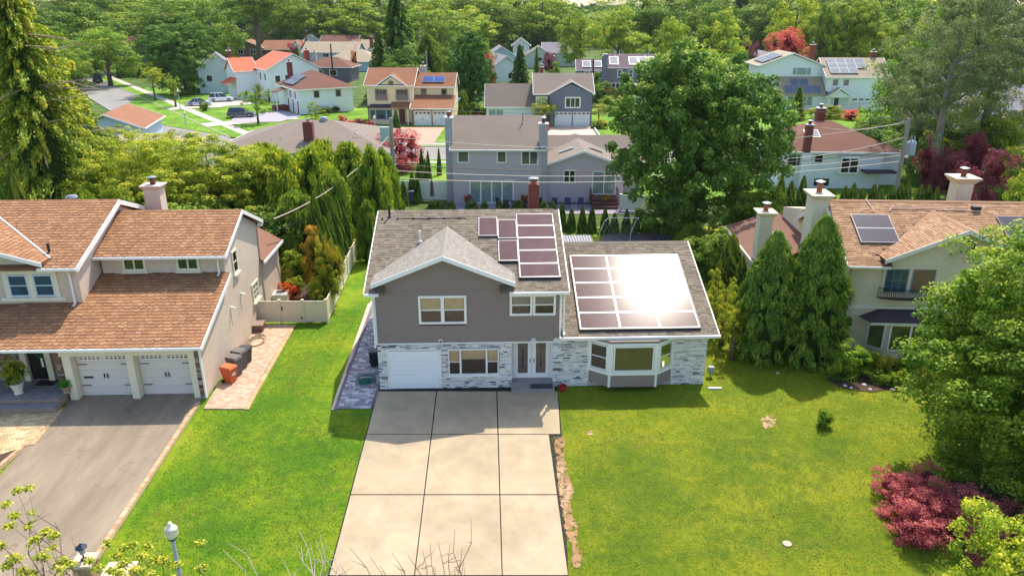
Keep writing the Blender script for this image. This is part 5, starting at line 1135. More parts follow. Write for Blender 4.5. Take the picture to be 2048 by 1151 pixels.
# white hip house half hidden by the big maple
h = hs('white hip-roofed house half hidden behind the big centre tree', (24.0, 126.5, 0), 8)
boxpart(h, 'wall', 0, 12, 0, 12, 0, 5.6, mat('pale_grey_siding', '#b9c1cb', .7, .05)); roof_hip(h, 0, 12, 0, 12, 5.7, 8.0, tanroof, .6); win(h, 'l', 0, 3, 3.4, 1.2, 1.6, trim=.1); boxpart(h, 'brick_base', 2.5, 11.9, -.1, -.002, 0, 1.6, brickw); win(h, 'f', 0, 5, 2.4, 1.6, 1.4, trim=.1)
q = boxpart(h, 'utility_box', -2.2, -1.0, 0, 1.2, 0, 1.6, mat('navy_box', '#2c3150', .6))
# pale house with arched windows
simple('pale grey-green house with arched windows left of the bright round trees', 1088, 258, 2, 11.5, 10, 4.7, 7.4, mat('pale_sage_siding', '#c3ccbd', .7), greyroof, wins=((2.4, 2.6, 1.3, 1.6, 2), (7.0, 2.6, 1.3, 1.6, 2)))
simple('pale sage gabled wing with taupe roof by the purple tree', 1050, 252, 0, 9, 9, 4.0, 6.6, mat('pale_sage_siding', '#c3ccbd'), broof, axis='y', wins=((3, 2.2, 2.4, 1.1, 2),))
simple('white house with grey roof behind the red-leafed tree', 976, 186, 14, 9, 16, 4.6, 7.6, whitew, greyroof, axis='y', wins=((5, 2.4, 1, 1.2, 1),))
simple('grey gabled house top behind the dark centre conifers', 975, 236, 5, 8.5, 10, 4.9, 7.4, paleblue, greyroof, axis='y')
simple('small white house peeping between the bright trees right of centre', 1298, 252, 0, 6, 9, 5.2, 7.4, whitew, greyroof, wins=((1.8, 3.0, 1.4, 1.4, 2),))
simple('white arched-window house at the far left of the pale houses', 1026, 286, 0, 6, 9, 5.6, 7.8, whitew, greyroof, axis='y', wins=((1.5, 3.4, 2.4, 1.8, 2),))
simple('pale stone-grey house corner behind the orange maple', 1508, 198, 0, 8, 10, 5.2, 7.8, whitew, greyroof, axis='y')

# big white house upper right
h = hs('large white house with solar panels on three roofs behind the red shrub', (51.5, 148, 0), -3)
wall_gable(h, -3.5, 8.5, 3, 12, 0, 8.1, 10.2, whitew, axis='y'); roof_gable(h, -3.5, 8.5, 3, 13, 8.2, 10.4, tanroof, axis='y', oh=.5)
wall_gable(h, 8.52, 20, 0, 10, 0, 6.3, 9.0, whitew); roof_gable(h, 8.52, 20, 0, 10, 6.4, 9.4, tanroof, oh=.4)
boxpart(h, 'wall', 0, 8.5, 0, 3, 0, 2.9, whitew); o = MB(); slab(o, [(-.3, -.5, 2.9), (8.9, -.5, 2.9), (8.5, 3, 6.0), (-.3, 3, 6.0)]); o.build('roof', tanroof, h); q = MB(); q.prism([(8.5, -.5, 2.95), (8.9, -.5, 2.95), (8.9, 3.0, 6.1), (8.5, 3.0, 6.1)], (0, 0, .1)); q.build('flashing', mat('navy_flashing', '#2e3555', .5), h)
for (x, j) in ((2.2, 1.5), (3.9, 1.5), (.9, 0), (2.6, 0), (4.3, 0), (6.0, 0)): solar(h, (x, -.2 + j * .85, 3.1 + j * .75), (1, 0, 0), (0, 3.5, 3.1), 1.65, 1.9, greypan, silver, off=.12)
for i in range(4):
    for j in range(3):
        if i + (2 - j) < 5: solar(h, (9.2 + i * 1.75, .5 + j * 1.35, 6.75 + j * .8), (1, 0, 0), (0, 5, 3), 1.7, 1.5, greypan, silver, off=.12)
for i in range(3):
    for j in range(2): solar(h, (-3.0 + j * 1.9, 3.4 + i * 2.4, 8.45 + j * .7), (0, 1, 0), (6, 0, 2.2), 2.3, 1.9, greypan, silver, off=.15)
window(h, facefn('f', 3), 2.8, 6.3, 3.4, 1.3, 1, 1, .1, split=(.22, .76), gm=paleglass, depth=.06); win(h, 'f', 0, 9.6, 4.6, 1.0, 1.1, trim=.1); win(h, 'f', 0, 11.6, 4.6, 1.0, 1.1, trim=.1)
window(h, facefn('f', 0), 1.6, .8, 4.6, 1.7, 1, 1, .12, split=(.24, .78), gm=paleglass, depth=.06)
wall_gable(h, 8.6, 12.8, -1.6, 0, 2.5, 2.9, 4.0, whitew, axis='y'); roof_gable(h, 8.6, 12.8, -1.6, 0, 2.9, 4.3, tanroof, axis='y', oh=.3)
for x in (8.7, 12.5): boxpart(h, 'porch_post', x, x + .25, -1.6, -1.35, 0, 2.7, white)
boxpart(h, 'front_door', 10.4, 11.2, -.05, .0, .1, 2.4, mat('navy_flashing', '#2e3555')); garage_door(h, facefn('f', 0), 13.6, 0, 4.8, 2.3, white2, 4, 1); chimney(h, 7.6, 8, 8, 11.6, 1.0, .8, brickred, white2, True, .04); chimney(h, 18.5, 5.5, 8, 10.4, 1.0, .8, brickred, white2, True, .04)

# white rear house with brown hip roof
h = hs('white rear house with dark brown hip roof and brick chimneys right of the centre maple', (29.2, 81.5, 0), -3)
boxpart(h, 'wall', 0, 11, 0, 11, 0, 4.0, whitew); boxpart(h, 'wall', 11.02, 14, 2, 10, 0, 3.6, whitew); roof_hip(h, 0, 12.4, 0, 11, 4.1, 6.6, rbrown, .5)
win(h, 'f', 0, .9, 2.5, 1.9, 1.1, 2, 1, trim=.08, tm=mat('blue_white_trim', '#b9c8d6', .5)); win(h, 'f', 0, 3.75, 2.9, .8, .8, trim=.1)
window(h, facefn('f', -.5), 6.5, 1.9, 1.7, 1.5, 2, 1, .12, depth=.06); q = MB(); q.prism([(6.2, 0, 1.7), (6.5, -.5, 1.7), (8.3, -.5, 1.7), (8.7, 0, 1.7)], (0, 0, 1.95)); q.build('bay_wall', white, h)
chimney(h, 2.6, -.35, 4.0, 6.9, .7, .7, brickred, white2, True, .03); boxpart(h, 'chimney_breast', 2.15, 3.05, -.7, 0, 0, 4.0, whitew); chimney(h, 5.9, 6.5, 5, 7.8, .9, .9, brickred, white2, True, .03); skylight(h, (3.2, 2.2, 5.1), (1, 0, 0), (0, 5.5, 2.5), 1.6, 1.5, mat('skylight_frame', '#d9d0c6'), greypan)
boxpart(h, 'entry_roof', 8.8, 12.2, -1.6, 0, 2.0, 2.15, mat('dark_hood', '#42343b')); boxpart(h, 'basement_window', 4.0, 5.6, -.04, 0, .3, 1.1, darkglass)
# house edge at far right
h = hs('white-walled house with grey roof at the right edge behind the pine', (55.5, 86, 0), -4); boxpart(h, 'wall', 0, 12, 0, 10, 0, 4.2, paleblue); roof_hip(h, 0, 12, 0, 10, 4.3, 7.5, broof, .6); win(h, 'f', 0, 2.5, 2.2, 1, 1.4, trim=.1)
h = hs('grey-roofed house glimpsed through the right-hand trees', (66, 108, 0), -4); boxpart(h, 'wall', 0, 12, 0, 10, 0, 5.2, whitew); roof_hip(h, 0, 12, 0, 10, 5.3, 8.5, greyroof, .6)
# ------------------------------------------------------------------ foliage kit (real leaf-sized faces)
def leaf_mesh(name, P, Nn, S, asp, T, m, droop=None, seed=0):
    """P (n,3) positions, Nn (n,3) normals, S sizes, T tints -> one diamond leaf per point"""
    n = len(P); rs = np.random.RandomState(seed + 7)
    Nn = Nn / (np.linalg.norm(Nn, axis=1, keepdims=True) + 1e-9)
    R_ = rs.normal(size=(n, 3))
    if droop is not None: R_ = droop + R_ * .25
    A = R_ - Nn * (R_ * Nn).sum(1, keepdims=True); A /= np.linalg.norm(A, axis=1, keepdims=True) + 1e-9
    B = np.cross(Nn, A); S = S[:, None]
    V = np.empty((n, 4, 3), np.float32)
    V[:, 0] = P - A * S * .5; V[:, 1] = P + B * S * asp * .5 + Nn * S * .10; V[:, 2] = P + A * S * .5 - Nn * S * .12; V[:, 3] = P - B * S * asp * .5 + Nn * S * .10
    me = bpy.data.meshes.new(name); me.vertices.add(n * 4); me.vertices.foreach_set('co', V.ravel())
    me.loops.add(n * 4); me.loops.foreach_set('vertex_index', np.arange(n * 4, dtype=np.int32)); me.polygons.add(n)
    me.polygons.foreach_set('loop_start', np.arange(0, n * 4, 4, dtype=np.int32)); me.polygons.foreach_set('loop_total', np.full(n, 4, np.int32))
    a = me.attributes.new('tint', 'FLOAT_COLOR', 'POINT'); arr = np.zeros((n * 4, 4), np.float32); arr[:, 0] = np.repeat(T, 4); arr[:, 1] = 1; arr[:, 3] = 1; a.data.foreach_set('color', arr.ravel())
    me.materials.append(m); me.update(calc_edges=True); return me
def fol(name, ramp, transl=.28, rough=.55):
    return mat(name, None, rough, 0, ramp=ramp, transl=transl, objcol=True, spec=.3)
leafm = fol('tree_leaf', [(0, '#48681f'), (.35, '#6c8a2c'), (.7, '#9aa93a'), (1, '#cfca60')], .42)  # yellow upper end stands in for sunlit leaf highlights
darkleaf = fol('dark_leaf', [(0, '#3d5c26'), (.4, '#4d7030'), (.75, '#6d8c3a'), (1, '#b2bb6a')], .32)  # pale top of the ramp paints the bright upper clump edges
conif = fol('conifer_needle', [(0, '#3f5f26'), (.4, '#668430'), (.8, '#a0ab3e'), (1, '#d2cc60')], .35)  # upper end yellowed likewise, as painted highlights
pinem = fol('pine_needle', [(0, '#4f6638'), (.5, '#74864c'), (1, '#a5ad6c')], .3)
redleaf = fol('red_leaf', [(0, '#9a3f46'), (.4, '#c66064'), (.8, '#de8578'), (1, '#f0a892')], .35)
bark = mat('tree_bark', '#6b5a4a', .95, .3, 6, bump=.8, bs=14, stretch=(1, 1, .25)); greybark = mat('grey_bark', '#8e8478', .95, .25, 6, bump=.6, bs=14, stretch=(1, 1, .25))
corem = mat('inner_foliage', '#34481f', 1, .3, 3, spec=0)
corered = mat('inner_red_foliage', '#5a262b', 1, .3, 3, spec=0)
def sph(rs, n, up=.25):
    d = rs.normal(size=(n, 3)); d[:, 2] += up; return d / np.linalg.norm(d, axis=1, keepdims=True)
def crown_points(seed, n, big=13, clumps=200, cr=(.06, .12), bottom=-.85, shape='round', flat=.75, spread=1.0):
    """leaves sit on many small clumps, the clumps on a dozen big limb masses: uneven outline with gaps; unit size"""
    rs = np.random.RandomState(seed); bc = sph(rs, big, .1) * rs.uniform(.3, .66, big)[:, None] * spread; bR = rs.uniform(.26, .46, big)
    bc = np.vstack([bc, [[0, 0, 0]]]); bR = np.append(bR, .42); k0 = rs.randint(0, len(bc), clumps); d0 = sph(rs, clumps, .25); c = bc[k0] + d0 * (bR[k0] * rs.uniform(.6, 1.05, clumps))[:, None]
    c = c[c[:, 2] > bottom]; m = len(c); R = rs.uniform(cr[0], cr[1], m)
    keep = np.ones(m, bool)
    for b_, r_ in zip(bc, bR): keep &= np.linalg.norm(c - b_, axis=1) > r_ * .28
    c, R = c[keep], R[keep]; m = len(c); k = rs.randint(0, m, n); dd = sph(rs, n, .55); P = c[k] + dd * (R[k] * rs.uniform(.35, 1.15, n) ** .6)[:, None] * np.array([1.15, 1.15, flat])
    lob_t = rs.uniform(-.2, .2, m); T = np.clip(.48 + lob_t[k] + .18 * dd[:, 2] + rs.normal(0, .14, n), 0, 1); Nn = dd * .6 + rs.normal(size=(n, 3)) * .5 + np.array([0, 0, .45])  # clump tops tinted lighter, undersides darker: shading put into the leaf colour
    P, c, R = fitp(P, bc, bR); return P, Nn, T, c, R
def fitp(P, c, R):
    """scale a crown so that its leaves fill -1..1 on every axis"""
    hi = np.percentile(P, 99.3, axis=0); lo = np.percentile(P, .7, axis=0); mid = (hi + lo) / 2; sc = 2 / (hi - lo)
    return (P - mid) * sc, (c - mid) * sc, R * sc.mean()
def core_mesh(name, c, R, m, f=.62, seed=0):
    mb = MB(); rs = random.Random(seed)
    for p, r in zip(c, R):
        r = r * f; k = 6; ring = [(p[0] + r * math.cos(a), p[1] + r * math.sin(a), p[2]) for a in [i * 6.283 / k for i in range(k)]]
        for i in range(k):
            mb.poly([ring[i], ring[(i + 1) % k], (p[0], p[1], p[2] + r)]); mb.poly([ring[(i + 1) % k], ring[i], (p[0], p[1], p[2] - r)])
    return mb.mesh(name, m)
_cr = {}
def crown(kind, seed):
    k = (kind, seed)
    if k in _cr: return _cr[k]
    rs = np.random.RandomState(seed * 13 + 1)
    if kind == 'far':      # background broadleaf, unit radius
        P, N_, T, c, R = crown_points(seed, 13000, 12, 170, (.08, .15)); me = leaf_mesh('crown', P, N_, rs.uniform(.04, .075, len(P)), .7, T, leafm); co = None
    elif kind == 'near':   # nearer broadleaf with fine leaves
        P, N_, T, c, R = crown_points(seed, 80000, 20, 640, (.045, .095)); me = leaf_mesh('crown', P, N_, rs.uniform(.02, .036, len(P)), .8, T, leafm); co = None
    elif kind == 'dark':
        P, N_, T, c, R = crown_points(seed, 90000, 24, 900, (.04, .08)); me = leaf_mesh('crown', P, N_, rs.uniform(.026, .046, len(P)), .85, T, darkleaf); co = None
    elif kind == 'airy':
        P, N_, T, c, R = crown_points(seed, 8000, 12, 90, (.08, .15), spread=1.25); me = leaf_mesh('crown', P, N_, rs.uniform(.04, .075, len(P)), .6, T, leafm); co = None
    elif kind == 'shrub':
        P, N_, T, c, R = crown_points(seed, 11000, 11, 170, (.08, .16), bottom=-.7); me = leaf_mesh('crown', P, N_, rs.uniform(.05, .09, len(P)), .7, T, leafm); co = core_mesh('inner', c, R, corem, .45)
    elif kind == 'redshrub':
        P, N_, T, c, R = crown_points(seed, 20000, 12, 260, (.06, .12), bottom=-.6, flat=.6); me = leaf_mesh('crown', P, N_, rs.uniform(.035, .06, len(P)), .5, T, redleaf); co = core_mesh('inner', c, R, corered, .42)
    elif kind == 'redtree':
        P, N_, T, c, R = crown_points(seed, 10000, 12, 150, (.08, .15)); me = leaf_mesh('crown', P, N_, rs.uniform(.045, .08, len(P)), .6, T, redleaf); co = core_mesh('inner', c, R, corered, .42)
    elif kind == 'cone':   # spreading conifer: tiers of drooping sprays; radius 1, height -1..1
        Ps, Ns, Ts, D = [], [], [], []; nb = 150
        for i in range(nb):
            z = -1 + 1.96 * (i / nb) ** .95; r = (1 - (z + 1) / 2) ** .85 * rs.uniform(.7, 1.08) + .05; th = i * 2.39996 + rs.uniform(-.3, .3); m_ = int(40 + 110 * r)
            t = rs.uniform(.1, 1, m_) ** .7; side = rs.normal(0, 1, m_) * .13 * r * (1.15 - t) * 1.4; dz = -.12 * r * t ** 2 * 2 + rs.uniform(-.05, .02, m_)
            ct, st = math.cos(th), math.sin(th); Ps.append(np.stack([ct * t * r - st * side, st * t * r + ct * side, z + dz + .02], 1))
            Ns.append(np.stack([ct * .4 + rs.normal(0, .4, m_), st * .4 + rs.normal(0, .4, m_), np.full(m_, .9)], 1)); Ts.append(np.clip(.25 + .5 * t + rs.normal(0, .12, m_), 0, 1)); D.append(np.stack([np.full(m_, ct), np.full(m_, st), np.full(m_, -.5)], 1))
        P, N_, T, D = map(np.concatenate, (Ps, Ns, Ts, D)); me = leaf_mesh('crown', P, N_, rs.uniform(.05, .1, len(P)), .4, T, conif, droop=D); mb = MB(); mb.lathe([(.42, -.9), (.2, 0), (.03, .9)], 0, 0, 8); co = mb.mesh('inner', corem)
    elif kind == 'spruce': # large old spruce: many irregular branches of fine sprays
        Ps, Ns, Ts, D = [], [], [], []; nb = 400
        for i in range(nb):
            z = -1 + 1.97 * (i / nb); r = ((1 - (z + 1) / 2) ** .7 * rs.uniform(.45, 1.08) + .04) * (.85 + .2 * math.sin(i * .7)); th = i * 2.39996 + rs.uniform(-.4, .4); m_ = int(50 + 190 * r)
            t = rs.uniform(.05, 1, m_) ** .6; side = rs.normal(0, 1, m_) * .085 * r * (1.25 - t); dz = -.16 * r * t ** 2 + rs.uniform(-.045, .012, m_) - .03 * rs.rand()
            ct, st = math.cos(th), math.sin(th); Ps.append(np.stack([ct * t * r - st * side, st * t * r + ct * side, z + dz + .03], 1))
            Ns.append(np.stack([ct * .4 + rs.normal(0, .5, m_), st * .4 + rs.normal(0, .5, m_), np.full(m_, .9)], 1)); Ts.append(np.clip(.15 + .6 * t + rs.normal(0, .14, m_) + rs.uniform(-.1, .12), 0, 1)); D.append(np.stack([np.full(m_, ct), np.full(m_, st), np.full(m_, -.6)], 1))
        P, N_, T, D = map(np.concatenate, (Ps, Ns, Ts, D)); me = leaf_mesh('crown', P, N_, rs.uniform(.022, .045, len(P)), .45, T, conif, droop=D); mb = MB(); mb.lathe([(.3, -.9), (.16, 0), (.03, .9)], 0, 0, 8); co = mb.mesh('inner', corem)
    elif kind == 'evg':    # dense broad evergreen, leafy to the ground
        nc, n = 620, 52000; zc = rs.uniform(0, 1, nc) ** .8; tc = rs.uniform(0, 6.283, nc); prof = np.clip((1 - zc) * 1.75, 0, 1) ** .7 * np.clip(zc * 6 + .8, 0, 1); rc = prof * rs.uniform(.62, 1.0, nc); cR = rs.uniform(.05, .11, nc)
        kk = rs.randint(0, nc, n); th = tc[kk]; out = np.stack([np.cos(th), np.sin(th), np.zeros(n)], 1); q = rs.uniform(0, 1, n); dd = sph(rs, n, .2)
        P = np.stack([rc[kk] * np.cos(th), rc[kk] * np.sin(th), zc[kk] * 2], 1) + dd * cR[kk][:, None] * [1.2, 1.2, .9] + out * (q * .07)[:, None] - np.array([0, 0, 1]) * (q * .05)[:, None]
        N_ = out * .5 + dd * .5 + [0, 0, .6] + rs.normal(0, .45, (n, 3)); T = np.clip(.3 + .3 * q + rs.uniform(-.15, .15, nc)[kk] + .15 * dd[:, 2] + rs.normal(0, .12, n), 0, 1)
        me = leaf_mesh('crown', P, N_, rs.uniform(.035, .075, len(P)), .55, T, conif, droop=np.stack([np.cos(th), np.sin(th), np.full(n, .2)], 1)); mb = MB(); mb.lathe([(.5, .02), (.66, .3), (.62, .9), (.36, 1.4), (.05, 1.8)], 0, 0, 10); co = mb.mesh('inner', corem)
    elif kind == 'arb':    # arborvitae: dense column, radius 1, height 0..2 (unit)
        n = 12000; z = rs.uniform(0, 1, n) ** .9; th = rs.uniform(0, 6.283, n); lump = 1 + .13 * np.sin(th * 5 + z * 14 + seed) * np.cos(z * 22 + th * 3); r = (np.clip(1 - z, 0, 1) ** .55) * np.clip(z * 9 + .72, 0, 1) * lump * rs.uniform(.86, 1.05, n)
        P = np.stack([r * np.cos(th), r * np.sin(th), z * 2], 1); N_ = np.stack([np.cos(th), np.sin(th), np.full(n, .45)], 1) + rs.normal(0, .35, (n, 3)); T = np.clip(.5 + .2 * np.sin(th * 5 + z * 14 + seed) + rs.normal(0, .15, n), 0, 1)
        me = leaf_mesh('crown', P, N_, rs.uniform(.07, .14, n), .5, T, conif, droop=np.tile([0, 0, 1.0], (n, 1))); mb = MB(); mb.lathe([(.7, .02), (.86, .3), (.78, .9), (.5, 1.5), (.1, 1.93)], 0, 0, 10); co = mb.mesh('inner', corem)
    elif kind == 'weep':   # weeping conifer: curtains of hanging sprays
        Ps, Ns, Ts, D = [], [], [], []
        for i in range(120):
            z = rs.uniform(-.8, .95); r0 = (1 - (z + 1) / 2) ** .38 * .98; th = rs.uniform(0, 6.283); k_ = 8
            for q in range(k_):
                rr = r0 * (.3 + .7 * q / k_); hx = .12 + .35 * rs.rand() * (q / k_); m_ = 26; t = rs.uniform(0, 1, m_); x = np.cos(th) * rr + rs.normal(0, .035, m_); y = np.sin(th) * rr + rs.normal(0, .035, m_)
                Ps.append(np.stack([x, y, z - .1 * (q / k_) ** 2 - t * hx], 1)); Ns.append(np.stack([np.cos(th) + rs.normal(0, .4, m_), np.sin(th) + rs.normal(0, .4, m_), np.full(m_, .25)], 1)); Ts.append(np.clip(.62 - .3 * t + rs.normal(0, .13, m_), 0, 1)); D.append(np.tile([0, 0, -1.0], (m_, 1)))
        P, N_, T, D = map(np.concatenate, (Ps, Ns, Ts, D)); T = np.clip(T + .12 * np.sin(P[:, 0] * 9 + P[:, 2] * 5) * np.cos(P[:, 1] * 8) + rs.normal(0, .1, len(P)), 0, 1); me = leaf_mesh('crown', P + rs.normal(0, .025, P.shape), N_ + rs.normal(0, .5, P.shape), rs.uniform(.045, .1, len(P)), .45, T, conif, droop=D); mb = MB(); mb.lathe([(.5, -.9), (.35, 0), (.05, .85)], 0, 0, 8); co = mb.mesh('inner', corem)
    elif kind == 'pine':   # tall sparse grey-green pine masses
        P, N_, T, c, R = crown_points(seed, 30000, 20, 200, (.05, .12), spread=1.3); me = leaf_mesh('crown', P, N_, rs.uniform(.03, .06, len(P)), .28, T, pinem); co = core_mesh('inner', c, R, corem, .3)
    _cr[k] = (me, co); return _cr[k]
def hexcol(c): v = lin(c) if isinstance(c, str) else c; return (v[0], v[1], v[2], 1)
WHITE = (1, 1, 1, 1)
def trunk(par, h, r, lean=(0, 0), limbs=6, spread=1.0, hb=.35, m=None, seed=0, name='trunk', top=.9):
    rg_ = random.Random(seed); b = MB(); pts = [(lean[0] * t * t * h, lean[1] * t * t * h, h * t * top) for t in (0, .25, .5, .75, 1)]; b.tube(pts, [r * 1.25, r, r * .8, r * .5, r * .15], 8)
    for i in range(limbs):
        t = rg_.uniform(hb, .8); a = i * 2.4 + rg_.random(); L_ = spread * rg_.uniform(.55, .9) * (1.15 - t); z = h * t * top; x0, y0 = lean[0] * t * t * h, lean[1] * t * t * h
        b.tube([(x0, y0, z), (x0 + math.cos(a) * L_ * .4, y0 + math.sin(a) * L_ * .4, z + L_ * .35), (x0 + math.cos(a) * L_, y0 + math.sin(a) * L_, z + L_ * .75)], [r * .5, r * .32, r * .08], 6)
    return b.build(name, m or bark, par, smooth=True)
def tree(label, x, y, h, w, kind='far', seed=1, col=WHITE, cb=.25, group=None, m=None, name='tree', cat='tree', limbs=6, tr=None, d=None, z=None, lean=(0, 0), solid=True):
    """h total height, w crown width (d depth); cb crown base as a share of h"""
    z = gz(y) if z is None else z; t = thing(name, label, cat, (x, y, z), random.Random(seed * 7 + int(x * 10)).random() * 6.28, group); d = d or w
    me, co = crown(kind, seed); ch = h * (1 - cb); o = link_mesh('crown', me, t); o.color = col
    if kind in ('arb', 'evg'): o.scale = (w / 2, d / 2, h / 2); o.location = (0, 0, 0)
    else: o.scale = (w / 2, d / 2, ch / 2); o.location = (lean[0] * h, lean[1] * h, h * cb + ch / 2)
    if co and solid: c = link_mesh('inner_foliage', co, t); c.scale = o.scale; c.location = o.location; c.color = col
    if kind not in ('shrub', 'redshrub', 'arb', 'evg'): trunk(t, h, tr or h * .018 + .06, limbs=limbs, spread=w * .5, m=m, seed=seed, lean=lean)
    else: b = MB(); b.tube([(0, 0, 0), (0, 0, .5)], [.06, .05], 6); b.build('trunk', bark, t)
    return t
def tp(label, px, base, toppy, wpx, kind='far', seed=1, col=WHITE, cb=.25, **k):
    """tree from its measured base pixel (px, base on the ground), the pixel row of its top and its width in pixels"""
    g = G(px, base); Zc = g.y * cp + (CAMH - g.z) * sp; top = AY(px, toppy, g.y); Zt = g.y * cp + (CAMH - (top.z * .6)) * sp
    return tree(label, g.x, g.y, max(top.z - g.z, .5), wpx * Zt / F, kind, seed, hexcol(col) if isinstance(col, str) else col, cb, **k)
def ty(label, px, Y, toppy, wpx, kind='far', seed=1, col=WHITE, cb=.25, **k):
    """same, for a tree whose foot is hidden: Y is its distance"""
    top = AY(px, toppy, Y); Zt = Y * cp + (CAMH - top.z * .6) * sp; x = (px - 1024) / F * Zt
    return tree(label, x, Y, max(top.z, 1), wpx * Zt / F, kind, seed, hexcol(col) if isinstance(col, str) else col, cb, **k)

_O = ('first second third fourth fifth sixth seventh eighth ninth tenth eleventh twelfth thirteenth fourteenth fifteenth sixteenth seventeenth eighteenth nineteenth twentieth').split()
def nth(i): return _O[i] if i < 20 else 'twenty-' + _O[i - 20] if i < 29 else 'thirtieth' if i == 29 else 'thirty-' + _O[i - 30] if i < 39 else 'fortieth' if i == 39 else 'forty-' + _O[i - 40]
_LM = ((150, 'left of the slate blue house'), (330, 'above the slate blue house'), (450, 'left of the brown brick house'), (600, 'above the brown brick house'), (760, 'above the tan hip roofs'), (900, 'above the pale yellow house'), (1010, 'above the white annex'), (1130, 'above the charcoal house'), (1330, 'above the long taupe house'), (1500, 'above the big centre maple'), (1740, 'above the large white house'), (9999, 'above the grey-green pines'))
_lc = {}
def lmark(prefix, px):
    w_ = next(t for x, t in _LM if px < x); k = (prefix, w_); _lc[k] = _lc.get(k, -1) + 1
    return '%s %s, %s from the left' % (prefix, w_, nth(_lc[k]))
# ------------------------------------------------------------------ trees and plants, placed from the photograph
Yg = (1.45, 1.25, .7, 1); Br = (1.25, 1.2, .75, 1); Dk = (.62, .72, .75, 1); Bl = (.55, .75, .9, 1); Gy = (1.0, 1.0, 1.0, 1); Or = (1.5, .95, .55, 1); Md = (.9, .95, .85, 1)
WS = 'tall trees on the skyline'
# hero: big centre tree
ty('big dark-leaved maple with sunlit edges between the mauve-grey house and the white rear house', 1400, 64, 112, 345, 'dark', 3, (1.3, 1.3, .9, 1), .02, tr=.35, limbs=10, d=11.5)
# right foreground tree, big and dense
t = tree('large leafy green tree in the right foreground beside the red maple mound', 22.6, 28.7, 10.6, 10.8, 'near', 7, (1.0, 1.12, .8, 1), .03, tr=.22, limbs=9)
tree('lower leafy tree beneath the large right foreground tree, at the right edge', 22.9, 26.6, 6.8, 8.2, 'near', 6, (.95, 1.05, .8, 1), .03, tr=.16, limbs=6)
# red weeping maples on the lawn
def mound(label, x, y, w, d, h, seed, col=WHITE, kind='redshrub', group=None, cat='shrub', name='shrub', zoff=.0):
    t = thing(name, label, cat, (x, y, gz(y)), seed * .7, group); me, co = crown(kind, seed); o = link_mesh('crown', me, t); o.color = col; o.scale = (w / 2, d / 2, h * .62); o.location = (0, 0, h * .38 + zoff)
    if co: c = link_mesh('inner_foliage', co, t); c.scale = o.scale; c.location = o.location; c.color = col
    b = MB(); b.tube([(0, 0, -.05), (0, 0, h * .4)], [.05 + w * .01, .03], 6); b.build('stem', bark, t); return t
mound('rose-red weeping maple mound, front half of the pair on the lawn', 15.9, 24.4, 3.4, 3.0, 1.7, 1, (.98, .86, .9, 1))
mound('dark crimson weeping maple mound behind and right of the rose-red one', 18.3, 23.6, 3.6, 3.2, 1.75, 2, (.85, .68, .85, 1))
mound('low rose-red maple clump joining the two red mounds at the back', 16.3, 26.2, 2.5, 2.3, 1.5, 3, (1.0, .85, .95, 1))
# tall evergreens by the right house
def conepair(label, x, y, h, w, seed, col): return tree(label, x, y, h, w, 'cone', seed, col, .0, cat='tree', tr=.14, limbs=0)
tree('narrow conical evergreen at the left of the pair beside the cream house', 14.4, 39.0, 7.2, 3.7, 'evg', 1, (.95, 1.1, .85, 1), .0)
tree('broad dense conical evergreen at the right of the pair, touching the cream house corner', 16.9, 38.9, 8.1, 3.9, 'evg', 2, (.95, 1.1, .82, 1), .0)
mound('round bright green shrub at the cream house corner', 18.1, 36.6, 2.3, 2.1, 2.0, 1, (1.15, 1.35, .9, 1), 'shrub')
mound('yellow-green azalea right of the round bright green shrub', 19.9, 36.6, 1.5, 1.4, 1.4, 2, Yg, 'shrub')
mound('clipped box shrub in the bed below the cream house window', 20.3, 35.3, .95, .9, .95, 3, (1.2, 1.3, .9, 1), 'shrub')
mound('second clipped box shrub, left of the first and lower', 19.5, 35.6, .9, .8, .7, 4, (1.0, 1.15, .8, 1), 'shrub')
mound('yellowish shrub under the big right tree by the cream house wall', 21.4, 36.6, 1.7, 1.5, 1.7, 5, Yg, 'shrub')
mound('small sapling shrub alone on the right lawn', 15.0, 31.4, .75, .7, 1.0, 6, (1.1, 1.25, .9, 1), 'shrub')
# shrubs between the middle house and the cream house
ty('yellow-green loose shrub behind the stone corner of the middle house', 1450, 40.5, 560, 75, 'airy', 1, Yg, .05, cat='shrub', name='shrub')
ty('tall arborvitae with golden tips behind the middle house wing, right side', 1462, 48, 470, 70, 'arb', 1, Yg, 0)
ty('dark arborvitae beside the golden-tipped one behind the wing', 1482, 46.5, 512, 42, 'arb', 2, Br, 0)
ty('bushy green shrub behind the right end of the wing roof', 1418, 52, 462, 90, 'shrub', 2, (.85, 1, .8, 1), .0, cat='shrub', name='shrub')
ty('small leafy tree against the right rake of the wing roof', 1435, 42.5, 540, 60, 'airy', 2, Yg, .1)
ty('slim young tree beside the white gas meter, right of the wing', 1470, 38.5, 610, 62, 'airy', 3, Yg, .2)
ty('round clipped yew at the back fence under the big centre maple', 1366, 57, 452, 30, 'shrub', 3, Md, 0, cat='shrub', name='shrub'); ty('second round clipped yew right of the first under the big centre maple', 1392, 58, 445, 32, 'shrub', 4, Md, 0, cat='shrub', name='shrub')
ty('dark leafy undergrowth below the right side of the big centre maple', 1470, 62, 345, 150, 'far', 5, (.7, .85, .65, 1), .0); ty('dark leafy undergrowth below the left side of the big centre maple', 1345, 66, 350, 130, 'far', 6, (.7, .85, .65, 1), .0); ty('dark shrubs right behind the cream house low roof', 1530, 60, 372, 90, 'shrub', 2, (.7, .9, .65, 1), .0, cat='shrub', name='shrub')
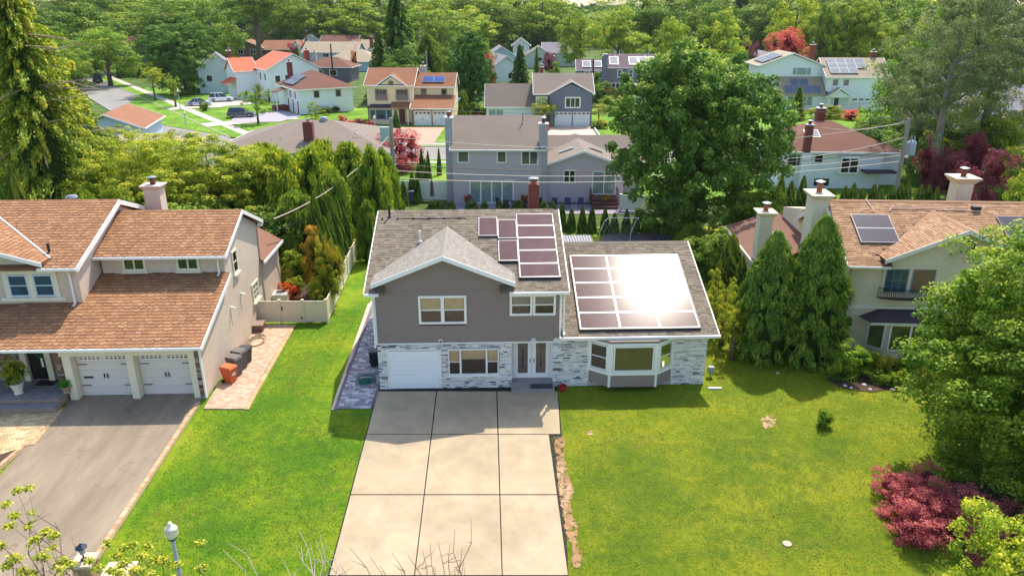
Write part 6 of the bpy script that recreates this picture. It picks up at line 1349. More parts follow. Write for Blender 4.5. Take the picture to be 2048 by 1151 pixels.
# arborvitae hedge behind the middle house
HG = 'arborvitae hedge along the back boundary'
for i, (px, top) in enumerate(((1124, 405), (1143, 416), (1165, 413), (1184, 413), (1210, 415), (1229, 425), (1253, 418), (1272, 428), (1292, 436), (1312, 440))):
    ty('%s pointed arborvitae from the left in the hedge behind the middle house' % nth(i), px, 64.5 - i * .15, top, 21, 'arb', i % 4, (.8, .95, .8, 1), 0, group=HG)
HG2 = 'row of small arborvitae tips above the middle house ridge'
for i, px in enumerate((862, 871, 880, 904, 938, 949, 969, 1000, 1012, 1032, 1043, 1060, 1087, 1104)):
    ty('small arborvitae tip above the main roof ridge, %s from the left' % nth(i), px, 71.8, 402 + (i * 7) % 9, 17, 'arb', i % 4, (.95, 1.05, .8, 1), 0, group=HG2)
HG3 = 'rounded arborvitae row behind the cream house roof'
for i, (px, top) in enumerate(((1560, 352), (1580, 362), (1604, 352), (1638, 362), (1663, 378), (1688, 372), (1704, 366), (1722, 376), (1745, 368), (1760, 378), (1782, 372), (1798, 366), (1812, 364), (1838, 370), (1854, 368), (1870, 374))):
    ty('%s listed rounded arborvitae above the cream house roof, counted from the left' % nth(i), px, 66 + (i % 3) * .8, top, 30, 'arb', i % 4, (1.05, 1.05, .8, 1), 0, group=HG3)
HG4 = 'conical arborvitae standing left of the mauve-grey house'
for i, (px, base, top, w) in enumerate(((845, 372, 298, 16), (858, 372, 302, 14), (838, 380, 325, 18), (852, 385, 318, 18), (826, 400, 345, 22), (808, 410, 362, 22), (836, 405, 352, 18), (879, 350, 296, 11))):
    tp(('tall slender arborvitae nearest the juniper left of the mauve-grey house', 'slender arborvitae touching the tallest one on its right', 'slender arborvitae just left of the tallest two', 'arborvitae in front of the tallest two', 'broad arborvitae right beside the wooden pole', 'lowest front arborvitae at the foot of the wooden pole', 'low arborvitae before the white vinyl fence corner', 'isolated thin dark arborvitae against the grey chimney')[i], px, base, top, w, 'arb', i % 4, (1.0, 1.1, .75, 1), 0, group=HG4)
# line along the left neighbour's fence
for i, (px, top, y, w) in enumerate(((636, 455, 49.0, 66), (660, 470, 46.8, 52), (648, 520, 45.8, 62))):
    ty(('copper-red tipped shrub column behind the ivory fence', 'green and orange tipped tall shrub nearest the ivory fence', 'low front part of the orange tipped shrub by the fence corner')[i], px, y, top, w, 'shrub', 5 + i, ((1.7, .85, .6, 1), (1.5, 1.05, .6, 1), (1.25, 1.1, .65, 1))[i], .0, cat='shrub', name='shrub')
HG5 = 'tall arborvitae along the long ivory fence'
for i, (x, y, h) in enumerate(((-12.9, 48.6, 4.6), (-12.95, 50, 5.2), (-13.0, 51.5, 5.0), (-13.05, 53, 5.8), (-13.1, 54.5, 5.5), (-13.1, 56, 6.2), (-13.3, 57.6, 6.0), (-13.4, 59.2, 6.4), (-14.3, 52.8, 6.2), (-14.5, 55.6, 6.6))):
    tree('bright green arborvitae along the long ivory fence, %s from the front' % nth(i), x, y, h, 1.45, 'arb', i % 4, (1.05, 1.15, .75, 1), 0, group=HG5)
for (lab, px, base, w, hh, col, sd) in (('red rose bush behind the gate', 578, 598, 36, 1.2, (2.6, .4, .4, 1), 1), ('red flowering shrub beside the air conditioner', 548, 590, 30, 1.2, (2.2, .45, .4, 1), 2), ('yellow-green low shrub behind the fence gate', 590, 582, 36, 1.1, Yg, 3), ('pale pink flowering shrub by the stucco wall', 578, 565, 40, 1.3, (1.5, 1.1, 1.0, 1), 4), ('loose ferny shrub along the tan house rear wall', 590, 560, 60, 2.3, (1.2, 1.25, .8, 1), 5), ('dark red shrub against the tan wall', 545, 575, 24, 1.0, (1.8, .5, .5, 1), 6)):
    g = G(px, base); mound(lab, g.x, g.y, w / 29, w / 30, hh, sd, col, 'shrub')
# left mass: big spruce, weeping conifers, broadleaf tree
t = ty('tall shaggy golden-green spruce with dead branches at the left edge', 55, 57, -70, 430, 'spruce', 4, (1.4, 1.3, .75, 1), .0, tr=.45, limbs=0, m=greybark)
db = MB(); rgd = random.Random(2)
for k in range(26):
    a = rgd.uniform(-.6, 3.4) - 1.3; z = rgd.uniform(9, 17); L_ = rgd.uniform(3, 7); c_, s_ = math.cos(a), math.sin(a); dz = rgd.uniform(-1.6, .8)
    db.tube([(0, 0, z), (c_ * L_ * .5, s_ * L_ * .5, z + dz * .3), (c_ * L_, s_ * L_, z + dz)], [.09, .05, .012], 5)
o = db.build('dead_branch', mat('dead_wood', '#a08a72', .9, .2), t); o.rotation_euler = (0, 0, -t.rotation_euler.z)
ty('second shaggy spruce behind the tall one at the far left', -60, 66, -20, 380, 'spruce', 5, (1.2, 1.15, .8, 1), .0, tr=.4, limbs=0)
ty('dark lower spruce left of the tan chimney, behind the brown roof', 150, 62, 150, 330, 'spruce', 6, (.95, 1.0, .8, 1), .0, limbs=0)
ty('broad sunlit tree behind the tan house chimney', 420, 60, 282, 300, 'near', 8, (1.5, 1.35, .75, 1), .12, d=10)
ty('yellow-green broadleaf tree left of the tan chimney', 270, 57, 284, 230, 'near', 9, (1.5, 1.35, .75, 1), .1)
ty('bright low tree in front of the left street', 330, 66, 272, 170, 'near', 10, (1.5, 1.35, .75, 1), .1)
ty('dense yellow-green tree top left of the bungalow roof', 225, 68, 262, 170, 'near', 8, (1.6, 1.4, .75, 1), .1)
for i, (px, y, top, w, sd) in enumerate(((625, 62, 285, 170, 1), (700, 64, 278, 150, 2), (748, 61, 285, 110, 3), (560, 60, 285, 160, 4), (505, 64, 300, 160, 5), (665, 58, 335, 140, 6), (595, 55, 375, 150, 1), (210, 58, 300, 120, 2), (180, 52, 372, 110, 3), (735, 56, 395, 60, 4))):
    ty(('weeping conifer left of the pole, second of the drooping row', 'weeping conifer with drooping sprays next to the pole', 'rightmost weeping conifer touching the wooden pole', 'drooping conifer in front of the bungalow roof', 'drooping conifer right of the sunlit broad tree', 'weeping conifer behind the copper-red shrub', 'low drooping conifer behind the ivory fence garden', 'weeping cypress left of the tan chimney behind the brown roof', 'low weeping cypress just above the brown roof ridge', 'dark hanging conifer against the middle house roof edge')[i], px, y, top, w, 'weep', sd % 3, ((1.8, 1.65, .85, 1), (1.7, 1.6, .85, 1), (1.7, 1.6, .85, 1), (2.0, 1.75, .85, 1), (1.9, 1.7, .85, 1), (1.3, 1.35, .85, 1), (1.1, 1.2, .85, 1), (1.7, 1.55, .85, 1), (1.4, 1.4, .85, 1), (1.1, 1.2, .85, 1))[i], .0, tr=.15, limbs=3, m=greybark)
ty('very dark tree in the shade behind the brown roof at the left edge', 60, 60, 320, 200, 'near', 9, (.45, .6, .6, 1), .05)
ty('ornamental grass-like yellow shrub above the brown ridge at the left', 45, 52, 350, 70, 'arb', 3, Yg, 0, cat='shrub', name='shrub')
ty('small cypress above the brown ridge at the far left', 12, 51, 362, 50, 'arb', 1, (.9, 1.1, .8, 1), 0)
ty('dark leafy bush filling the gap behind the left house chimney', 380, 53, 400, 240, 'shrub', 3, (.8, .95, .7, 1), 0, cat='shrub', name='shrub')
ty('dark leafy bush behind the back of the tan house', 555, 55, 420, 130, 'shrub', 4, (.55, .7, .6, 1), 0, cat='shrub', name='shrub')
for i, (px, y, top, w) in enumerate(((770, 66, 292, 90), (650, 66, 272, 150), (530, 66, 282, 150), (720, 61, 330, 120), (470, 60, 318, 150))):
    ty(('drooping conifer touching the pole from behind', 'golden weeping conifer highest in the row', 'golden weeping conifer before the bungalow eave', 'full weeping conifer low beside the pole', 'drooping golden tree right of the tan chimney')[i], px, y, top, w, 'weep', i % 3, ((1.3, 1.3, .8, 1), (1.7, 1.5, .8, 1), (1.8, 1.55, .8, 1), (1.0, 1.1, .8, 1), (1.75, 1.5, .8, 1))[i], .0, tr=.15, limbs=3, m=greybark)
# around the mauve house and back street
tp('crimson maple behind the wooden pole with the transformer', 800, 340, 262, 95, 'redtree', 1, (1.0, .75, .85, 1), .0); 

tp('slim dark juniper on the verge by the pink brick drive', 795, 298, 222, 24, 'arb', 2, (.6, .8, .8, 1), 0)
tp('clipped yellow-green columnar shrubs beside the play set', 929, 248, 180, 30, 'arb', 0, Yg, 0)
tp('round clipped yew behind the play set hedge', 950, 240, 205, 36, 'shrub', 5, (.5, .7, .6, 1), 0, cat='shrub', name='shrub')
tp('yellow leafy shrub left of the charcoal house', 985, 238, 205, 60, 'shrub', 6, Yg, 0, cat='shrub', name='shrub'); tp('upright yellow-green tree in front of the charcoal house annex', 1085, 255, 195, 52, 'airy', 1, Yg, .05); tp('reddish low shrub by the white annex', 955, 240, 222, 40, 'redshrub', 1, (1.1, .8, .7, 1), 0, cat='shrub', name='shrub')
tp('orange-red flowering plant at the charcoal house drive', 1092, 262, 245, 14, 'redshrub', 2, (1.6, .5, .4, 1), 0, cat='shrub', name='shrub')
tp('small spreading yellow-green tree beside the white garage', 1197, 245, 207, 62, 'airy', 2, Yg, .4); tp('round golden shrub at the foot of the spreading tree', 1203, 257, 238, 26, 'shrub', 1, (1.8, 1.4, .6, 1), 0, cat='shrub', name='shrub'); tp('dark low shrub beside the golden one', 1190, 258, 244, 20, 'shrub', 2, Md, 0, cat='shrub', name='shrub')
tp('large clipped round shrub on the lawn by the red fence', 1218, 222, 192, 42, 'shrub', 3, (1.0, 1.15, .8, 1), 0, cat='shrub', name='shrub'); tp('dark bushy evergreen right of the charcoal house', 1202, 210, 165, 46, 'shrub', 4, (.6, .8, .65, 1), 0, cat='shrub', name='shrub'); tp('green climber-covered stump right of the charcoal roof', 1190, 195, 145, 30, 'shrub', 5, (.9, 1.1, .8, 1), 0, cat='tree')
tp('slim sapling beside the lamp post on the back street', 1243, 292, 235, 32, 'airy', 3, Md, .15); tp('small conical shrub in front of the sunroom', 1226, 178, 157, 14, 'arb', 2, Yg, 0)
tp('low bright shrub under the spreading tree near the red fence', 1245, 215, 202, 22, 'shrub', 1, Br, 0, cat='shrub', name='shrub')
tp('leafy small tree in front of the white corner house', 517, 248, 172, 62, 'airy', 1, (.9, 1.05, .8, 1), .25); tp('small yellow-green bush tree on the corner house lawn', 632, 248, 205, 44, 'airy', 2, Br, .05)
tp('round shrub on the lawn behind the silver car', 411, 222, 205, 16, 'shrub', 1, (.8, .95, .6, 1), 0, cat='shrub', name='shrub'); tp('narrow shrub on the lawn beside the round one', 404, 218, 202, 10, 'shrub', 2, (.8, .95, .6, 1), 0, cat='shrub', name='shrub')
tp('street tree with yellow-green umbrella crown left of the lamp', 311, 202, 137, 48, 'airy', 3, Yg, .45); tp('young street tree with pink-grey twigs beside the lamp post', 352, 214, 148, 30, 'airy', 1, Br, .35)
for i, (px, b_, w) in enumerate(((700, 250, 30), (720, 247, 26), (685, 240, 22), (745, 252, 20))): tp(('rosy shrub second in the row before the pale yellow house', 'rosy shrub third in the row before the pale yellow house', 'leftmost rosy shrub in front of the pale yellow house', 'rightmost rosy shrub in front of the pale yellow house')[i], px, b_ + 4, b_ - 10, w, 'redshrub', i % 3, (1.25, .85, .85, 1), 0, cat='shrub', name='shrub', group='rosy shrubs before the pale yellow house')
tp('yellow-green clipped shrub beside the garage of the corner house', 650, 226, 212, 30, 'shrub', 2, Yg, 0, cat='shrub', name='shrub'); tp('dark clipped shrub by the corner house wall', 670, 224, 212, 22, 'shrub', 3, Md, 0, cat='shrub', name='shrub')
# middle distance trees
tp('large dense green tree with pointed top beside the left street', 375, 188, 42, 125, 'dark', 4, (1.3, 1.35, 1, 1), .03, tr=.5)
tp('broad light green tree over the left street corner', 222, 172, 58, 118, 'far', 1, (1.05, 1.2, .85, 1), .25, tr=.5); tp('second light green tree beside the street behind the first', 196, 165, 62, 90, 'far', 2, (.9, 1.05, .85, 1), .2)
ty('pale feathery tree above the slate blue house', 325, 245, -4, 150, 'airy', 4, (.9, 1.05, .9, 1), .58, tr=.7)
HG6 = 'line of trunks and small trees beside the far lawn'
for i in range(8): tp('%s small straight tree from the left beyond the far left lawn' % nth(i), 242 + i * 6.5, 156 - i * .6, 118, 17, 'arb', i % 4, (.7, .9, .7, 1), 0, group=HG6)
tp('conical hedge tree below the slate blue house', 283, 155, 100, 26, 'cone', 1, (.8, .9, .7, 1), 0, limbs=0); ty('yellow-green shrubs under the slate blue house', 305, 220, 118, 40, 'shrub', 2, Yg, 0, cat='shrub', name='shrub')
ty('tall branching tree before the brown brick house', 512, 230, -30, 150, 'far', 3, (.7, .85, .65, 1), .62, tr=.8, limbs=9); ty('tall dark-trunked tree behind the slate blue house', 420, 250, -5, 140, 'far', 4, (.75, .95, .75, 1), .25, tr=.7)
ty('bright small-leaved tree left of the brown brick house', 452, 220, 60, 44, 'airy', 5, Br, .1); tp('pointed evergreen beside the slate grey house', 598, 150, 92, 34, 'cone', 2, (.8, .9, .65, 1), 0, limbs=0); ty('pointed evergreen left of the slate grey house chimney', 578, 205, 100, 20, 'cone', 3, (.8, .9, .65, 1), 0, limbs=0); ty('thin evergreen beside the brick piers behind the orange roof', 562, 206, 104, 16, 'cone', 1, (.8, .9, .65, 1), 0, limbs=0)
ty('purple-red shrub by the white turret', 587, 245, 87, 24, 'redtree', 2, (.9, .7, .9, 1), .1); ty('round clipped green shrub left of the brick house', 462, 240, 108, 16, 'shrub', 3, (.9, 1.1, .8, 1), 0, cat='shrub', name='shrub'); ty('small red shrub left of the brick house', 474, 238, 112, 16, 'redtree', 1, (1.2, .6, .6, 1), 0, cat='shrub', name='shrub')
tp('long clipped hedge right of the broad tan hip roof', 725, 131, 112, 46, 'shrub', 4, (.8, .95, .6, 1), 0, cat='hedge', name='hedge'); ty('small brownish tree before the broad tan hip roof', 708, 214, 94, 14, 'redtree', 3, (.9, 1.3, .6, 1), .1)
ty('large blue-green spruce left of the centre pole', 795, 170, -25, 150, 'cone', 4, (.6, .85, .85, 1), 0, limbs=0, tr=.5); ty('blue-green spruce behind the pale yellow house roof', 760, 160, 60, 90, 'cone', 5, (.6, .8, .75, 1), 0, limbs=0); ty('pale feathery willow beside the centre pole', 857, 165, 62, 84, 'weep', 0, (1.0, 1.1, .9, 1), .05, tr=.4)
ty('dark bushy tree row behind the pale yellow house roof', 815, 150, 95, 120, 'far', 5, (.55, .75, .65, 1), 0, tr=.4); tp('dark dense broad tree behind the play set', 940, 215, 66, 92, 'dark', 5, (.9, 1.1, .9, 1), .05, tr=.5); ty('dark green tree mass right of the blue spruce', 900, 170, 95, 70, 'far', 6, (.6, .8, .65, 1), .0)
ty('bright green round-topped tree behind the dark centre tree', 955, 176, 58, 60, 'far', 6, (1.0, 1.15, .8, 1), .1)
ty('red-leafed tree against the white house wall', 978, 168, 106, 30, 'redtree', 1, (1, .75, .75, 1), .15); ty('blue spruce in front of the white gabled house', 1040, 165, 88, 66, 'cone', 6, (.5, .75, .9, 1), 0, limbs=0); ty('slender pointed evergreen beside the blue spruce', 1073, 158, 92, 26, 'cone', 2, (.9, 1.0, .7, 1), 0, limbs=0); ty('round purple-leafed tree left of the long taupe house', 1098, 170, 106, 42, 'redtree', 2, (.45, .45, .75, 1), .1); ty('green shrub under the purple-leafed tree', 1115, 165, 125, 34, 'shrub', 5, (.8, 1.0, .8, 1), 0, cat='shrub', name='shrub')
tp('clipped hedge behind the white annex roof', 1000, 188, 163, 100, 'shrub', 6, (.7, .9, .6, 1), 0, cat='hedge', name='hedge', d=2.5)
ty('bright yellow-green spreading tree left of the far pines', 935, 270, 14, 110, 'far', 7, (1.45, 1.35, .8, 1), .3, tr=.7); ty('big bright round tree behind the long taupe house', 1240, 215, 22, 118, 'far', 8, (1.25, 1.25, .7, 1), .06, tr=.7); ty('bright yellow-green leaning tree left of the big bright round tree', 1160, 225, 16, 90, 'far', 9, (1.35, 1.3, .75, 1), .2, tr=.6)
ty('bright green rounded tree right of the long taupe house', 1348, 175, 40, 80, 'far', 1, (1.2, 1.25, .75, 1), .05, tr=.5); ty('bright round tree top above the big centre maple', 1448, 185, 24, 100, 'far', 2, (1.35, 1.3, .75, 1), .08, tr=.6); ty('broad bright green tree hugging the big centre maple', 1400, 130, 88, 190, 'far', 3, (1.05, 1.15, .7, 1), .1, tr=.5); ty('small grey-purple tree right of the round tree tops', 1500, 190, 70, 28, 'redtree', 3, (.5, .8, .9, 1), .1)
ty('copper-orange maple behind the large white house', 1568, 178, 58, 88, 'redtree', 1, (1.15, 1.0, .75, 1), .15); ty('tall sunlit maple behind the large white house roofs', 1690, 185, -12, 150, 'near', 8, (1.15, 1.15, .8, 1), .08, tr=.8); ty('yellow-green tall tree left of the tall sunlit maple', 1590, 195, -6, 90, 'far', 4, (1.45, 1.35, .75, 1), .1, tr=.7); ty('dark dense tree in front of the tall sunlit maple', 1640, 178, 10, 60, 'far', 5, (.7, .85, .65, 1), .05)
tp('small conical tree left of the yellow hedge', 1592, 240, 172, 50, 'cone', 3, (1.0, 1.0, .7, 1), 0, limbs=0); tp('yellow flowering hedge before the large white house', 1650, 238, 212, 78, 'shrub', 1, (1.6, 1.4, .7, 1), 0, cat='hedge', name='hedge', d=2.5); tp('red-leafed dome shrub before the white porch', 1700, 240, 218, 38, 'redtree', 3, (1.5, .7, .75, 1), 0, cat='shrub', name='shrub'); tp('dark shrub left of the large white house', 1545, 232, 175, 50, 'shrub', 2, (.75, .9, .6, 1), 0, cat='shrub', name='shrub')
ty('dark glossy broad tree right of the large white house', 1815, 112, 72, 150, 'far', 6, (.75, .95, .75, 1), .0, tr=.4); ty('low dark evergreen behind the second pole', 1760, 100, 235, 110, 'far', 5, (.55, .75, .7, 1), 0); ty('green shrub tree left of the transformer pole', 1720, 104, 235, 60, 'far', 8, (1.1, 1.15, .75, 1), 0)
# big pine at right
for i, (px, y, top, w, cb, c_) in enumerate(((1905, 82, -40, 250, .25, (1.05, 1.0, .95, 1)), (2000, 88, -60, 260, .2, (.95, .95, .85, 1)), (1850, 90, 60, 170, .2, (.9, .95, .9, 1)))):
    t = ty(('tall grey-green pine with pale forked trunk, right of the second pole', 'tall pine at the right edge behind the forked one', 'shorter grey-green pine left of the forked pine')[i], px, y, top, w, 'pine', i + 1, c_, cb, tr=.42, limbs=14, m=greybark, solid=False)
ty('bright broadleaf tree under the tall right pines', 1960, 84, 190, 170, 'far', 7, (1.25, 1.2, .7, 1), .0); ty('yellow-green tree low at the right edge', 2030, 76, 300, 120, 'far', 8, (1.4, 1.25, .7, 1), .0); ty('dark green tree under the left side of the pines', 1870, 86, 225, 160, 'far', 2, (.65, .8, .6, 1), 0); ty('deep burgundy tree behind the right chimney of the cream house', 1965, 64, 300, 110, 'redtree', 2, (.42, .36, .5, 1), .0); ty('burgundy tree left of the deep burgundy one', 1880, 76, 280, 80, 'redtree', 3, (.5, .42, .5, 1), .0); ty('second burgundy tree high among the right-hand trees', 1945, 80, 265, 60, 'redtree', 1, (.5, .38, .5, 1), .0); ty('green shrub right of the cream house rear chimney', 2035, 58, 360, 60, 'shrub', 4, Br, 0, cat='shrub', name='shrub')
# skyline
rs_ = random.Random(77); kinds = ('far', 'far', 'far', 'cone'); nm = {'far': 'tree', 'cone': 'tree'}
sky_tops = [(150, 6), (230, -8), (330, -12), (400, 4), (470, -8), (560, 2), (610, 8), (650, -6), (700, 12), (745, 2), (850, -6), (905, -2), (975, 2), (1030, -10), (1075, -14), (1110, 2), (1205, 10), (1300, -4), (1350, -10), (1410, -2), (1480, 4), (1530, -4), (1620, -10), (1760, -6), (1810, -2), (1860, -10)]
def clear_of(px, Y):
    return max(Y, 320 + px % 40) if 215 < px < 350 or 420 < px < 780 or 920 < px < 1190 or 1470 < px < 1600 else Y
for i, (px, top) in enumerate(sky_tops):
    if 1095 < px < 1215: top += 50
    Y = clear_of(px, rs_.uniform(265, 400)); k = 'cone' if i in (13, 14, 17, 18, 20, 9) else 'far'
    c_ = (Dk if k == 'cone' else rs_.choice(((.8, .95, .75, 1), (.65, .8, .7, 1), (1.1, 1.15, .8, 1))))
    ty(lmark('tall skyline tree', px), px, Y, top - 34, rs_.uniform(120, 170) if k == 'far' else 95, k, 1 + i % 9 if k == 'far' else 1 + i % 6, c_, .05, group=WS, limbs=3 if k == 'far' else 0)
for i in range(46):
    px = -80 + i * 49 + rs_.uniform(-15, 15); Y = rs_.uniform(330, 520); k = 'cone' if rs_.random() < .2 else 'far'; top = rs_.uniform(2, 24) if not 1130 < px < 1195 else 40
    ty(lmark('distant tree in the last belt', px), px, Y, top - 22, rs_.uniform(80, 120), k, 1 + i % 6, rs_.choice((Dk, (.75, .9, .75, 1), (1, 1.1, .8, 1))), .0, group='belt of distant trees behind the last roofs', limbs=2 if k == 'far' else 0)
# mid-distance fill between houses
fill = sorted([(40, 190, 92, 90), (110, 200, 70, 100), (150, 180, 100, 70), (255, 280, 88, 60), (340, 300, 50, 70), (640, 300, 50, 80), (675, 290, 44, 70), (730, 280, 40, 60), (770, 210, 62, 70), (880, 230, 40, 80), (1010, 250, 30, 70), (1050, 245, 22, 80), (1120, 240, 60, 50), (1290, 250, 44, 60), (1330, 235, 62, 50), (1500, 230, 28, 70), (1525, 215, 50, 50), (1740, 215, 30, 80), (1790, 190, 40, 90), (1850, 170, 50, 100), (1910, 150, 40, 120), (2010, 140, 60, 130), (560, 310, 40, 60), (600, 330, 36, 60), (1090, 235, 40, 60), (990, 225, 70, 40), (100, 240, 30, 130), (180, 230, 10, 150), (280, 240, 0, 150), (360, 260, -10, 130), (590, 300, 6, 110), (660, 310, 10, 110), (720, 300, 0, 120), (880, 260, -4, 130), (1000, 290, -6, 120), (1085, 285, -30, 110), (1300, 250, -10, 130), (1390, 240, -14, 130), (1500, 250, -14, 130), (1560, 240, -16, 120), (1790, 220, -16, 140), (1880, 190, -20, 150)])
for i, (px, Y, top, w) in enumerate(fill):
    Y = clear_of(px, Y)
    if Y >= 320: top = min(top, 12)
    ty(lmark('mid-distance leafy tree', px), px, Y, top, w * 1.15, 'far', 1 + i % 9, rs_.choice(((.7, .85, .65, 1), (.85, 1, .75, 1), (1.1, 1.15, .75, 1))), .05, group='leafy trees between the middle-distance houses', limbs=3)
# far wood: one mass out to the horizon
rsn = np.random.RandomState(5); n = 45000; Yd = rsn.uniform(520, 1500, n); Xd = rsn.uniform(-1, 1, n) * Yd * .85; Zd = 16 * np.abs(np.sin(Xd * .05 + np.sin(Yd * .03)) * .4 + .75) * rsn.uniform(.1, 1, n) ** .4
me = leaf_mesh('far_wood', np.stack([Xd, Yd, Zd], 1), rsn.normal(size=(n, 3)) + [0, -.4, .6], rsn.uniform(4, 9, n), .8, rsn.uniform(0, .8, n), darkleaf); o = link_mesh('far_wood', me); tag(o, 'far-off wood reaching the horizon', 'woodland', kind='stuff')
# grass blades on the front lawns
n = 170000; X_ = rsn.uniform(-16, 24, n); Y_ = rsn.uniform(20.5, 46, n)
def inpoly(X_, Y_, P):
    r = np.zeros(len(X_), bool); k = len(P)
    for i in range(k):
        a, b = P[i], P[(i + 1) % k]; cnd = ((a[1] > Y_) != (b[1] > Y_)); xx = (b[0] - a[0]) * (Y_ - a[1]) / ((b[1] - a[1]) or 1e-9) + a[0]; r ^= cnd & (X_ < xx)
    return r
bad = inpoly(X_, Y_, [(-7.2, 50), (-7.2, 35), (-6.45, 20), (2.0, 20), (1.75, 30.5), (2.4, 30.5), (2.5, 50)]) | ((X_ > 2.4) & (X_ < 10.3) & (Y_ > 34.4)) | inpoly(X_, Y_, [(-10.0, 32.6), (-6.9, 32.6), (-6.9, 50), (-10.0, 50)]) | inpoly(X_, Y_, [(-40, 19), (-14.9, 19), (-15.35, 33.5), (-13.0, 32.6), (-13.6, 43.7), (-11.6, 43.8), (-12.6, 60), (-40, 60)]) | ((X_ > 18) & (Y_ > 36.5)) | ((X_ > 2.4) & (Y_ < 21.4 + X_ * .035)) | (inpoly(X_, Y_, [tuple(p)[:2] for p in P3]) & (rsn.rand(n) < .82))
X_, Y_ = X_[~bad], Y_[~bad]; n = len(X_); Zg = np.where(Y_ < 34, -.04 * (34 - Y_), 0)
grassm = fol('grass_blade', [(0, '#587b12'), (.5, '#80931a'), (.85, '#a6aa26'), (1, '#bdae4a')], .33, .7)
P = np.stack([X_, Y_, Zg + .005], 1); patchy = np.clip(.48 + .2 * np.sin(X_ * .9 + 1.7 * np.sin(Y_ * .6)) * np.cos(Y_ * .8 + np.sin(X_ * .5)) + rsn.normal(0, .18, n) - .17 * (X_ < -5), 0, 1)
nrm = rsn.normal(size=(n, 3)) * [.5, .5, .15] + [0, -.5, .9]; sz = rsn.uniform(.04, .09, n)
for lab, q, c_ in (('short sunlit grass tufts covering the right-hand lawn', X_ > -3, (1, 1, 1, 1)), ('short greener grass tufts covering the lawn left of the concrete drive', X_ <= -3, (.78, 1.0, .9, 1))):
    k = int(q.sum()); me = leaf_mesh('grass_tufts', P[q], nrm[q], sz[q], .4, patchy[q], grassm, droop=np.tile([0, 0, 1.0], (k, 1))); o = link_mesh('grass_tufts', me); o.color = c_; tag(o, lab, 'grass', kind='stuff')

# ------------------------------------------------------------------ air: pale haze over the whole place, sky outside it
hz = MB(); hz.box(-1300, 1300, -70, 1600, -4.0, 42.0); hm = bpy.data.materials.new('haze'); hm.use_nodes = True; hn = hm.node_tree.nodes; hn.remove(hn['Principled BSDF']); pv = hn.new('ShaderNodeVolumePrincipled'); pv.inputs['Color'].default_value = (.86, .92, 1, 1); pv.inputs['Density'].default_value = .00006; pv.inputs['Anisotropy'].default_value = .2
hm.node_tree.links.new(pv.outputs[0], hn['Material Output'].inputs['Volume']); ho = hz.build('haze', hm, kind='stuff'); ho['label'] = 'thin pale summer haze over the far trees'; ho['category'] = 'haze'
